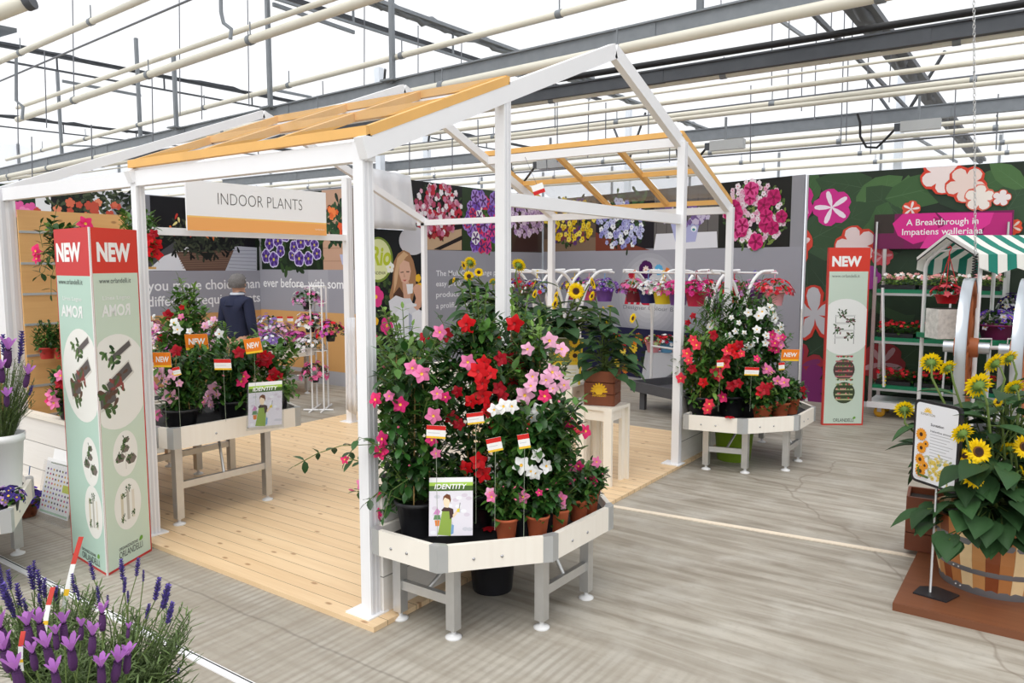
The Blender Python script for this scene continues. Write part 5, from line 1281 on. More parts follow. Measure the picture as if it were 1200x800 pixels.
def bush(mb, base, H, prof, n, lf, L, W, R, step=.045, z0=.06, lean=V((0, 0, 0)), droop=.3, top_shoots=0, light=None):
    """shoots growing from the axis out to an envelope; prof(t) = radius at height t*H"""
    for i in range(n):
        t = R.random()**.85; az = R.random()*2*PI; rad = prof(t)*R.uniform(.72, 1.03)
        tip = base+lean*t+V((rad*math.cos(az), rad*math.sin(az), z0+t*(H-z0)))
        st = base+lean*t*.6+V((rad*.12*math.cos(az), rad*.12*math.sin(az), max(.02, z0+t*(H-z0)-R.uniform(.5, 1.1)*rad-.04)))
        mid = (st+tip)/2+V((R.uniform(-.02, .02), R.uniform(-.02, .02), rad*.16))
        shoot(mb, [st, mid, tip], light if (light and R.random() < .28) else lf, L, W, R, step, .22, True, droop)
    for i in range(top_shoots):
        az = R.random()*2*PI; st = base+lean*.8+V((0, 0, H*.8)); tip = base+lean+V((R.uniform(.03, .12)*math.cos(az), R.uniform(.03, .12)*math.sin(az), H*R.uniform(1.0, 1.14)))
        shoot(mb, [st, (st+tip)/2+V((.01, .01, 0)), tip], light or lf, L*.85, W*.8, R, step, .3, True, droop)
def pot_mesh(name, t, o, r, h, mt, rim=.12, seg=24):
    b = MB(); b.lathe(o, [(r*.72, 0), (r*.95, h*(1-rim)), (r*1.03, h*(1-rim)), (r*1.06, h), (r*.97, h), (r*.93, h*.86), (.001, h*.86)], mt, seg); po = b.build(name, t, o)
    b = MB(); b.lathe(o, [(r*.92, h*.87), (.001, h*.9)], soil, seg); b.build('soil', po, o)
def conep(w, peak=.3, tip=.18):
    def f(t): return w*(.55+.45*t/peak) if t < peak else w*(1-(1-tip)*((t-peak)/(1-peak))**1.25)
    return f
def domep(w):
    return lambda t: w*math.sqrt(max(.02, 1-(t-.25)**2/.62))
PLANTS = 'flowering climbers on the tray tables'
def climber(name, label, p, zb, top_py, w, flowers, seed, pot=('black', .1, .17), n=60, L=.068, W=.036, lf=None, light=None, prof=None, group=PLANTS, sticks=2, extra=0, trails=(), z_top=None, lean=V((0, 0, 0)), fr=.043, buds=0, cat='plant'):
    """p: (px, d) of the pot's axis; flowers: (px, py, kind[, size])"""
    R = random.Random(seed); px, d = p; q = D(px, 310, d); o = V((q.x, q.y, zb)); t = thing(name, label, cat, o, group)
    ztop = z_top if z_top else D(px, top_py, d).z; H = ztop-zb
    pm = {'black': black_plastic, 'terracotta': terracotta, 'white': white_plastic, 'red': mat('pot_red', (186, 50, 42), .45)}[pot[0]]
    pot_mesh('pot', t, o, pot[1], pot[2], pm)
    b = MB(); prof = prof or conep(w); z0 = pot[2]*(1.16 if pot[0] == 'terracotta' else .95)
    bush(b, o, H, prof, n, lf or leaf_dark, L, W, R, L*.62, z0, lean, .3, extra, light or leaf_mid)
    fl = []
    for f in flowers:
        fx, fy, kind = f[:3]; sz = f[3] if len(f) > 3 else fr
        z = D(fx, fy, d).z; tt = min(max((z-zb-z0)/(H-z0), 0), 1); rad = prof(tt)
        lat = (fx-px)/900*d; dep = math.sqrt(max(.0, rad*rad-lat*lat))*R.uniform(.94, 1.1)
        P3 = D(fx, fy, d-dep); ax = o+V((0, 0, max(z0, P3.z-zb-.16)))
        out = (P3-V((o.x, o.y, P3.z))); out = out.normalized() if out.length > .01 else -FH
        nrm = (out*.5-FH*.75+RT*R.uniform(-.45, .45)+ZZ*R.uniform(-.05, .5)).normalized()
        fl.append((P3, nrm, sz, kind)); back = P3-nrm*sz*1.6
        mid = ax+(back-ax)*.55+ZZ*.03
        shoot(b, [ax, mid, back], lf or leaf_dark, L*.95, W, R, L*.7, .35, True, .3)
    for pts in trails:
        shoot(b, [D(x, y, dd) for x, y, dd in pts], lf or leaf_dark, L*.8, W*.85, R, L*1.15, .15, True, .2, stem_green, .0022)
    fo = b.build('foliage', t, o)
    if sticks:
        for k in range(sticks):
            a = 2*PI*k/sticks+.4; s0 = o+V((pot[1]*.6*math.cos(a), pot[1]*.6*math.sin(a), pot[2]*.8)); b = MB()
            b.tube([s0, o+V((.02*math.cos(a), .02*math.sin(a), H*.92))+lean*.8], .004, bamboo, 6); b.build('cane', t, o)
    for P3, nrm, sz, kind in fl: put_flower(t, o, kind, P3, nrm, sz, R)
    for k in range(buds):
        az = R.random()*6.28; tt = R.uniform(.2, .95); rr = prof(tt); put_flower(t, o, 'bud', o+V((rr*math.cos(az), rr*math.sin(az), z0+tt*(H-z0)))+lean*tt, (math.cos(az), math.sin(az), .7), .02, R)
    return t
T_ = 'trumpet_'
ZC = .476
# front tray table
climber('mandevilla', 'big pink trumpet flowered climber at the left end of the front tray table', (487, 3.98), ZC, 392, .24,
        [(483, 431, T_+'pink'), (494, 438, T_+'pink', .048), (508, 487, T_+'pink', .046), (440, 468, T_+'hotpink'), (456, 464, T_+'pink', .03), (469, 474, T_+'magenta'), (515, 389, T_+'pink'), (448, 514, T_+'magenta'),
         (446, 529, T_+'hotpink', .046), (506, 515, T_+'magenta', .035), (512, 461, T_+'pink', .035), (522, 465, T_+'magenta', .03), (511, 531, T_+'pink', .03), (404, 538, T_+'hotpink', .028), (425, 567, T_+'pink', .038), (412, 574, 'bud', .03), (430, 600, T_+'hotpink', .04), (443, 602, T_+'magenta', .036), (444, 580, T_+'hotpink', .026), (467, 500, 'bud', .03), (480, 545, 'bud', .025)],
        101, ('black', .125, .19), 85, .075, .04, z_top=1.5, prof=lambda t: .27*(.62+.5*t if t < .75 else .99-1.3*(t-.75)), sticks=4, trails=(((470, 560, 3.9), (440, 520, 3.85), (421, 512, 3.85), (405, 540, 3.85)), ((470, 585, 3.85), (445, 575, 3.8), (428, 590, 3.8)), ((455, 520, 3.85), (400, 522, 3.85), (372, 531, 3.85), (345, 546, 3.85)), ((480, 560, 3.8), (458, 575, 3.75), (450, 605, 3.72)), ((500, 420, 3.9), (520, 380, 3.9), (515, 372, 3.9))))
climber('mandevilla', 'tall bright red trumpet flowered climber in the middle of the front tray table', (556, 4.12), ZC, 368, .22,
        [(547, 380, T_+'red', .055), (522, 392, T_+'crimson'), (560, 435, T_+'red', .055), (565, 449, T_+'red'), (566, 464, T_+'red', .05), (536, 459, T_+'crimson', .036), (529, 489, T_+'crimson', .04), (572, 480, T_+'red'), (587, 420, T_+'crimson'), (567, 425, T_+'red'), (585, 455, T_+'crimson'), (589, 464, T_+'crimson', .036), (561, 540, T_+'red', .05), (566, 555, T_+'red', .05), (546, 548, T_+'red'), (585, 572, T_+'red', .045), (548, 424, T_+'pink', .045), (497, 395, T_+'crimson', .035), (538, 497, T_+'crimson', .034), (552, 470, T_+'red', .04), (580, 500, T_+'crimson', .034), (575, 437, T_+'red', .04)],
        102, ('black', .12, .19), 90, .07, .037, lf=leaf_dark, prof=lambda t: .23*(.7+.5*t if t < .7 else 1.05-1.7*(t-.7)), extra=6, sticks=3)
climber('mandevilla', 'pale pink trumpet flowered climber at the right of the front tray table', (628, 4.22), ZC, 398, .24,
        [(644, 399, T_+'palepink', .05), (658, 409, T_+'palepink', .045), (618, 409, T_+'palepink', .04), (647, 436, T_+'palepink', .05), (640, 445, T_+'palepink'), (624, 441, T_+'palepink', .04), (661, 451, T_+'palepink', .04), (655, 440, T_+'palepink', .03), (615, 463, T_+'palepink', .055), (622, 452, T_+'palepink', .04), (638, 464, T_+'hotpink', .042), (668, 497, T_+'hotpink', .04), (686, 505, T_+'hotpink', .045), (676, 502, T_+'coral', .04), (630, 480, T_+'white', .04), (623, 489, T_+'white', .035), (648, 455, T_+'palepink', .034)],
        103, ('black', .12, .19), 80, .07, .036, lf=leaf_dark, light=leaf_light, prof=lambda t: .25*(.75+.4*t if t < .6 else 1-1.2*(t-.6)), extra=4, sticks=3)
climber('mandevilla', 'leafy climber without flowers behind the pink one on the front tray table', (468, 4.42), ZC, 388, .24, [(450, 430, 'bud', .03)], 104, ('black', .12, .19), 90, .068, .036, lf=leaf_mid, light=leaf_light,
        prof=lambda t: .2*(.6+.7*t), extra=8, sticks=2)
climber('mandevilla', 'dark red flowered climber at the back of the front table by a post', (603, 4.5), ZC, 372, .2,
        [(603, 379, T_+'red', .055), (603, 447, T_+'crimson'), (598, 420, T_+'crimson', .04), (612, 430, T_+'crimson', .04), (580, 395, T_+'red', .035)], 105, ('black', .12, .19), 80, .07, .036, light=leaf_light, prof=lambda t: .2*(.7+.4*t), extra=5)
climber('mandevilla', 'white flowered climber low in the middle of the front tray table', (612, 3.98), ZC, 478, .16,
        [(590, 476, T_+'white', .042), (600, 476, T_+'white', .04), (579, 480, T_+'white', .036), (611, 545, T_+'white', .05), (630, 533, T_+'white', .04), (640, 546, T_+'white', .042), (627, 554, T_+'white', .04), (622, 552, T_+'white', .035), (618, 502, 'bud', .02)],
        106, ('black', .1, .16), 70, .06, .033, prof=lambda t: .17*(.8+.4*t), sticks=1)
climber('mandevilla', 'dark leafy climber between the red and the pale pink ones on the front tray table', (640, 4.05), ZC, 468, .16, [(655, 470, 'bud', .03)], 107, ('black', .1, .16), 80, .068, .038, prof=lambda t: .19*(.9+.2*t), sticks=1)
for k, (px, d, top, fls, lab) in enumerate(((593, 3.87, 560, [(576, 582, T_+'pink', .032), (574, 577, T_+'palepink', .03), (604, 585, 'bud', .022), (590, 570, 'bud', .02)], 'small pink flowered plant in a terracotta pot beside the leaflet'),
        (631, 3.91, 556, [(613, 582, T_+'pink', .038), (614, 590, 'bud', .03), (632, 577, T_+'magenta', .02), (641, 573, 'bud', .02)], 'second terracotta pot from the leaflet, small pink flowered plant'),
        (656, 4.02, 548, [(657, 584, T_+'pink', .04), (660, 593, T_+'palepink', .02), (652, 565, 'bud', .02)], 'third terracotta pot from the leaflet, one open pink flower'),
        (680, 4.2, 540, [(678, 546, T_+'magenta', .032), (672, 547, T_+'pink', .03), (669, 563, T_+'magenta', .026), (686, 560, 'bud', .022)], 'fourth terracotta pot from the leaflet, magenta buds on top'),
        (693, 4.33, 545, [(695, 562, T_+'hotpink', .03), (699, 541, T_+'pink', .035), (706, 555, 'bud', .02)], 'terracotta pot at the right corner of the front tray table'),
        (612, 4.08, 575, [(604, 600, 'bud', .02)], 'terracotta pot in the second row, deep red in the shade'))):
    climber('potted_mandevilla', lab, (px, d), ZC, top, .11, fls, 120+k, ('terracotta', .062, .125), 44, .052, .028, light=leaf_mid, prof=lambda t: .115*(.55+1.1*t if t < .4 else 1-.75*(t-.4)), group='terracotta pots on the front tray table', sticks=0, buds=2)
b = MB(); q = G(574, 622, .476); R = random.Random(5)
for k in range(7): a = 2*PI*k/7; b.leaf(q+ZZ*.012, V((math.cos(a), math.sin(a), .15)), ZZ, .045, .03, mat('petal_fallen', (186, 20, 36), .5), .2, .2)
tag(b.build('fallen_blossom'), 'fallen red blossom lying in the front tray beside the first terracotta pot', 'blossom')

# left tray table
ZL = .681
climber('mandevilla', 'light pink trumpet flowered climber in the near pot of the left tray table', (205, 5.58), ZL, 408, .2,
        [(187, 437, T_+'palepink', .055), (181, 455, T_+'pink', .055), (203, 438, T_+'palepink', .048), (195, 447, T_+'palepink', .042), (199, 464, T_+'palepink', .058), (184, 486, T_+'pink', .046), (206, 411, T_+'crimson', .05), (210, 449, T_+'palepink', .03)], 201, ('black', .125, .17), 70, .07, .036, prof=lambda t: .2*(.75+.3*t), sticks=2)
climber('mandevilla', 'deep pink flowered climber in the second black pot of the left tray table', (268, 5.93), ZL, 400, .2,
        [(244, 464, T_+'palepink', .055), (251, 455, T_+'palepink', .055), (239, 471, T_+'pink', .046), (247, 474, T_+'palepink', .04), (254, 462, T_+'palepink', .04), (283, 447, T_+'hotpink', .05), (286, 441, T_+'hotpink', .045), (231, 431, T_+'crimson', .05), (280, 413, T_+'crimson', .05), (262, 440, 'bud', .03)], 202, ('black', .125, .17), 80, .07, .036, prof=lambda t: .21*(.75+.3*t), sticks=2)
climber('red_geranium', 'dark red double flowered plant behind the leaflet holder on the left tray table', (318, 6.14), ZL, 398, .18,
        [(306, 420, T_+'crimson', .05), (312, 424, T_+'crimson', .05), (309, 416, T_+'red', .045), (315, 418, T_+'crimson', .045), (303, 425, T_+'crimson', .04), (321, 437, T_+'crimson', .05), (327, 441, T_+'crimson', .04), (318, 443, T_+'red', .04)], 203, ('black', .1, .15), 50, .06, .042, lf=leaf_mid, light=leaf_light, prof=lambda t: .19*(.7+.4*t), sticks=0, trails=(((325, 440, 5.8), (335, 450, 5.75), (343, 452, 5.7), (348, 462, 5.7)),), group=None)
climber('mandevilla', 'tall twining climber with small red and white flowers behind the left table pots', (216, 6.3), ZL, 340, .25,
        [(197, 369, T_+'crimson', .05), (177, 382, T_+'white', .05), (204, 378, T_+'white', .045), (208, 386, T_+'white', .045), (188, 396, T_+'crimson', .035), (183, 384, T_+'palepink', .04), (212, 371, T_+'pink', .03), (222, 388, T_+'white', .03), (180, 372, T_+'white', .035), (213, 360, T_+'red', .025)], 204, ('black', .125, .17), 95, .075, .04, lf=leaf_mid, light=leaf_light, prof=lambda t: .3*(.9-.1*t if t < .6 else .84-1.5*(t-.6)), sticks=3, extra=4)
climber('mandevilla', 'green climber with a few white flowers right in front of the man in navy', (258, 6.42), ZL, 392, .22,
        [(257, 391, T_+'white', .045), (247, 378, T_+'white', .03), (250, 374, T_+'palepink', .03), (240, 382, T_+'palepink', .04), (258, 398, T_+'white', .035)], 205, ('black', .125, .17), 80, .07, .036, lf=leaf_mid, light=leaf_light, prof=lambda t: .28*(.8+.2*t), sticks=2, extra=5, trails=(((285, 420, 6.2), (300, 395, 6.2), (305, 378, 6.2)),))

# rear right tray table
ZR = .476
climber('mandevilla', 'coral red trumpet flowered climber on the left of the rear right tray table', (824, 7.15), ZR, 385, .26,
        [(816, 404, T_+'coral', .055), (805, 414, T_+'coral', .055), (798, 443, T_+'coral', .055), (824, 448, T_+'red', .05), (836, 393, T_+'crimson', .055), (812, 398, T_+'coral', .05), (811, 432, T_+'crimson', .05), (831, 473, T_+'coral', .055), (829, 480, T_+'coral', .05), (847, 465, T_+'hotpink', .06), (807, 422, T_+'coral', .045)], 301, ('black', .14, .2), 90, .075, .038, lf=leaf_mid, light=leaf_light, prof=lambda t: .28*(.8+.25*t if t < .7 else .97-1.4*(t-.7)), sticks=4)
climber('mandevilla', 'hot pink and red flowered climber in the middle of the rear right tray table', (862, 7.2), ZR, 392, .26,
        [(839, 436, T_+'coral', .065), (849, 426, T_+'coral', .06), (842, 441, T_+'coral', .05), (851, 420, T_+'crimson', .05), (857, 452, T_+'crimson', .055), (865, 449, T_+'crimson', .05), (858, 408, T_+'red', .055), (852, 411, T_+'coral', .05), (866, 404, T_+'crimson', .05), (869, 414, T_+'coral', .04), (862, 416, T_+'red', .04), (898, 432, T_+'pink', .065), (904, 436, T_+'pink', .05), (887, 420, T_+'hotpink', .04)], 302, ('black', .15, .2), 100, .075, .038, prof=lambda t: .3*(.85+.2*t if t < .7 else .99-1.3*(t-.7)), sticks=3)
climber('jasmine_bush', 'tall bush with clusters of small white flowers, back of the rear right table', (880, 7.75), ZR, 342, .38,
        [(835, 376, T_+'white', .05), (838, 381, T_+'white', .05), (832, 383, T_+'white', .045), (854, 394, T_+'white', .045), (877, 366, T_+'white', .045), (893, 365, T_+'white', .06), (889, 370, T_+'white', .05), (905, 366, T_+'white', .06), (908, 373, T_+'white', .055), (902, 360, T_+'white', .05), (912, 387, T_+'white', .06), (915, 383, T_+'white', .05), (898, 393, T_+'white', .045), (887, 386, T_+'white', .045), (875, 407, T_+'white', .05), (880, 404, T_+'white', .04), (857, 372, T_+'white', .03), (866, 378, T_+'white', .03), (862, 388, T_+'white', .035), (897, 402, T_+'white', .04), (885, 398, T_+'white', .04), (872, 390, T_+'white', .03)], 303, ('black', .16, .24), 130, .09, .034, lf=leaf_dark, light=leaf_mid, prof=lambda t: .42*(.7+.3*t if t < .6 else .88-.9*(t-.6)), extra=7, group=None)
climber('oleander_bush', 'upright dark green bush with narrow leaves behind the coral climber of the rear right table', (842, 7.8), ZR, 346, .24, [(812, 370, T_+'crimson', .04), (806, 378, T_+'crimson', .035), (835, 392, T_+'red', .05)], 304, ('black', .13, .22), 90, .1, .024, lf=leaf_mid, light=leaf_dark, prof=lambda t: .26*(.8+.2*t if t < .6 else .92-1.2*(t-.6)), extra=6, group=None)
climber('bougainvillea', 'airy plant with a pink bloom cluster behind the orange sign of the rear right table', (909, 7.6), ZR, 380, .16,
        [(905, 392, T_+'magenta', .05), (912, 396, T_+'pink', .05), (908, 402, T_+'magenta', .05), (915, 404, T_+'pink', .045), (902, 400, T_+'pink', .045), (910, 410, T_+'magenta', .04), (917, 395, T_+'magenta', .04), (904, 408, T_+'hotpink', .04)], 305, ('black', .1, .18), 40, .06, .036, lf=leaf_mid, prof=lambda t: .17, group=None, sticks=1)
climber('potted_mandevilla', 'red flowered plant in the left terracotta pot of the rear right table', (899, 6.98), ZR, 444, .17, [(895, 456, T_+'crimson', .07), (891, 460, T_+'red', .05), (902, 452, T_+'crimson', .04)], 306, ('terracotta', .095, .15), 55, .065, .036, light=leaf_light, prof=domep(.17), group='terracotta pots on the rear right table', sticks=0)
climber('potted_mandevilla', 'pink flowered plant in the middle terracotta pot of the rear right table', (919, 7.1), ZR, 440, .17, [(919, 448, T_+'pink', .055), (911, 446, T_+'pink', .05), (925, 466, 'bud', .03), (910, 472, T_+'coral', .025)], 307, ('terracotta', .095, .15), 55, .065, .036, light=leaf_mid, prof=domep(.17), group='terracotta pots on the rear right table', sticks=0)
climber('potted_mandevilla', 'small red budded plant in the right terracotta pot of the rear right table', (932, 7.3), ZR, 447, .15, [(941, 456, T_+'crimson', .035), (943, 464, T_+'crimson', .03)], 308, ('terracotta', .09, .15), 55, .065, .034, light=leaf_mid, prof=domep(.15), group='terracotta pots on the rear right table', sticks=0)
b = MB(); q = G(855, 489, .535)
for k in range(6): a = 2*PI*k/6; b.leaf(q+ZZ*.005, V((math.cos(a), math.sin(a), .1)), ZZ, .05, .035, mat('petal_fallen', (186, 20, 36), .5), .2, .25)
tag(b.build('fallen_blossom'), 'fallen red blossom hanging over the rim of the rear right tray table', 'blossom')

# climbers on the pine shelf wall and in the small white tray
climber('mandevilla', 'pink flowered climber on the pine shelf wall left of the three-sided sign', (74, 6.2), 1.88+.001, 252, .17, [(42, 294, T_+'hotpink', .06), (43, 303, T_+'hotpink', .045), (100, 262, T_+'hotpink', .065)], 401, ('black', .07, .11), 34, .085, .05, lf=leaf_dark, light=leaf_light, z_top=2.22, prof=lambda t: .13*(.5+.5*t), group='plants on the pine shelf wall', sticks=1, trails=(((60, 275, 6), (64, 255, 6), (66, 246, 6)), ((50, 290, 6), (46, 270, 6), (48, 262, 6)), ((66, 290, 6.05), (56, 305, 5.98), (52, 318, 5.95), (44, 324, 5.95)), ((62, 285, 6.05), (54, 292, 6.0), (48, 312, 5.97)), ((68, 300, 6.05), (60, 325, 6.0), (60, 345, 6.0))))
climber('mandevilla', 'red flowered climber peeping out right of the three-sided sign by the post', (166, 6.75), 1.88+.001, 250, .16, [(171, 281, T_+'red', .06), (183, 286, T_+'red', .06), (171, 294, T_+'red', .06), (184, 298, T_+'red', .055), (180, 274, T_+'crimson', .045), (176, 280, T_+'red', .04)], 402, ('black', .07, .09), 50, .07, .04, lf=leaf_mid, light=leaf_light, prof=lambda t: .16*(.7+.3*t), z_top=2.35, group='plants on the pine shelf wall', sticks=1)
for px, lab in ((49, 'left red pot of bushy green on the lower pine shelf'), (67, 'right red pot of bushy green on the lower pine shelf, by the sign')):
    climber('potted_shrub', lab, (px, 6.36), 1.121, 381, .1, [], 410+px, ('red', .065, .095), 46, .045, .02, light=leaf_mid, prof=domep(.105), group='red pots on the lower pine shelf', sticks=0, z_top=1.42)
climber('mandevilla', 'pink flowered plant in the small white tray behind the three-sided sign', (72, 5.95), .701, 430, .14, [(60, 462, T_+'pink', .05), (63, 472, T_+'pink', .055), (71, 440, T_+'pink', .05), (70, 450, T_+'crimson', .04), (58, 470, T_+'hotpink', .04)], 420, ('black', .09, .13), 40, .06, .035, group=None, prof=lambda t: .14, sticks=0)

# orange NEW signs and price tags on their sticks
def tagcard(name, label, px, py, wpx, hpx, d, zb, kind, tilt=0.0, yaw=0.0, group=None):
    c = D(px, py, d); w, h = wpx*d/900, hpx*d/900; r = (RT*math.cos(yaw)-FH*math.sin(yaw)); r = (r*math.cos(tilt)+ZZ*math.sin(tilt)).normalized(); up = ((ZZ-FH*.12)-r*(ZZ-FH*.12).dot(r)).normalized()
    P = Panel(c-r*w/2-up*h/2, r, up); o = V((c.x, c.y, zb)); t = thing(name, label, 'sign' if kind == 'new' else 'price tag', o, group)
    b = MB(); b.prism([P.at(0, 0), P.at(w, 0), P.at(w, h), P.at(0, h)], P.n*-.002, mat('card_white', (244, 244, 242), .45))
    if kind == 'new': P.rect(b, 0, 0, w, h, (240, 132, 36), .5); P.rect(b, 0, 0, w, h*.14, (250, 200, 50), 1)
    else: P.rect(b, 0, h*.66, w, h, (214, 44, 40), .5); P.rect(b, 0, 0, w, h*.16, (246, 200, 60), .5); P.rect(b, w*.1, h*.4, w*.7, h*.44, (200, 200, 204), .5)
    b.build('card', t, o)
    if kind == 'new': b = LetterMB(); P.text(b, 'NEW', w*.14, h*.36, w*.72, h*.36, flat((250, 248, 244)), .03, 1.6, False, .1); b.build('lettering', t, o)
    b = MB(); b.tube([P.at(w/2, h*.2, -.006), V((c.x, c.y, zb))+FH*.02], .0013, mat('clear_stick', (150, 160, 140), .3), 5); b.build('stick', t, o)
for a in ((190, 421.5, 21, 18, 5.22, 'orange NEW sign lowest at the left, above the light pink flowers'), (230.5, 400.5, 27, 19, 5.75, 'orange NEW sign in the middle of the left tray table, the largest'), (296.5, 405, 20, 18, 5.6, 'orange NEW sign tilted above the dark red flowers of the left table')):
    tagcard('new_sign', a[5], *a[:5], ZL+.1, 'new', {190: 0, 230.5: .03, 296.5: .14}[a[0]], 0, 'orange NEW signs among the plants')
tagcard('new_sign', 'orange NEW sign at the right end of the rear right tray table', 926, 416, 21, 14, 7.3, ZR+.1, 'new', -.02, 0, 'orange NEW signs among the plants')
for px, py, w_, h_, d, zb, lab, ti in ((511, 506, 23, 16, 3.62, ZC+.1, 'red and white price tag upright above the leaflet on the front table', -.06), (579.5, 521, 18, 17, 3.72, ZC+.1, 'price tag tilted up to the right, between red flowers and terracotta pots', .2), (614, 517, 14, 18, 3.68, ZC+.08, 'narrow price tag in front of the white flowers on the front table', .16),
        (557, 490, 20, 14, 3.82, ZC+.1, 'price tag half hidden by leaves among the red flowers', .12), (619, 500, 4, 14, 3.9, ZC+.1, 'price tag turned nearly edge on above the narrow tag', 0),
        (261, 427, 20, 13, 5.4, ZL+.1, 'price tag beside the middle NEW sign on the left tray table', .0), (226, 420, 19, 9, 5.6, ZL+.1, 'price tag just under the middle NEW sign of the left tray table', .03), (207, 435, 9, 10, 5.2, ZL+.1, 'small price tag right of the lowest NEW sign on the left table', .2), (176, 426, 8, 10, 5.3, ZL+.1, 'price tag at the far left of the left tray table by the post', .0),
        (881, 435, 17, 10, 6.85, ZR+.1, 'price tag on the rear right table above its middle black pot', -.03), (844, 426, 8, 9, 6.85, ZR+.1, 'small price tag among the coral flowers of the rear right table', .05), (916, 429, 7, 9, 7.0, ZR+.1, 'small price tag below the NEW sign of the rear right table', .1)):
    tagcard('price_tag', lab, px, py, w_, h_, d, zb, 'price', ti, 0, 'price tags among the plants')
# ------------------------------------------------------------------ sunflowers
def sunflower_plant(name, label, base, heads, seed, leafy, L=.15, W=.105, group=None, spread=.15, top=None):
    """heads: (px, py, d, facing 1 = towards us / -1 = away / 0 = sideways, radius); leafy: list of (px, py, d) where leaves end up"""
    R = random.Random(seed); o = V(base); t = thing(name, label, 'sunflowers', o, group); b = MB(); put = []
    for hx, hy, d, fc, r in heads:
        P3 = D(hx, hy, d)
        n = {1: -FH*1.0+ZZ*R.uniform(.1, .4)+RT*R.uniform(-.2, .3), -1: FH*.85+ZZ*R.uniform(.3, .7)+RT*R.uniform(-.3, .5), 0: RT*R.choice([-1, 1])*.9-FH*.35+ZZ*.3, 2: FH*.2+ZZ*1.0}[fc].normalized()
        root = o+V((R.uniform(-spread, spread)*.6, R.uniform(-spread, spread)*.6, 0)); neck = P3-n*r*.55
        m1 = root+(neck-root)*.45+V((R.uniform(-.02, .02), R.uniform(-.02, .02), .02)); m2 = neck-n*r*.5-ZZ*.05
        b.tube([root, m1, m2, neck], [.011, .009, .007, .006], stem_green, 6, False)
        for k in range(6):
            tt = R.uniform(.3, .93); p = root+(m2-root)*tt; az = R.random()*6.28; d_ = V((math.cos(az), math.sin(az), R.uniform(-.1, .35)))
            b.tube([p, p+d_*.05], .003, stem_green, 4, False); b.heart(p+d_*.05, d_, ZZ, L*R.uniform(.6, 1.05), W*R.uniform(.6, 1.0), leaf_sun, .14, .35)
        put.append((P3, n, r))
    for lx, ly, d, s_ in leafy:
        P3 = D(lx, ly, d); st = o+V((R.uniform(-.5, .5)*spread, R.uniform(-.5, .5)*spread, max(.05, (P3.z-o.z)*R.uniform(.45, .85))))
        b.tube([st, (st+P3)/2+ZZ*.03, P3], .004, stem_green, 4, False); dd = (P3-st); dd.z *= .3; dd = (dd.normalized()+V((R.uniform(-.4, .4), R.uniform(-.4, .4), R.uniform(-.4, .1)))-FH*.35).normalized()
        b.heart(P3, dd, ZZ+V((R.uniform(-.3, .3), R.uniform(-.3, .3), 0)), L*s_*R.uniform(.8, 1.15), W*s_*R.uniform(.85, 1.1), leaf_sun, .14, .4)
    b.build('foliage', t, o)
    for P3, n, r in put: put_flower(t, o, 'sun', P3, n, r, R)
    return t
R = random.Random(31)
def scatter(n, x0, x1, y0, y1, d0, d1, s0=.8, s1=1.15): return [(R.uniform(x0, x1), R.uniform(y0, y1), R.uniform(d0, d1), R.uniform(s0, s1)) for _ in range(n)]
sunflower_plant('sunflower_plant', 'large sunflowers growing in the striped half barrel at the right', BC+V((0, 0, .36)),
    [(1091, 425, 4.5, -1, .066), (1111, 431, 4.5, -1, .056), (1166, 426, 4.5, -1, .072), (1183, 420, 4.55, -1, .062), (1147, 452, 4.2, -1, .082), (1189, 454, 4.4, -1, .062), (1060, 480, 4.78, -1, .064), (1128, 508, 4.15, -1, .066), (1146, 529, 4.1, 1, .075), (1139, 555, 4.0, 1, .078),
     (1183, 526, 4.3, -1, .055), (1200, 523, 4.1, 1, .066), (1197, 551, 4.1, 0, .03), (1170, 471, 4.3, 0, .03), (1131, 534, 4.2, 0, .045), (1075, 545, 4.4, 0, .012), (1230, 480, 4.3, 1, .07)], 501,
    scatter(40, 1128, 1235, 540, 615, 3.95, 4.35, .8, 1.15)+scatter(75, 1132, 1235, 450, 570, 4.2, 4.65, .65, 1.0)+scatter(22, 1066, 1135, 490, 610, 4.62, 4.9, .75, 1.05)+scatter(10, 1085, 1125, 588, 615, 4.3, 4.5, .7, .95)+scatter(14, 1110, 1210, 600, 640, 3.95, 4.1, .8, 1.0), .175, .14, None, .2)
sunflower_plant('sunflower_plant', 'sunflowers in the brown crate behind the front table, left of the tall post', (-4.07, 5.85, 1.27),
    [(551, 308, 7.1, -1, .066), (543, 311, 7.15, 0, .05), (549.5, 323.5, 7.0, 1, .052), (561, 319, 7.0, 1, .044), (532, 328, 7.0, 0, .03), (608, 311, 7.1, -1, .075), (578, 330, 7.3, -1, .04)], 502, scatter(54, 544, 600, 338, 395, 6.85, 7.2, .6, 1.0)+scatter(28, 592, 636, 330, 400, 6.9, 7.2, .6, .95), .2, .155, 'sunflowers on the white stools', .12)
sunflower_plant('sunflower_plant', 'sunflowers in the printed paper bag, one full flower facing forward', (-3.57, 5.88, 1.18),
    [(675, 341, 6.7, 1, .078), (651, 356, 6.75, 0, .06), (694, 332, 6.9, 0, .065), (694, 347, 6.85, 0, .05), (627, 345, 6.9, 0, .05), (652, 346, 6.8, 0, .04), (642, 371, 6.8, 0, .025)], 503, scatter(44, 632, 715, 358, 394, 6.55, 7.0, .6, .95)+scatter(12, 622, 660, 375, 405, 6.6, 6.9, .5, .8), .19, .145, 'sunflowers on the white stools', .1)
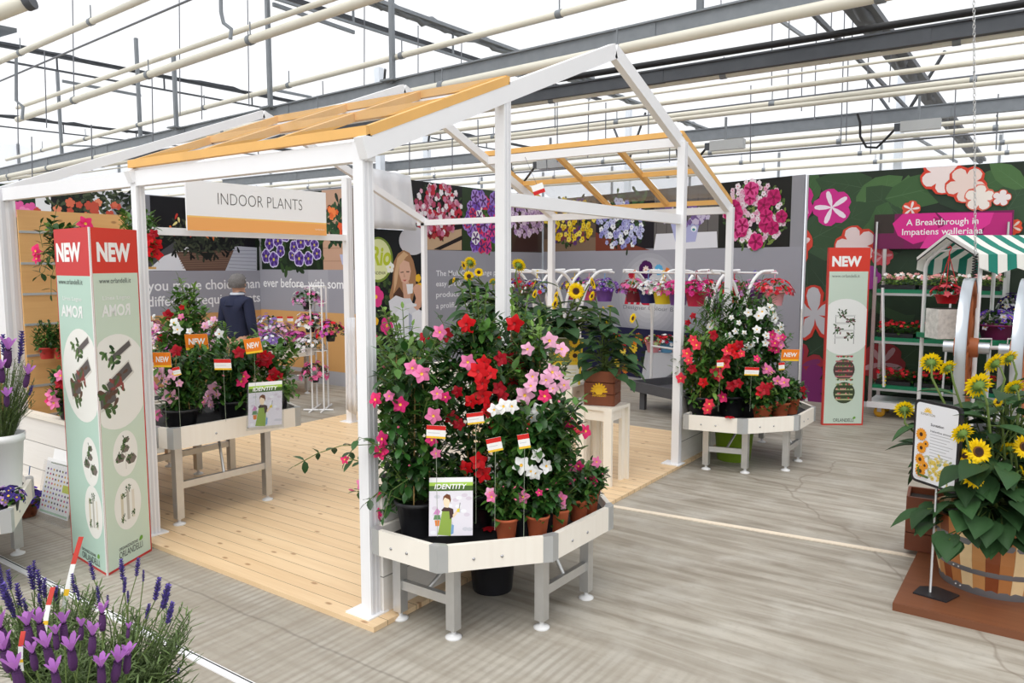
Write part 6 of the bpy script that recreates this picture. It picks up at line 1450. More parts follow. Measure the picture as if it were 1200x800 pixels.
sunflower_plant('sunflower_plant', 'sunflowers in the brown stamped crate, leaves hanging over its right side', (-3.17, 5.84, .92),
    [(742, 373, 6.5, 0, .05), (711, 379, 6.6, 0, .03), (715, 359, 6.6, 2, .03), (707, 362, 6.65, 0, .03), (722, 395, 6.5, 0, .015)], 504, scatter(56, 682, 742, 385, 440, 6.35, 6.8, .65, .95)+[(735, 445, 6.4, .9), (725, 440, 6.35, .9), (684, 440, 6.45, .9), (690, 425, 6.4, .8), (740, 432, 6.5, .9)], .17, .12, 'sunflowers on the white stools', .1)

# ------------------------------------------------------------------ baskets, bedding, daisies: foliage with a mass of small blossoms
def blossom_mat(c): return mat('blossom_%02x%02x%02x' % tuple(c), c, .5, var=.16, rand=True, trans=.2, spec=.2)
def blossoms(mb, pts, r, cols, R, petals=5, eye=None):
    for p, n in pts:
        M_ = basis(n, R.random()*6.28, p, r*R.uniform(.75, 1.2)); vs = [M_ @ V((0, 0, -.25))]
        k2 = petals*2
        for k in range(k2):
            a = 2*PI*k/k2; q = 1.0 if k % 2 == 0 else .62
            vs.append(M_ @ V((q*math.cos(a), q*math.sin(a), .12*(k % 2))))
        mb.add(vs, [(0, 1+k, 1+(k+1) % k2) for k in range(k2)], blossom_mat(R.choice(cols)), True)
        if eye: mb.add([M_ @ V((.22*math.cos(a), .22*math.sin(a), .05)) for a in [2*PI*k/6 for k in range(6)]], [tuple(range(6))], blossom_mat(eye))
def dome_pts(c, rx, rz, n, R, low=-.15):
    out = []
    while len(out) < n:
        z = R.uniform(low, 1); a = R.random()*6.28; q = math.sqrt(max(0, 1-z*z)); v = V((q*math.cos(a), q*math.sin(a), z)); s_ = R.uniform(.9, 1.08)
        out.append((c+V((v.x*rx*s_, v.y*rx*s_, v.z*rz*s_)), (v+V((0, 0, .25))).normalized()))
    return out
def leafdome(mb, c, rx, rz, n, R, lf, L=.05, W=.03, low=-.1):
    for p, nn in dome_pts(c, rx*.92, rz*.9, n, R, low):
        d = (nn+V((R.uniform(-.8, .8), R.uniform(-.8, .8), R.uniform(-.5, .4)))).normalized(); mb.leaf(p-d*L*.5, d, ZZ, L*R.uniform(.7, 1.2), W, lf, .2, .3)
    for k in range(10): a = 2*PI*k/10; mb.tube([c+V((0, 0, -.04)), c+V((rx*.7*math.cos(a), rx*.7*math.sin(a), rz*.4))], .003, stem_green, 4, False)
def potted(name, label, c, r, h, potm, rx, rz, cols, fr, nb, seed, group=None, nl=60, lf=None, eye=None, hang=None, hook_z=None, cat='plant', zshift=0.0, petals=5, low=-.15):
    R = random.Random(seed); o = V(c); t = thing(name, label, cat, o, group)
    pot_mesh('pot', t, o, r, h, potm)
    if hang:
        b = MB(); hz = hook_z; 
        for k in range(3): a = 2*PI*k/3+.5; b.tube([o+V((r*math.cos(a), r*math.sin(a), h)), V((o.x, o.y, hz-.07))], .0045, hang, 5, False)
        b.tube([V((o.x, o.y, hz-.08)), V((o.x, o.y, hz-.03)), V((o.x+.015, o.y, hz+.012)), V((o.x+.005, o.y+.01, hz+.03)), V((o.x-.02, o.y+.01, hz+.01))], .006, hang, 6); b.build('hanger', t, o)
    cc = o+V((0, 0, h*.9+zshift)); b = MB(); leafdome(b, cc, rx*.98, rz*.9, nl, R, lf or leaf_mid, .055, .032, low); b.build('foliage', t, o)
    b = MB(); blossoms(b, dome_pts(cc, rx, rz, nb, R, low), fr, cols, R, petals, eye); tag(b.build('blossoms', t, o), kind='stuff')
    return t
PK, HP, LI, PU, WH, RD, CR, YE = (238, 110, 170), (226, 40, 130), (206, 150, 214), (112, 62, 168), (246, 244, 242), (214, 34, 46), (150, 22, 50), (240, 206, 50)
pm = lambda n, c: mat('basket_'+n, c, .4)
hm = lambda n, c: mat('hook_'+n, c, .4)
HB = 'hanging baskets on the white racks'
def basket(rk, side, f, label, pot, hook, cols, seed, eye=None, rx=.2, rz=.15, nb=60):
    T, hw = RACKS[rk]; p = T(side*hw*.93, f, 0); p.z = 1.415
    potted('hanging_basket', label, p, .125, .17, pot, rx, rz, cols, .034, nb, seed, HB, 60, leaf_mid, eye, hook, 1.80, 'hanging basket')
basket(0, 1, -.45, 'hanging basket in a purple pot with violet flowers behind the sunflowers', pm('purple', (112, 72, 158)), hm('blue', (120, 160, 214)), [(150, 96, 190), (170, 120, 206), PU], 601, (240, 220, 240))
basket(0, 1, -.1, 'hanging basket in a pink pot just behind the purple one', pm('pink', (206, 90, 140)), hm('pink', (236, 170, 190)), [(150, 96, 190), WH, PK], 602)
basket(0, 1, .25, 'hanging basket in a dark magenta pot, last behind the purple and pink ones', pm('magenta', (150, 30, 84)), hm('yellow', (236, 206, 60)), [(120, 80, 170), YE, PU], 603)
basket(0, -1, -.25, 'hanging basket of white, blue and red flowers on a yellow hook by the tall post', pm('grey', (120, 120, 130)), hm('yellow', (236, 206, 60)), [WH, (150, 160, 214), RD, (90, 70, 170)], 604)
basket(0, -1, .2, 'hanging basket of red and deep violet flowers on a pink hook by the slim post', pm('grey', (120, 120, 130)), hm('red', (206, 60, 84)), [RD, (74, 44, 140), CR, WH], 605)
basket(1, -1, -.52, 'hanging basket in a crimson pot with hot pink flowers right of the rear post', pm('crimson', (184, 24, 70)), hm('crimson', (150, 30, 60)), [HP, (232, 70, 160), (206, 30, 110)], 606)
basket(1, -1, -.22, 'hanging basket in a violet pot with bright pink flowers just left of the rear post', pm('violet', (104, 60, 140)), hm('yellow', (236, 206, 60)), [HP, PK, (236, 90, 170)], 607)
basket(1, -1, .06, 'hanging basket in a yellow pot with white flowers', pm('yellow', (232, 208, 40)), hm('yellow', (236, 206, 60)), [WH, (240, 236, 240), PK], 608)
basket(1, -1, .34, 'hanging basket in a navy blue pot with white flowers', pm('navy', (34, 38, 104)), hm('blue', (120, 160, 214)), [WH, WH, (226, 226, 240)], 609)
basket(1, -1, .62, 'hanging basket in a dark red pot, farthest of the row by the designer logo', pm('darkred', (120, 24, 46)), hm('orange', (226, 120, 50)), [PK, (176, 110, 190), CR], 610)
basket(1, 1, -.86, 'hanging basket in a pale pink pot with red and pink flowers, farthest right', pm('palepink', (238, 168, 176)), hm('pink', (236, 170, 190)), [RD, (236, 90, 110), (240, 140, 150), (206, 30, 50)], 611, None, .22, .17, 75)
basket(1, 1, -.55, 'hanging basket in a purple pot with lilac pink flowers left of the pale pink pot', pm('purple2', (106, 54, 130)), hm('violet', (104, 80, 180)), [LI, PK, (226, 160, 200)], 612)
basket(1, 1, -.22, 'hanging basket in a bright red pot with lilac and red flowers behind the purple pot', pm('red', (200, 30, 40)), hm('redhook', (206, 40, 50)), [LI, RD, (220, 170, 210)], 613)
basket(1, 1, .25, 'hanging basket of white and red flowers behind the slim right post', pm('grey', (120, 120, 130)), hm('crimson', (150, 30, 60)), [WH, RD, WH, HP], 614)
basket(1, 1, .6, 'hanging basket of white and violet flowers at the back of the right hand rail', pm('grey', (120, 120, 130)), hm('violet', (104, 80, 180)), [WH, PU, HP], 615)
for px, d, lab, pot, cols, s_ in ((767, 11.22, 'low pink pot with few white flowers on the grey block', pm('pink3', (226, 150, 160)), [WH, (180, 200, 140), RD], 621), (783, 11.2, 'low sky blue pot with red flowers on the grey block', pm('sky', (96, 160, 206)), [CR, RD, WH], 622), (800, 11.25, 'low red pot with red flowers on the grey block behind the rear post', pm('red', (200, 30, 40)), [RD, CR], 623)):
    p = frame(px, d, .621); potted('flower_pot', lab, p, .11, .16, pot, .15, .12, cols, .034, 34, s_, 'pots on the grey block', 44, leaf_mid)

# trays of bedding flowers on the trolley
for zi, z in enumerate(SH):
    for k in range(3):
        R = random.Random(700+zi*3+k); x0_ = -1.79+.43*k; o = V((x0_+.2, 10.6, z+.001)); nm = ('bottom', 'middle', 'top')[zi]; pos = ('left end', 'middle', 'right end')[k]
        t = thing('bedding_tray', 'tray of %s bedding flowers, %s of the %s trolley shelf' % ('pale pink and white' if zi == 2 else 'red', pos, nm), 'flower tray', o, 'bedding trays on the trolley')
        b = MB(); b.box((x0_+.01, 10.36, z+.001), (x0_+.40, 10.84, z+.05), black_plastic); b.build('tray', t, o)
        b = MB(); 
        for j in range(170):
            p = V((x0_+R.uniform(-.0, .42), R.uniform(10.35, 10.85), z+.05+R.uniform(.0, .12))); a = R.random()*6.28
            b.leaf(p, V((math.cos(a), math.sin(a), R.uniform(-.2, .7))), ZZ, .06, .036, leaf_mid if zi < 2 else leaf_light, .2, .3)
        b.build('foliage', t, o)
        b = MB(); pts = [(V((x0_+R.uniform(.0, .41), R.uniform(10.34, 10.7), z+.12+R.uniform(.0, .07))), V((R.uniform(-.4, .4), -.8, .7)).normalized()) for j in range(26 if zi < 2 else 34)]
        blossoms(b, pts, .026, [RD, (226, 50, 60), (190, 24, 40)] if zi < 2 else [(240, 200, 190), WH, (236, 160, 160)], R); tag(b.build('blossoms', t, o), kind='stuff')

# on the market cart
def cart_pt(px, d, z): p = D(px, 310, d); return V((p.x, p.y, z))
o = cart_pt(1111, 7.85, 1.151); t = thing('birch_planter', 'white birch bark planter on the cart shelf left of the wheel', 'planter', o)
birch = mat('birch_bark', (214, 212, 206), .8, var=.45, scale=22); b = MB()
e1, e2 = RT*.135, FH*.12
b.prism([o-e1-e2, o+e1-e2, o+e1+e2, o-e1+e2], V((0, 0, .30)), birch); b.build('bark_box', t, o)
b = MB(); b.prism([o-e1*.88-e2*.88+ZZ*.3, o+e1*.88-e2*.88+ZZ*.3, o+e1*.88+e2*.88+ZZ*.3, o-e1*.88+e2*.88+ZZ*.3], V((0, 0, .004)), soil); b.build('soil', t, o)
potted('hanging_basket', 'red hanging basket of red flowers on a red hook under the striped awning', cart_pt(1112, 7.98, 1.50), .12, .09, pm('red', (200, 30, 40)), .16, .13, [RD, (216, 90, 100), CR], .036, 26, 641, None, 60, leaf_dark, None, hm('redhook', (206, 40, 50)), 2.06, 'hanging basket')
potted('pansy_pot', 'wide plum coloured pot of violet and white pansies on the market cart', cart_pt(1172, 7.75, 1.151), .17, .15, pm('plum', (120, 28, 84)), .17, .17, [(96, 58, 170), (120, 80, 196), WH, (230, 226, 240)], .042, 46, 642, None, 70, leaf_mid, (240, 200, 60), None, None, 'plant')
potted('pansy_pot', 'white bucket of dark violet and white pansies behind the plum pot', cart_pt(1190, 8.1, 1.151), .10, .34, white_plastic, .13, .15, [(50, 34, 92), (70, 44, 120), WH], .042, 34, 643, None, 40, leaf_dark, (240, 210, 80), None, None, 'plant')

# pink daisies on the far left table, price cards among them
R = random.Random(66); cnt = 0
DL = [(300, 9.98), (318, 10.25), (334, 10.5), (349, 10.8), (364, 11.1), (290, 10.3), (308, 10.6), (325, 10.9), (341, 11.15), (356, 11.45)]
for k in range(5):
    for j in range(3):
        x, y = -9.08-.32*j, 5.5+.46*k; cols = [[(206, 120, 190), (196, 104, 180)], [(230, 160, 206), (236, 190, 220)], [(240, 236, 240), (222, 190, 214)], [(150, 120, 196), (236, 236, 240)], [(176, 60, 140), (226, 120, 180)]][(k+2*j) % 5]
        nm = ['mauve', 'pale pink', 'white', 'blue and white', 'deep pink'][(k+2*j) % 5]
        potted('daisy_pot', 'pot of %s daisies, %s row, %s from the white plant stand' % (nm, ['front', 'middle', 'back'][j], ['fifth', 'fourth', 'third', 'second', 'first'][k]), (x, y, .651), .09, .12, black_plastic, .2, .13+.05*j, cols, .036, 60, 660+cnt, 'daisy pots on the far left table', 60, leaf_dark, (240, 220, 120) if nm == 'white' else None, None, None, 'plant', .04+.07*j, 7); cnt += 1
for k, (px, py, d) in enumerate(((328, 374, 11.3), (340, 374, 11.4), (352, 375, 11.55), (367, 378, 11.25))):
    tagcard('price_card', ['first', 'second', 'third', 'fourth'][k]+' white card with a red top from the left among the far daisies', px, py, 7, 7, d, .652, 'price', 0, 0, 'cards among the daisies')

# white ladder stand with flower pots
o = V((-7.86, 6.72, 0)); t = thing('plant_stand', 'slim white metal stand stacked with pink and white flower pots beside the post', 'plant stand', o)
sx = RT*.075; sy = FH*.12
for p in (o-sx-sy, o+sx-sy, o-sx+sy, o+sx+sy):
    b = MB(); b.tube([p+ZZ*.02, p+ZZ*1.62], .011, white_tube, 8); b.build('upright', t, o)
for q in (-1, 1):
    b = MB(); b.tube([o+sx*q-sy*2.4+ZZ*.012, o+sx*q+sy*2.4+ZZ*.012], .012, white_tube, 8); b.tube([o+sx*q*2.6-sy*1.0+ZZ*.012, o-sx*q*.2-sy*1.0+ZZ*.012], .012, white_tube, 8); b.build('foot', t, o)
for z in (.45, .78, 1.1, 1.40, 1.62):
    b = MB(); c_ = o+ZZ*z; b.tube([c_+RT*(.1*math.cos(a))+FH*(.1*math.sin(a)) for a in [2*PI*k/20 for k in range(21)]], .008, white_tube, 6, False)
    b.tube([c_-RT*.1, c_-RT*.30], .008, white_tube, 6); b.build('pot_ring', t, o)
for k, (z, dx, cols, lab) in enumerate(((1.32, -.2, [PK, (226, 150, 206), WH], 'top pot of pink and white flowers on the white stand'), (1.02, -.16, [(206, 130, 200), PK, WH], 'second pot from the top of the white stand, mauve flowers'), (.72, -.17, [WH, WH, (236, 226, 236)], 'white flowered pot at the middle of the white stand'), (.36, -.1, [PK, (236, 120, 160)], 'lowest pot of salmon pink flowers on the white stand'), (.9, .22, [(216, 90, 190), RD, (226, 60, 120)], 'magenta and red flowers on the right side of the white stand'))):
    p = o+RT*dx*.7; p.z = z; potted('stand_pot', lab, p, .07, .1, white_plastic if k == 2 else black_plastic, .19, .19, cols, .036, 46, 690+k, 'pots on the white stand', 130, leaf_dark, None, None, None, 'plant')

# bamboo cane and white curtains at the rear left post
q = D(419, 268, 8.85); q2 = D(420, 437, 8.85); b = MB(); b.tube([q2, q], .013, bamboo, 8); tag(b.build('bamboo_cane'), 'upright bamboo cane tied along the rear left post', 'cane')
cloth = mat('white_cloth', (236, 237, 241), .7, var=.04, trans=.3)
def curtain(label, pts_top, pts_bot, waves, amp, n=40):
    b = MB(); (x0, y0, d0), (x1, y1, d1) = pts_top; (u0, w0, e0), (u1, w1, e1) = pts_bot; vs = []
    for i in range(n+1):
        f = i/n; wv = FH*(amp*math.sin(f*waves*2*PI)); 
        a = D(x0+(x1-x0)*f, y0+(y1-y0)*f, d0+(d1-d0)*f); c = D(u0+(u1-u0)*f, w0+(w1-w0)*f, e0+(e1-e0)*f)
        for k in range(7): vs.append(a+(c-a)*(k/6)+wv*(.5+.5*k/6))
    b.add(vs, [(i*7+k, (i+1)*7+k, (i+1)*7+k+1, i*7+k+1) for i in range(n) for k in range(6)], cloth, True)
    o_ = b.build('white_curtain'); m_ = o_.modifiers.new('thick', 'SOLIDIFY'); m_.thickness = .006; return tag(o_, label, 'curtain')
curtain('white sheet gathered above the banner of the woman with a cup', ((431, 196, 11.0), (481, 206, 11.5)), ((431, 267, 11.0), (488, 270, 11.7)), 2.5, .04)
curtain('white cloth hanging beside the rear left post down to the floor', ((406, 372, 8.95), (416, 372, 8.9)), ((406, 480, 8.95), (418, 486, 8.9)), 2, .02)
# ------------------------------------------------------------------ lavender and pansies at the left
def lavender(name, label, base, heads, seed, potr, poth, potm, nfol, spread, topz, d0, lf=leaf_grey, group=None, square=False):
    R = random.Random(seed); o = V(base); t = thing(name, label, 'lavender', o, group)
    pot_mesh('pot', t, o, potr, poth, potm)
    b = MB(); rim = o+V((0, 0, poth*.85))
    for k in range(nfol):
        az = R.random()*6.28; rr = spread*math.sqrt(R.random()); tip = rim+V((rr*math.cos(az), rr*math.sin(az), R.uniform(.3, .92)*(topz-rim.z))); st = rim+V((rr*.25*math.cos(az), rr*.25*math.sin(az), 0))
        mid = (st+tip)/2+V((0, 0, .04)); b.tube([st, mid, tip], .0016, lf, 3, False)
        for j in range(11):
            tt = .25+.75*j/10; p = st+(tip-st)*tt+V((0, 0, .04*(1-abs(2*tt-1)))); a = R.random()*6.28
            for q in (0, PI): b.leaf(p, V((math.cos(a+q), math.sin(a+q), R.uniform(.3, 1.1))), ZZ, R.uniform(.022, .038), .0042, lf, .1, .15)
    put = []
    for hx, hy, kind, d, s_ in heads:
        P3 = D(hx, hy, d); az = R.random()*6.28; st = rim+V((spread*.25*math.cos(az), spread*.25*math.sin(az), .05)); n = ((P3-st).normalized()*.8+ZZ*.6).normalized()
        b.tube([st, (st+P3)/2+ZZ*.03, P3-n*s_], .0014, stem_green, 4, False); put.append((P3, n, s_, kind))
    b.build('foliage', t, o)
    for P3, n, s_, kind in put: put_flower(t, o, kind, P3, n, s_, R)
    return t
def ground(px, d, z): p = D(px, 310, d); return V((p.x, p.y, z))
b = MB(); c0 = ground(52, 1.78, 0); t = thing('display_bench', 'white bench just below the picture edge carrying the lavender pots', 'bench', c0)
b.prism([c0-RT*.42-FH*.30+ZZ*.56, c0+RT*.34-FH*.30+ZZ*.56, c0+RT*.34+FH*.28+ZZ*.56, c0-RT*.42+FH*.28+ZZ*.56], V((0, 0, .03)), white_paint); b.build('top', t, c0)
for a in (-.38, .30):
    for c_ in (-.26, .24): b = MB(); q = c0+RT*a+FH*c_; b.beam(q, q+ZZ*.56, .05, .05, white_paint); b.build('leg', t, c0)
LVH = [(161, 665, 1.85, .021), (143, 668, 1.85, .024), (146, 686, 1.83, .018), (184, 691, 1.78, .026), (194, 700, 1.76, .030), (199, 719, 1.75, .025), (108, 669, 1.9, .023), (86, 684, 1.9, .022), (91, 695, 1.9, .018), (173, 717, 1.78, .018), (115, 697, 1.88, .02), (168, 675, 1.86, .013), (209, 786, 1.65, .008), (150, 700, 1.85, .014), (126, 705, 1.88, .015)]
lavender('lavender_plant', 'common lavender with thin violet spikes fanning to the right at bottom left', ground(112, 1.80, .59), [(x, y, 'lav', d, s_) for x, y, d, s_ in LVH], 801, .095, .17, white_plastic, 300, .18, 1.05, 1.8)
LV2 = [(37, 678, 1.98, .03), (46, 683, 1.98, .03), (52, 690, 1.97, .024), (40, 668, 2.0, .022), (8, 700, 1.9, .034), (11, 680, 1.95, .024), (22, 699, 1.93, .03), (66, 698, 1.95, .022), (3, 690, 1.95, .03), (14, 712, 1.9, .028), (30, 712, 1.92, .022), (47, 706, 1.95, .02), (1, 672, 2.0, .02)]
lavender('lavender_plant', 'dark violet common lavender standing tallest behind the tufted one', ground(28, 1.93, .59), [(x, y, 'lav', d, s_) for x, y, d, s_ in LV2], 802, .085, .17, white_plastic, 170, .14, 1.08, 1.9)
SPH = [(120, 729, 1.72, .026), (49, 742, 1.62, .030), (75, 742, 1.62, .028), (108, 756, 1.6, .028), (58, 770, 1.5, .030), (85, 773, 1.5, .030), (136, 787, 1.5, .030), (149, 778, 1.52, .026), (5, 748, 1.6, .032), (34, 745, 1.6, .030), (8, 774, 1.5, .032), (22, 797, 1.42, .032), (119, 792, 1.48, .028), (66, 752, 1.6, .022), (66, 798, 1.42, .026), (40, 775, 1.5, .024), (150, 742, 1.7, .014), (95, 742, 1.68, .02)]
lavender('tufted_lavender', 'tufted lavender with mauve petal ears, nearest at bottom left', ground(66, 1.55, .59), [(x, y, 'spanlav', d, s_) for x, y, d, s_ in SPH], 803, .09, .15, white_plastic, 260, .16, .99, 1.55)
def stake(label, x0, y0, x1, y1, wpx, d):
    a, c = D(x0, y0, d), D(x1, y1, d); w_ = wpx*d/900; rr = RT*w_/2; o = a; L = c-a; t = thing('plant_label', label, 'plant label', a)
    b = MB()
    for k, (f0, f1, col) in enumerate(((-.35, .0, (236, 236, 234)), (0, .12, (246, 196, 50)), (.12, .55, (244, 244, 242)), (.55, 1, (196, 62, 50)))):
        bend = lambda f: FH*(.02*f*f); w0 = .5 if f0 < 0 else 1
        b.prism([a+L*f0-rr*w0+bend(f0), a+L*f0+rr*w0+bend(f0), a+L*f1+rr+bend(f1), a+L*f1-rr+bend(f1)], FH*.0012, mat('label_%d' % k, col, .45))
    b.build('label_card', t, a)
stake('red and white plant label standing highest above the lavender', 77, 698, 90, 632, 6, 1.95)
stake('red and white plant label in the middle of the lavender', 53, 732, 56, 692, 6, 1.72)
stake('red and white plant label at the far left in the tufted lavender', 24, 776, 20, 745, 6, 1.52)
pl = ground(-12, 4.72, .451)
lavender('lavender_plant', 'lavender in a tall white planter at the left edge, with mauve tufts', pl, [(25, 403, 'lav', 4.7, .07), (23, 418, 'lav', 4.7, .04), (9, 420, 'spanlav', 4.55, .075), (31, 446, 'spanlav', 4.6, .055), (36, 458, 'lav', 4.65, .03), (2, 440, 'spanlav', 4.5, .06), (4, 405, 'lav', 4.7, .06), (8, 470, 'spanlav', 4.45, .05), (-10, 430, 'spanlav', 4.5, .06)], 804, .125, .40, white_plastic, 230, .2, 1.36, 4.7)
for k, (px, d, lab) in enumerate(((-8, 4.42, 'small violet pansies in the cut off tray at the left edge'),)):
    p = ground(px, d, .451); potted('pansy_pot', lab, p, .06, .09, black_plastic, .08, .07, [(96, 66, 160), (60, 44, 120), (190, 150, 214)], .03, 26, 811+k, None, 30, leaf_mid, (240, 200, 80), None, None, 'plant')
p = G(30, 604, .001); potted('pansy_pot', 'pot of deep violet pansies on the floor before the low plank wall', p, .10, .11, mat('pot_brown', (120, 66, 44), .6), .13, .13, [(72, 48, 150), (92, 62, 176), (56, 36, 120)], .035, 40, 815, None, 60, leaf_dark, None, None, None, 'plant')
b = MB(); b.tube([p+V((.02, 0, .1)), D(35, 546, 5.62)], .004, mat('blue_stick', (60, 110, 170), .4), 5); tag(b.build('blue_stake'), 'thin blue stake stuck in the pot of violet pansies', 'stake')

# ------------------------------------------------------------------ the man in the navy sweater, seen from behind
def skin_mesh(name, verts, edges, radii, mt, parent, org, root=0, sub=2):
    me = bpy.data.meshes.new(name); me.from_pydata([tuple(V(v)-V(org)) for v in verts], edges, []); me.materials.append(mt)
    o = bpy.data.objects.new(name, me); C.objects.link(o); 
    sm = o.modifiers.new('skin', 'SKIN'); sm.use_smooth_shade = True
    for i, r in enumerate(radii):
        sv = me.skin_vertices[0].data[i]; sv.radius = r if isinstance(r, tuple) else (r, r); sv.use_root = (i == root)
    ss = o.modifiers.new('sub', 'SUBSURF'); ss.levels = sub; ss.render_levels = sub
    if parent is not None: o.parent = parent
    return o
pc = ground(276.5, 9.55, 0); face = (FH*.9+RT*.42).normalized(); sidev = face.cross(ZZ).normalized()     # he looks away, slightly to the right
def B(s_, f, z): return pc+sidev*s_+face*f+ZZ*z
mskin = mat('skin', (206, 160, 136), .5, var=.05); navy = mat('navy_knit', (30, 36, 62), .85, var=.2, scale=60); trs = mat('dark_trousers', (44, 46, 54), .8, var=.15); hairm = mat('grey_hair', (104, 101, 100), .75, var=.5, scale=90)
man = thing('person', 'man in a navy sweater seen from behind, grey hair, facing the banners', 'person', pc)
bv = [B(0, 0, .95), B(0, .0, 1.12), B(0, -.01, 1.30), B(0, -.01, 1.44), B(0, 0, 1.51), B(0, .02, 1.57), B(0, .03, 1.64), B(0, .035, 1.70),
      B(.10, 0, .90), B(.105, .01, .50), B(.11, -.02, .10), B(.12, .12, .05), B(-.10, 0, .90), B(-.105, .01, .50), B(-.11, -.02, .10), B(-.12, .12, .05),
      B(.17, -.01, 1.43), B(.235, -.02, 1.16), B(.22, .07, .93), B(.215, .10, .84), B(-.17, -.01, 1.43), B(-.235, -.02, 1.16), B(-.22, .07, .93), B(-.215, .10, .84)]
be = [(0, 1), (1, 2), (2, 3), (3, 4), (4, 5), (5, 6), (6, 7), (0, 8), (8, 9), (9, 10), (10, 11), (0, 12), (12, 13), (13, 14), (14, 15), (3, 16), (16, 17), (17, 18), (18, 19), (3, 20), (20, 21), (21, 22), (22, 23)]
br = [(.15, .11), (.145, .105), (.16, .11), (.13, .09), (.055, .055), (.065, .07), (.082, .1), (.06, .075), .085, .058, .042, .035, .085, .058, .042, .035, .06, .045, .033, .03, .06, .045, .033, .03]
# fingers and thumbs
for s_ in (1, -1):
    h = 19 if s_ > 0 else 23
    for k in range(4):
        i0 = len(bv); off = (k-1.5)*.019
        bv += [B(s_*.215, .10+off, .80), B(s_*.213, .108+off*1.1, .765-.004*(k in (1, 2))), B(s_*.203, .112+off*1.1, .735-.008*(k in (1, 2)))]; be += [(h, i0), (i0, i0+1), (i0+1, i0+2)]; br += [.011, .009, .007]
    i0 = len(bv); bv += [B(s_*.20, .135, .82), B(s_*.192, .15, .795)]; be += [(h, i0), (i0, i0+1)]; br += [.011, .009]
body = skin_mesh('body', bv, be, br, mskin, man, pc)
# face details: nose, ears, mouth, eyes on the far side
b = MB(); hc = B(0, .03, 1.65)
b.lathe(hc+face*.098-ZZ*.005, [(.016, -.03), (.014, .0), (.004, .018)], mskin, 8, (face+ZZ*-.3).normalized()); 
for s_ in (1, -1): b.lathe(hc+sidev*s_*.082-ZZ*.005, [(.0, .012), (.018, .012), (.030, .006), (.026, -.006), (.0, -.008)], mskin, 12, (sidev*s_+face*-.3).normalized())
b.build('nose_and_ears', man, pc)
b = MB()
for s_ in (1, -1): b.lathe(hc+sidev*s_*.032+face*.088+ZZ*.02, [(.011, -.004), (.008, .006), (0, .009)], mat('eye_white', (236, 236, 236), .3), 10, face); b.lathe(hc+sidev*s_*.032+face*.096+ZZ*.02, [(.005, 0), (.0, .002)], black_rubber, 8, face)
b.build('eyes', man, pc)
b = MB(); b.beam(hc+sidev*.022+face*.088-ZZ*.05, hc-sidev*.022+face*.088-ZZ*.05, .006, .008, mat('lips', (176, 110, 100), .5)); b.build('mouth', man, pc)
# clothes follow the body a little outside it
idx = [1, 2, 3, 16, 17, 18, 20, 21, 22]
sv_ = [B(0, 0, .93), B(0, 0, 1.10), B(0, -.01, 1.28), B(0, -.01, 1.45), B(.18, -.01, 1.445), B(.245, -.02, 1.16), B(.225, .065, .945), B(-.18, -.01, 1.445), B(-.245, -.02, 1.16), B(-.225, .065, .945), B(0, -.005, 1.53)]
skin_mesh('sweater', sv_, [(0, 1), (1, 2), (2, 3), (3, 4), (4, 5), (5, 6), (3, 7), (7, 8), (8, 9), (3, 10)], [(.175, .135), (.172, .13), (.185, .135), (.172, .128), .078, .062, .046, .078, .062, .046, (.098, .098)], navy, man, pc)
b = MB(); b.lathe(B(0, .003, 1.525), [(.086, .0), (.082, .028), (.072, .034), (.07, .0)], mat('shirt_collar', (200, 206, 216), .6), 20); b.build('shirt_collar', man, pc)
b = MB(); b.lathe(B(0, .0, 1.40), [(.150, 0), (.135, .05), (.108, .09), (.090, .128), (.084, .13)], navy, 24, caps=False); b.build('sweater_neckband', man, pc)
tv = [B(0, 0, .98), B(0, 0, .92), B(.1, 0, .86), B(.105, .01, .5), B(.11, -.02, .1), B(-.1, 0, .86), B(-.105, .01, .5), B(-.11, -.02, .1)]
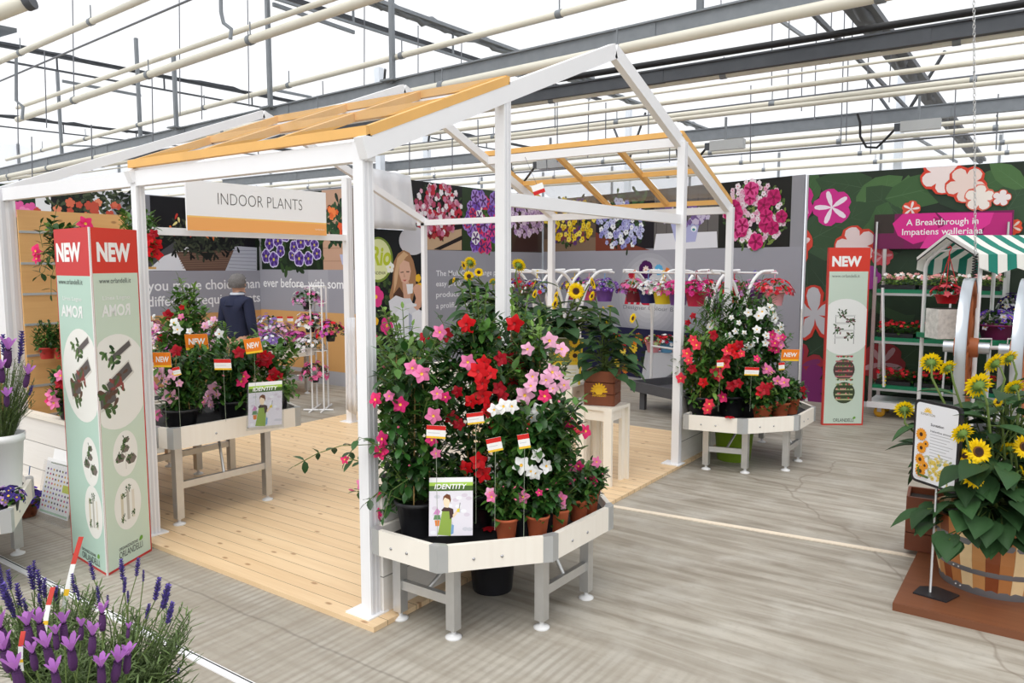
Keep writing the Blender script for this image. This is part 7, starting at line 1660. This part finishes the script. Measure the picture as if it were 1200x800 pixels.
skin_mesh('trousers', tv, [(0, 1), (1, 2), (2, 3), (3, 4), (1, 5), (5, 6), (6, 7)], [(.165, .125), (.165, .125), .105, .08, .068, .105, .08, .068], trs, man, pc)
for s_ in (1, -1):
    skin_mesh('shoe', [B(s_*.11, -.05, .045), B(s_*.115, .05, .045), B(s_*.12, .15, .035)], [(0, 1), (1, 2)], [.048, .05, .04], black_rubber, man, pc)
b = MB(); vs = []; fs = []; n1, n2 = 16, 24; R = random.Random(12)
for i in range(n1+1):
    th = PI*.64*i/n1
    for k in range(n2):
        a = 2*PI*k/n2; q = V((math.sin(th)*math.cos(a), math.sin(th)*math.sin(a), math.cos(th)))
        cut = 1.0 if not (q.y > .25 and q.z < .45) else .82
        rr = (1+R.uniform(-.05, .06))*cut
        vs.append(hc+ZZ*.018+face*-.008+sidev*(q.x*.108*rr)+face*(q.y*.126*rr)+ZZ*(q.z*.122*rr))
fs = [(i*n2+k, i*n2+(k+1) % n2, (i+1)*n2+(k+1) % n2, (i+1)*n2+k) for i in range(n1) for k in range(n2)]
b.add(vs, fs, hairm, True)
for k in range(260):
    i = R.randrange(2, n1-1); q = vs[i*n2+R.randrange(n2)]; dn = (vs[(i+1)*n2]-vs[i*n2]); out = (q-hc).normalized()
    b.leaf(q-out*.006, (out*.35+V((R.uniform(-.4, .4), R.uniform(-.4, .4), -.7))).normalized(), out, R.uniform(.02, .035), .009, hairm, .1, .1)
b.build('hair', man, pc)

# a paper tag hanging in the pavilion roof, a stool far behind
c0 = D(631, 222, 7.2); P = Panel(c0, (RT+ZZ*.35).normalized(), (ZZ-RT*.35).normalized()); t = thing('paper_tag', 'small red and white tag hanging from the pavilion roof batten', 'tag', c0)
b = MB(); b.prism([P.at(-.055, -.04), P.at(.055, -.04), P.at(.055, .05), P.at(-.055, .05)], P.n*-.002, mat('card_white', (244, 244, 242))); P.rect(b, -.055, -.04, .055, -.005, (206, 40, 40), .6); b.build('card', t, c0)
b = MB(); b.tube([P.at(0, .05), P.at(-.02, .32)], .002, wire_mat, 5); b.build('string', t, c0)
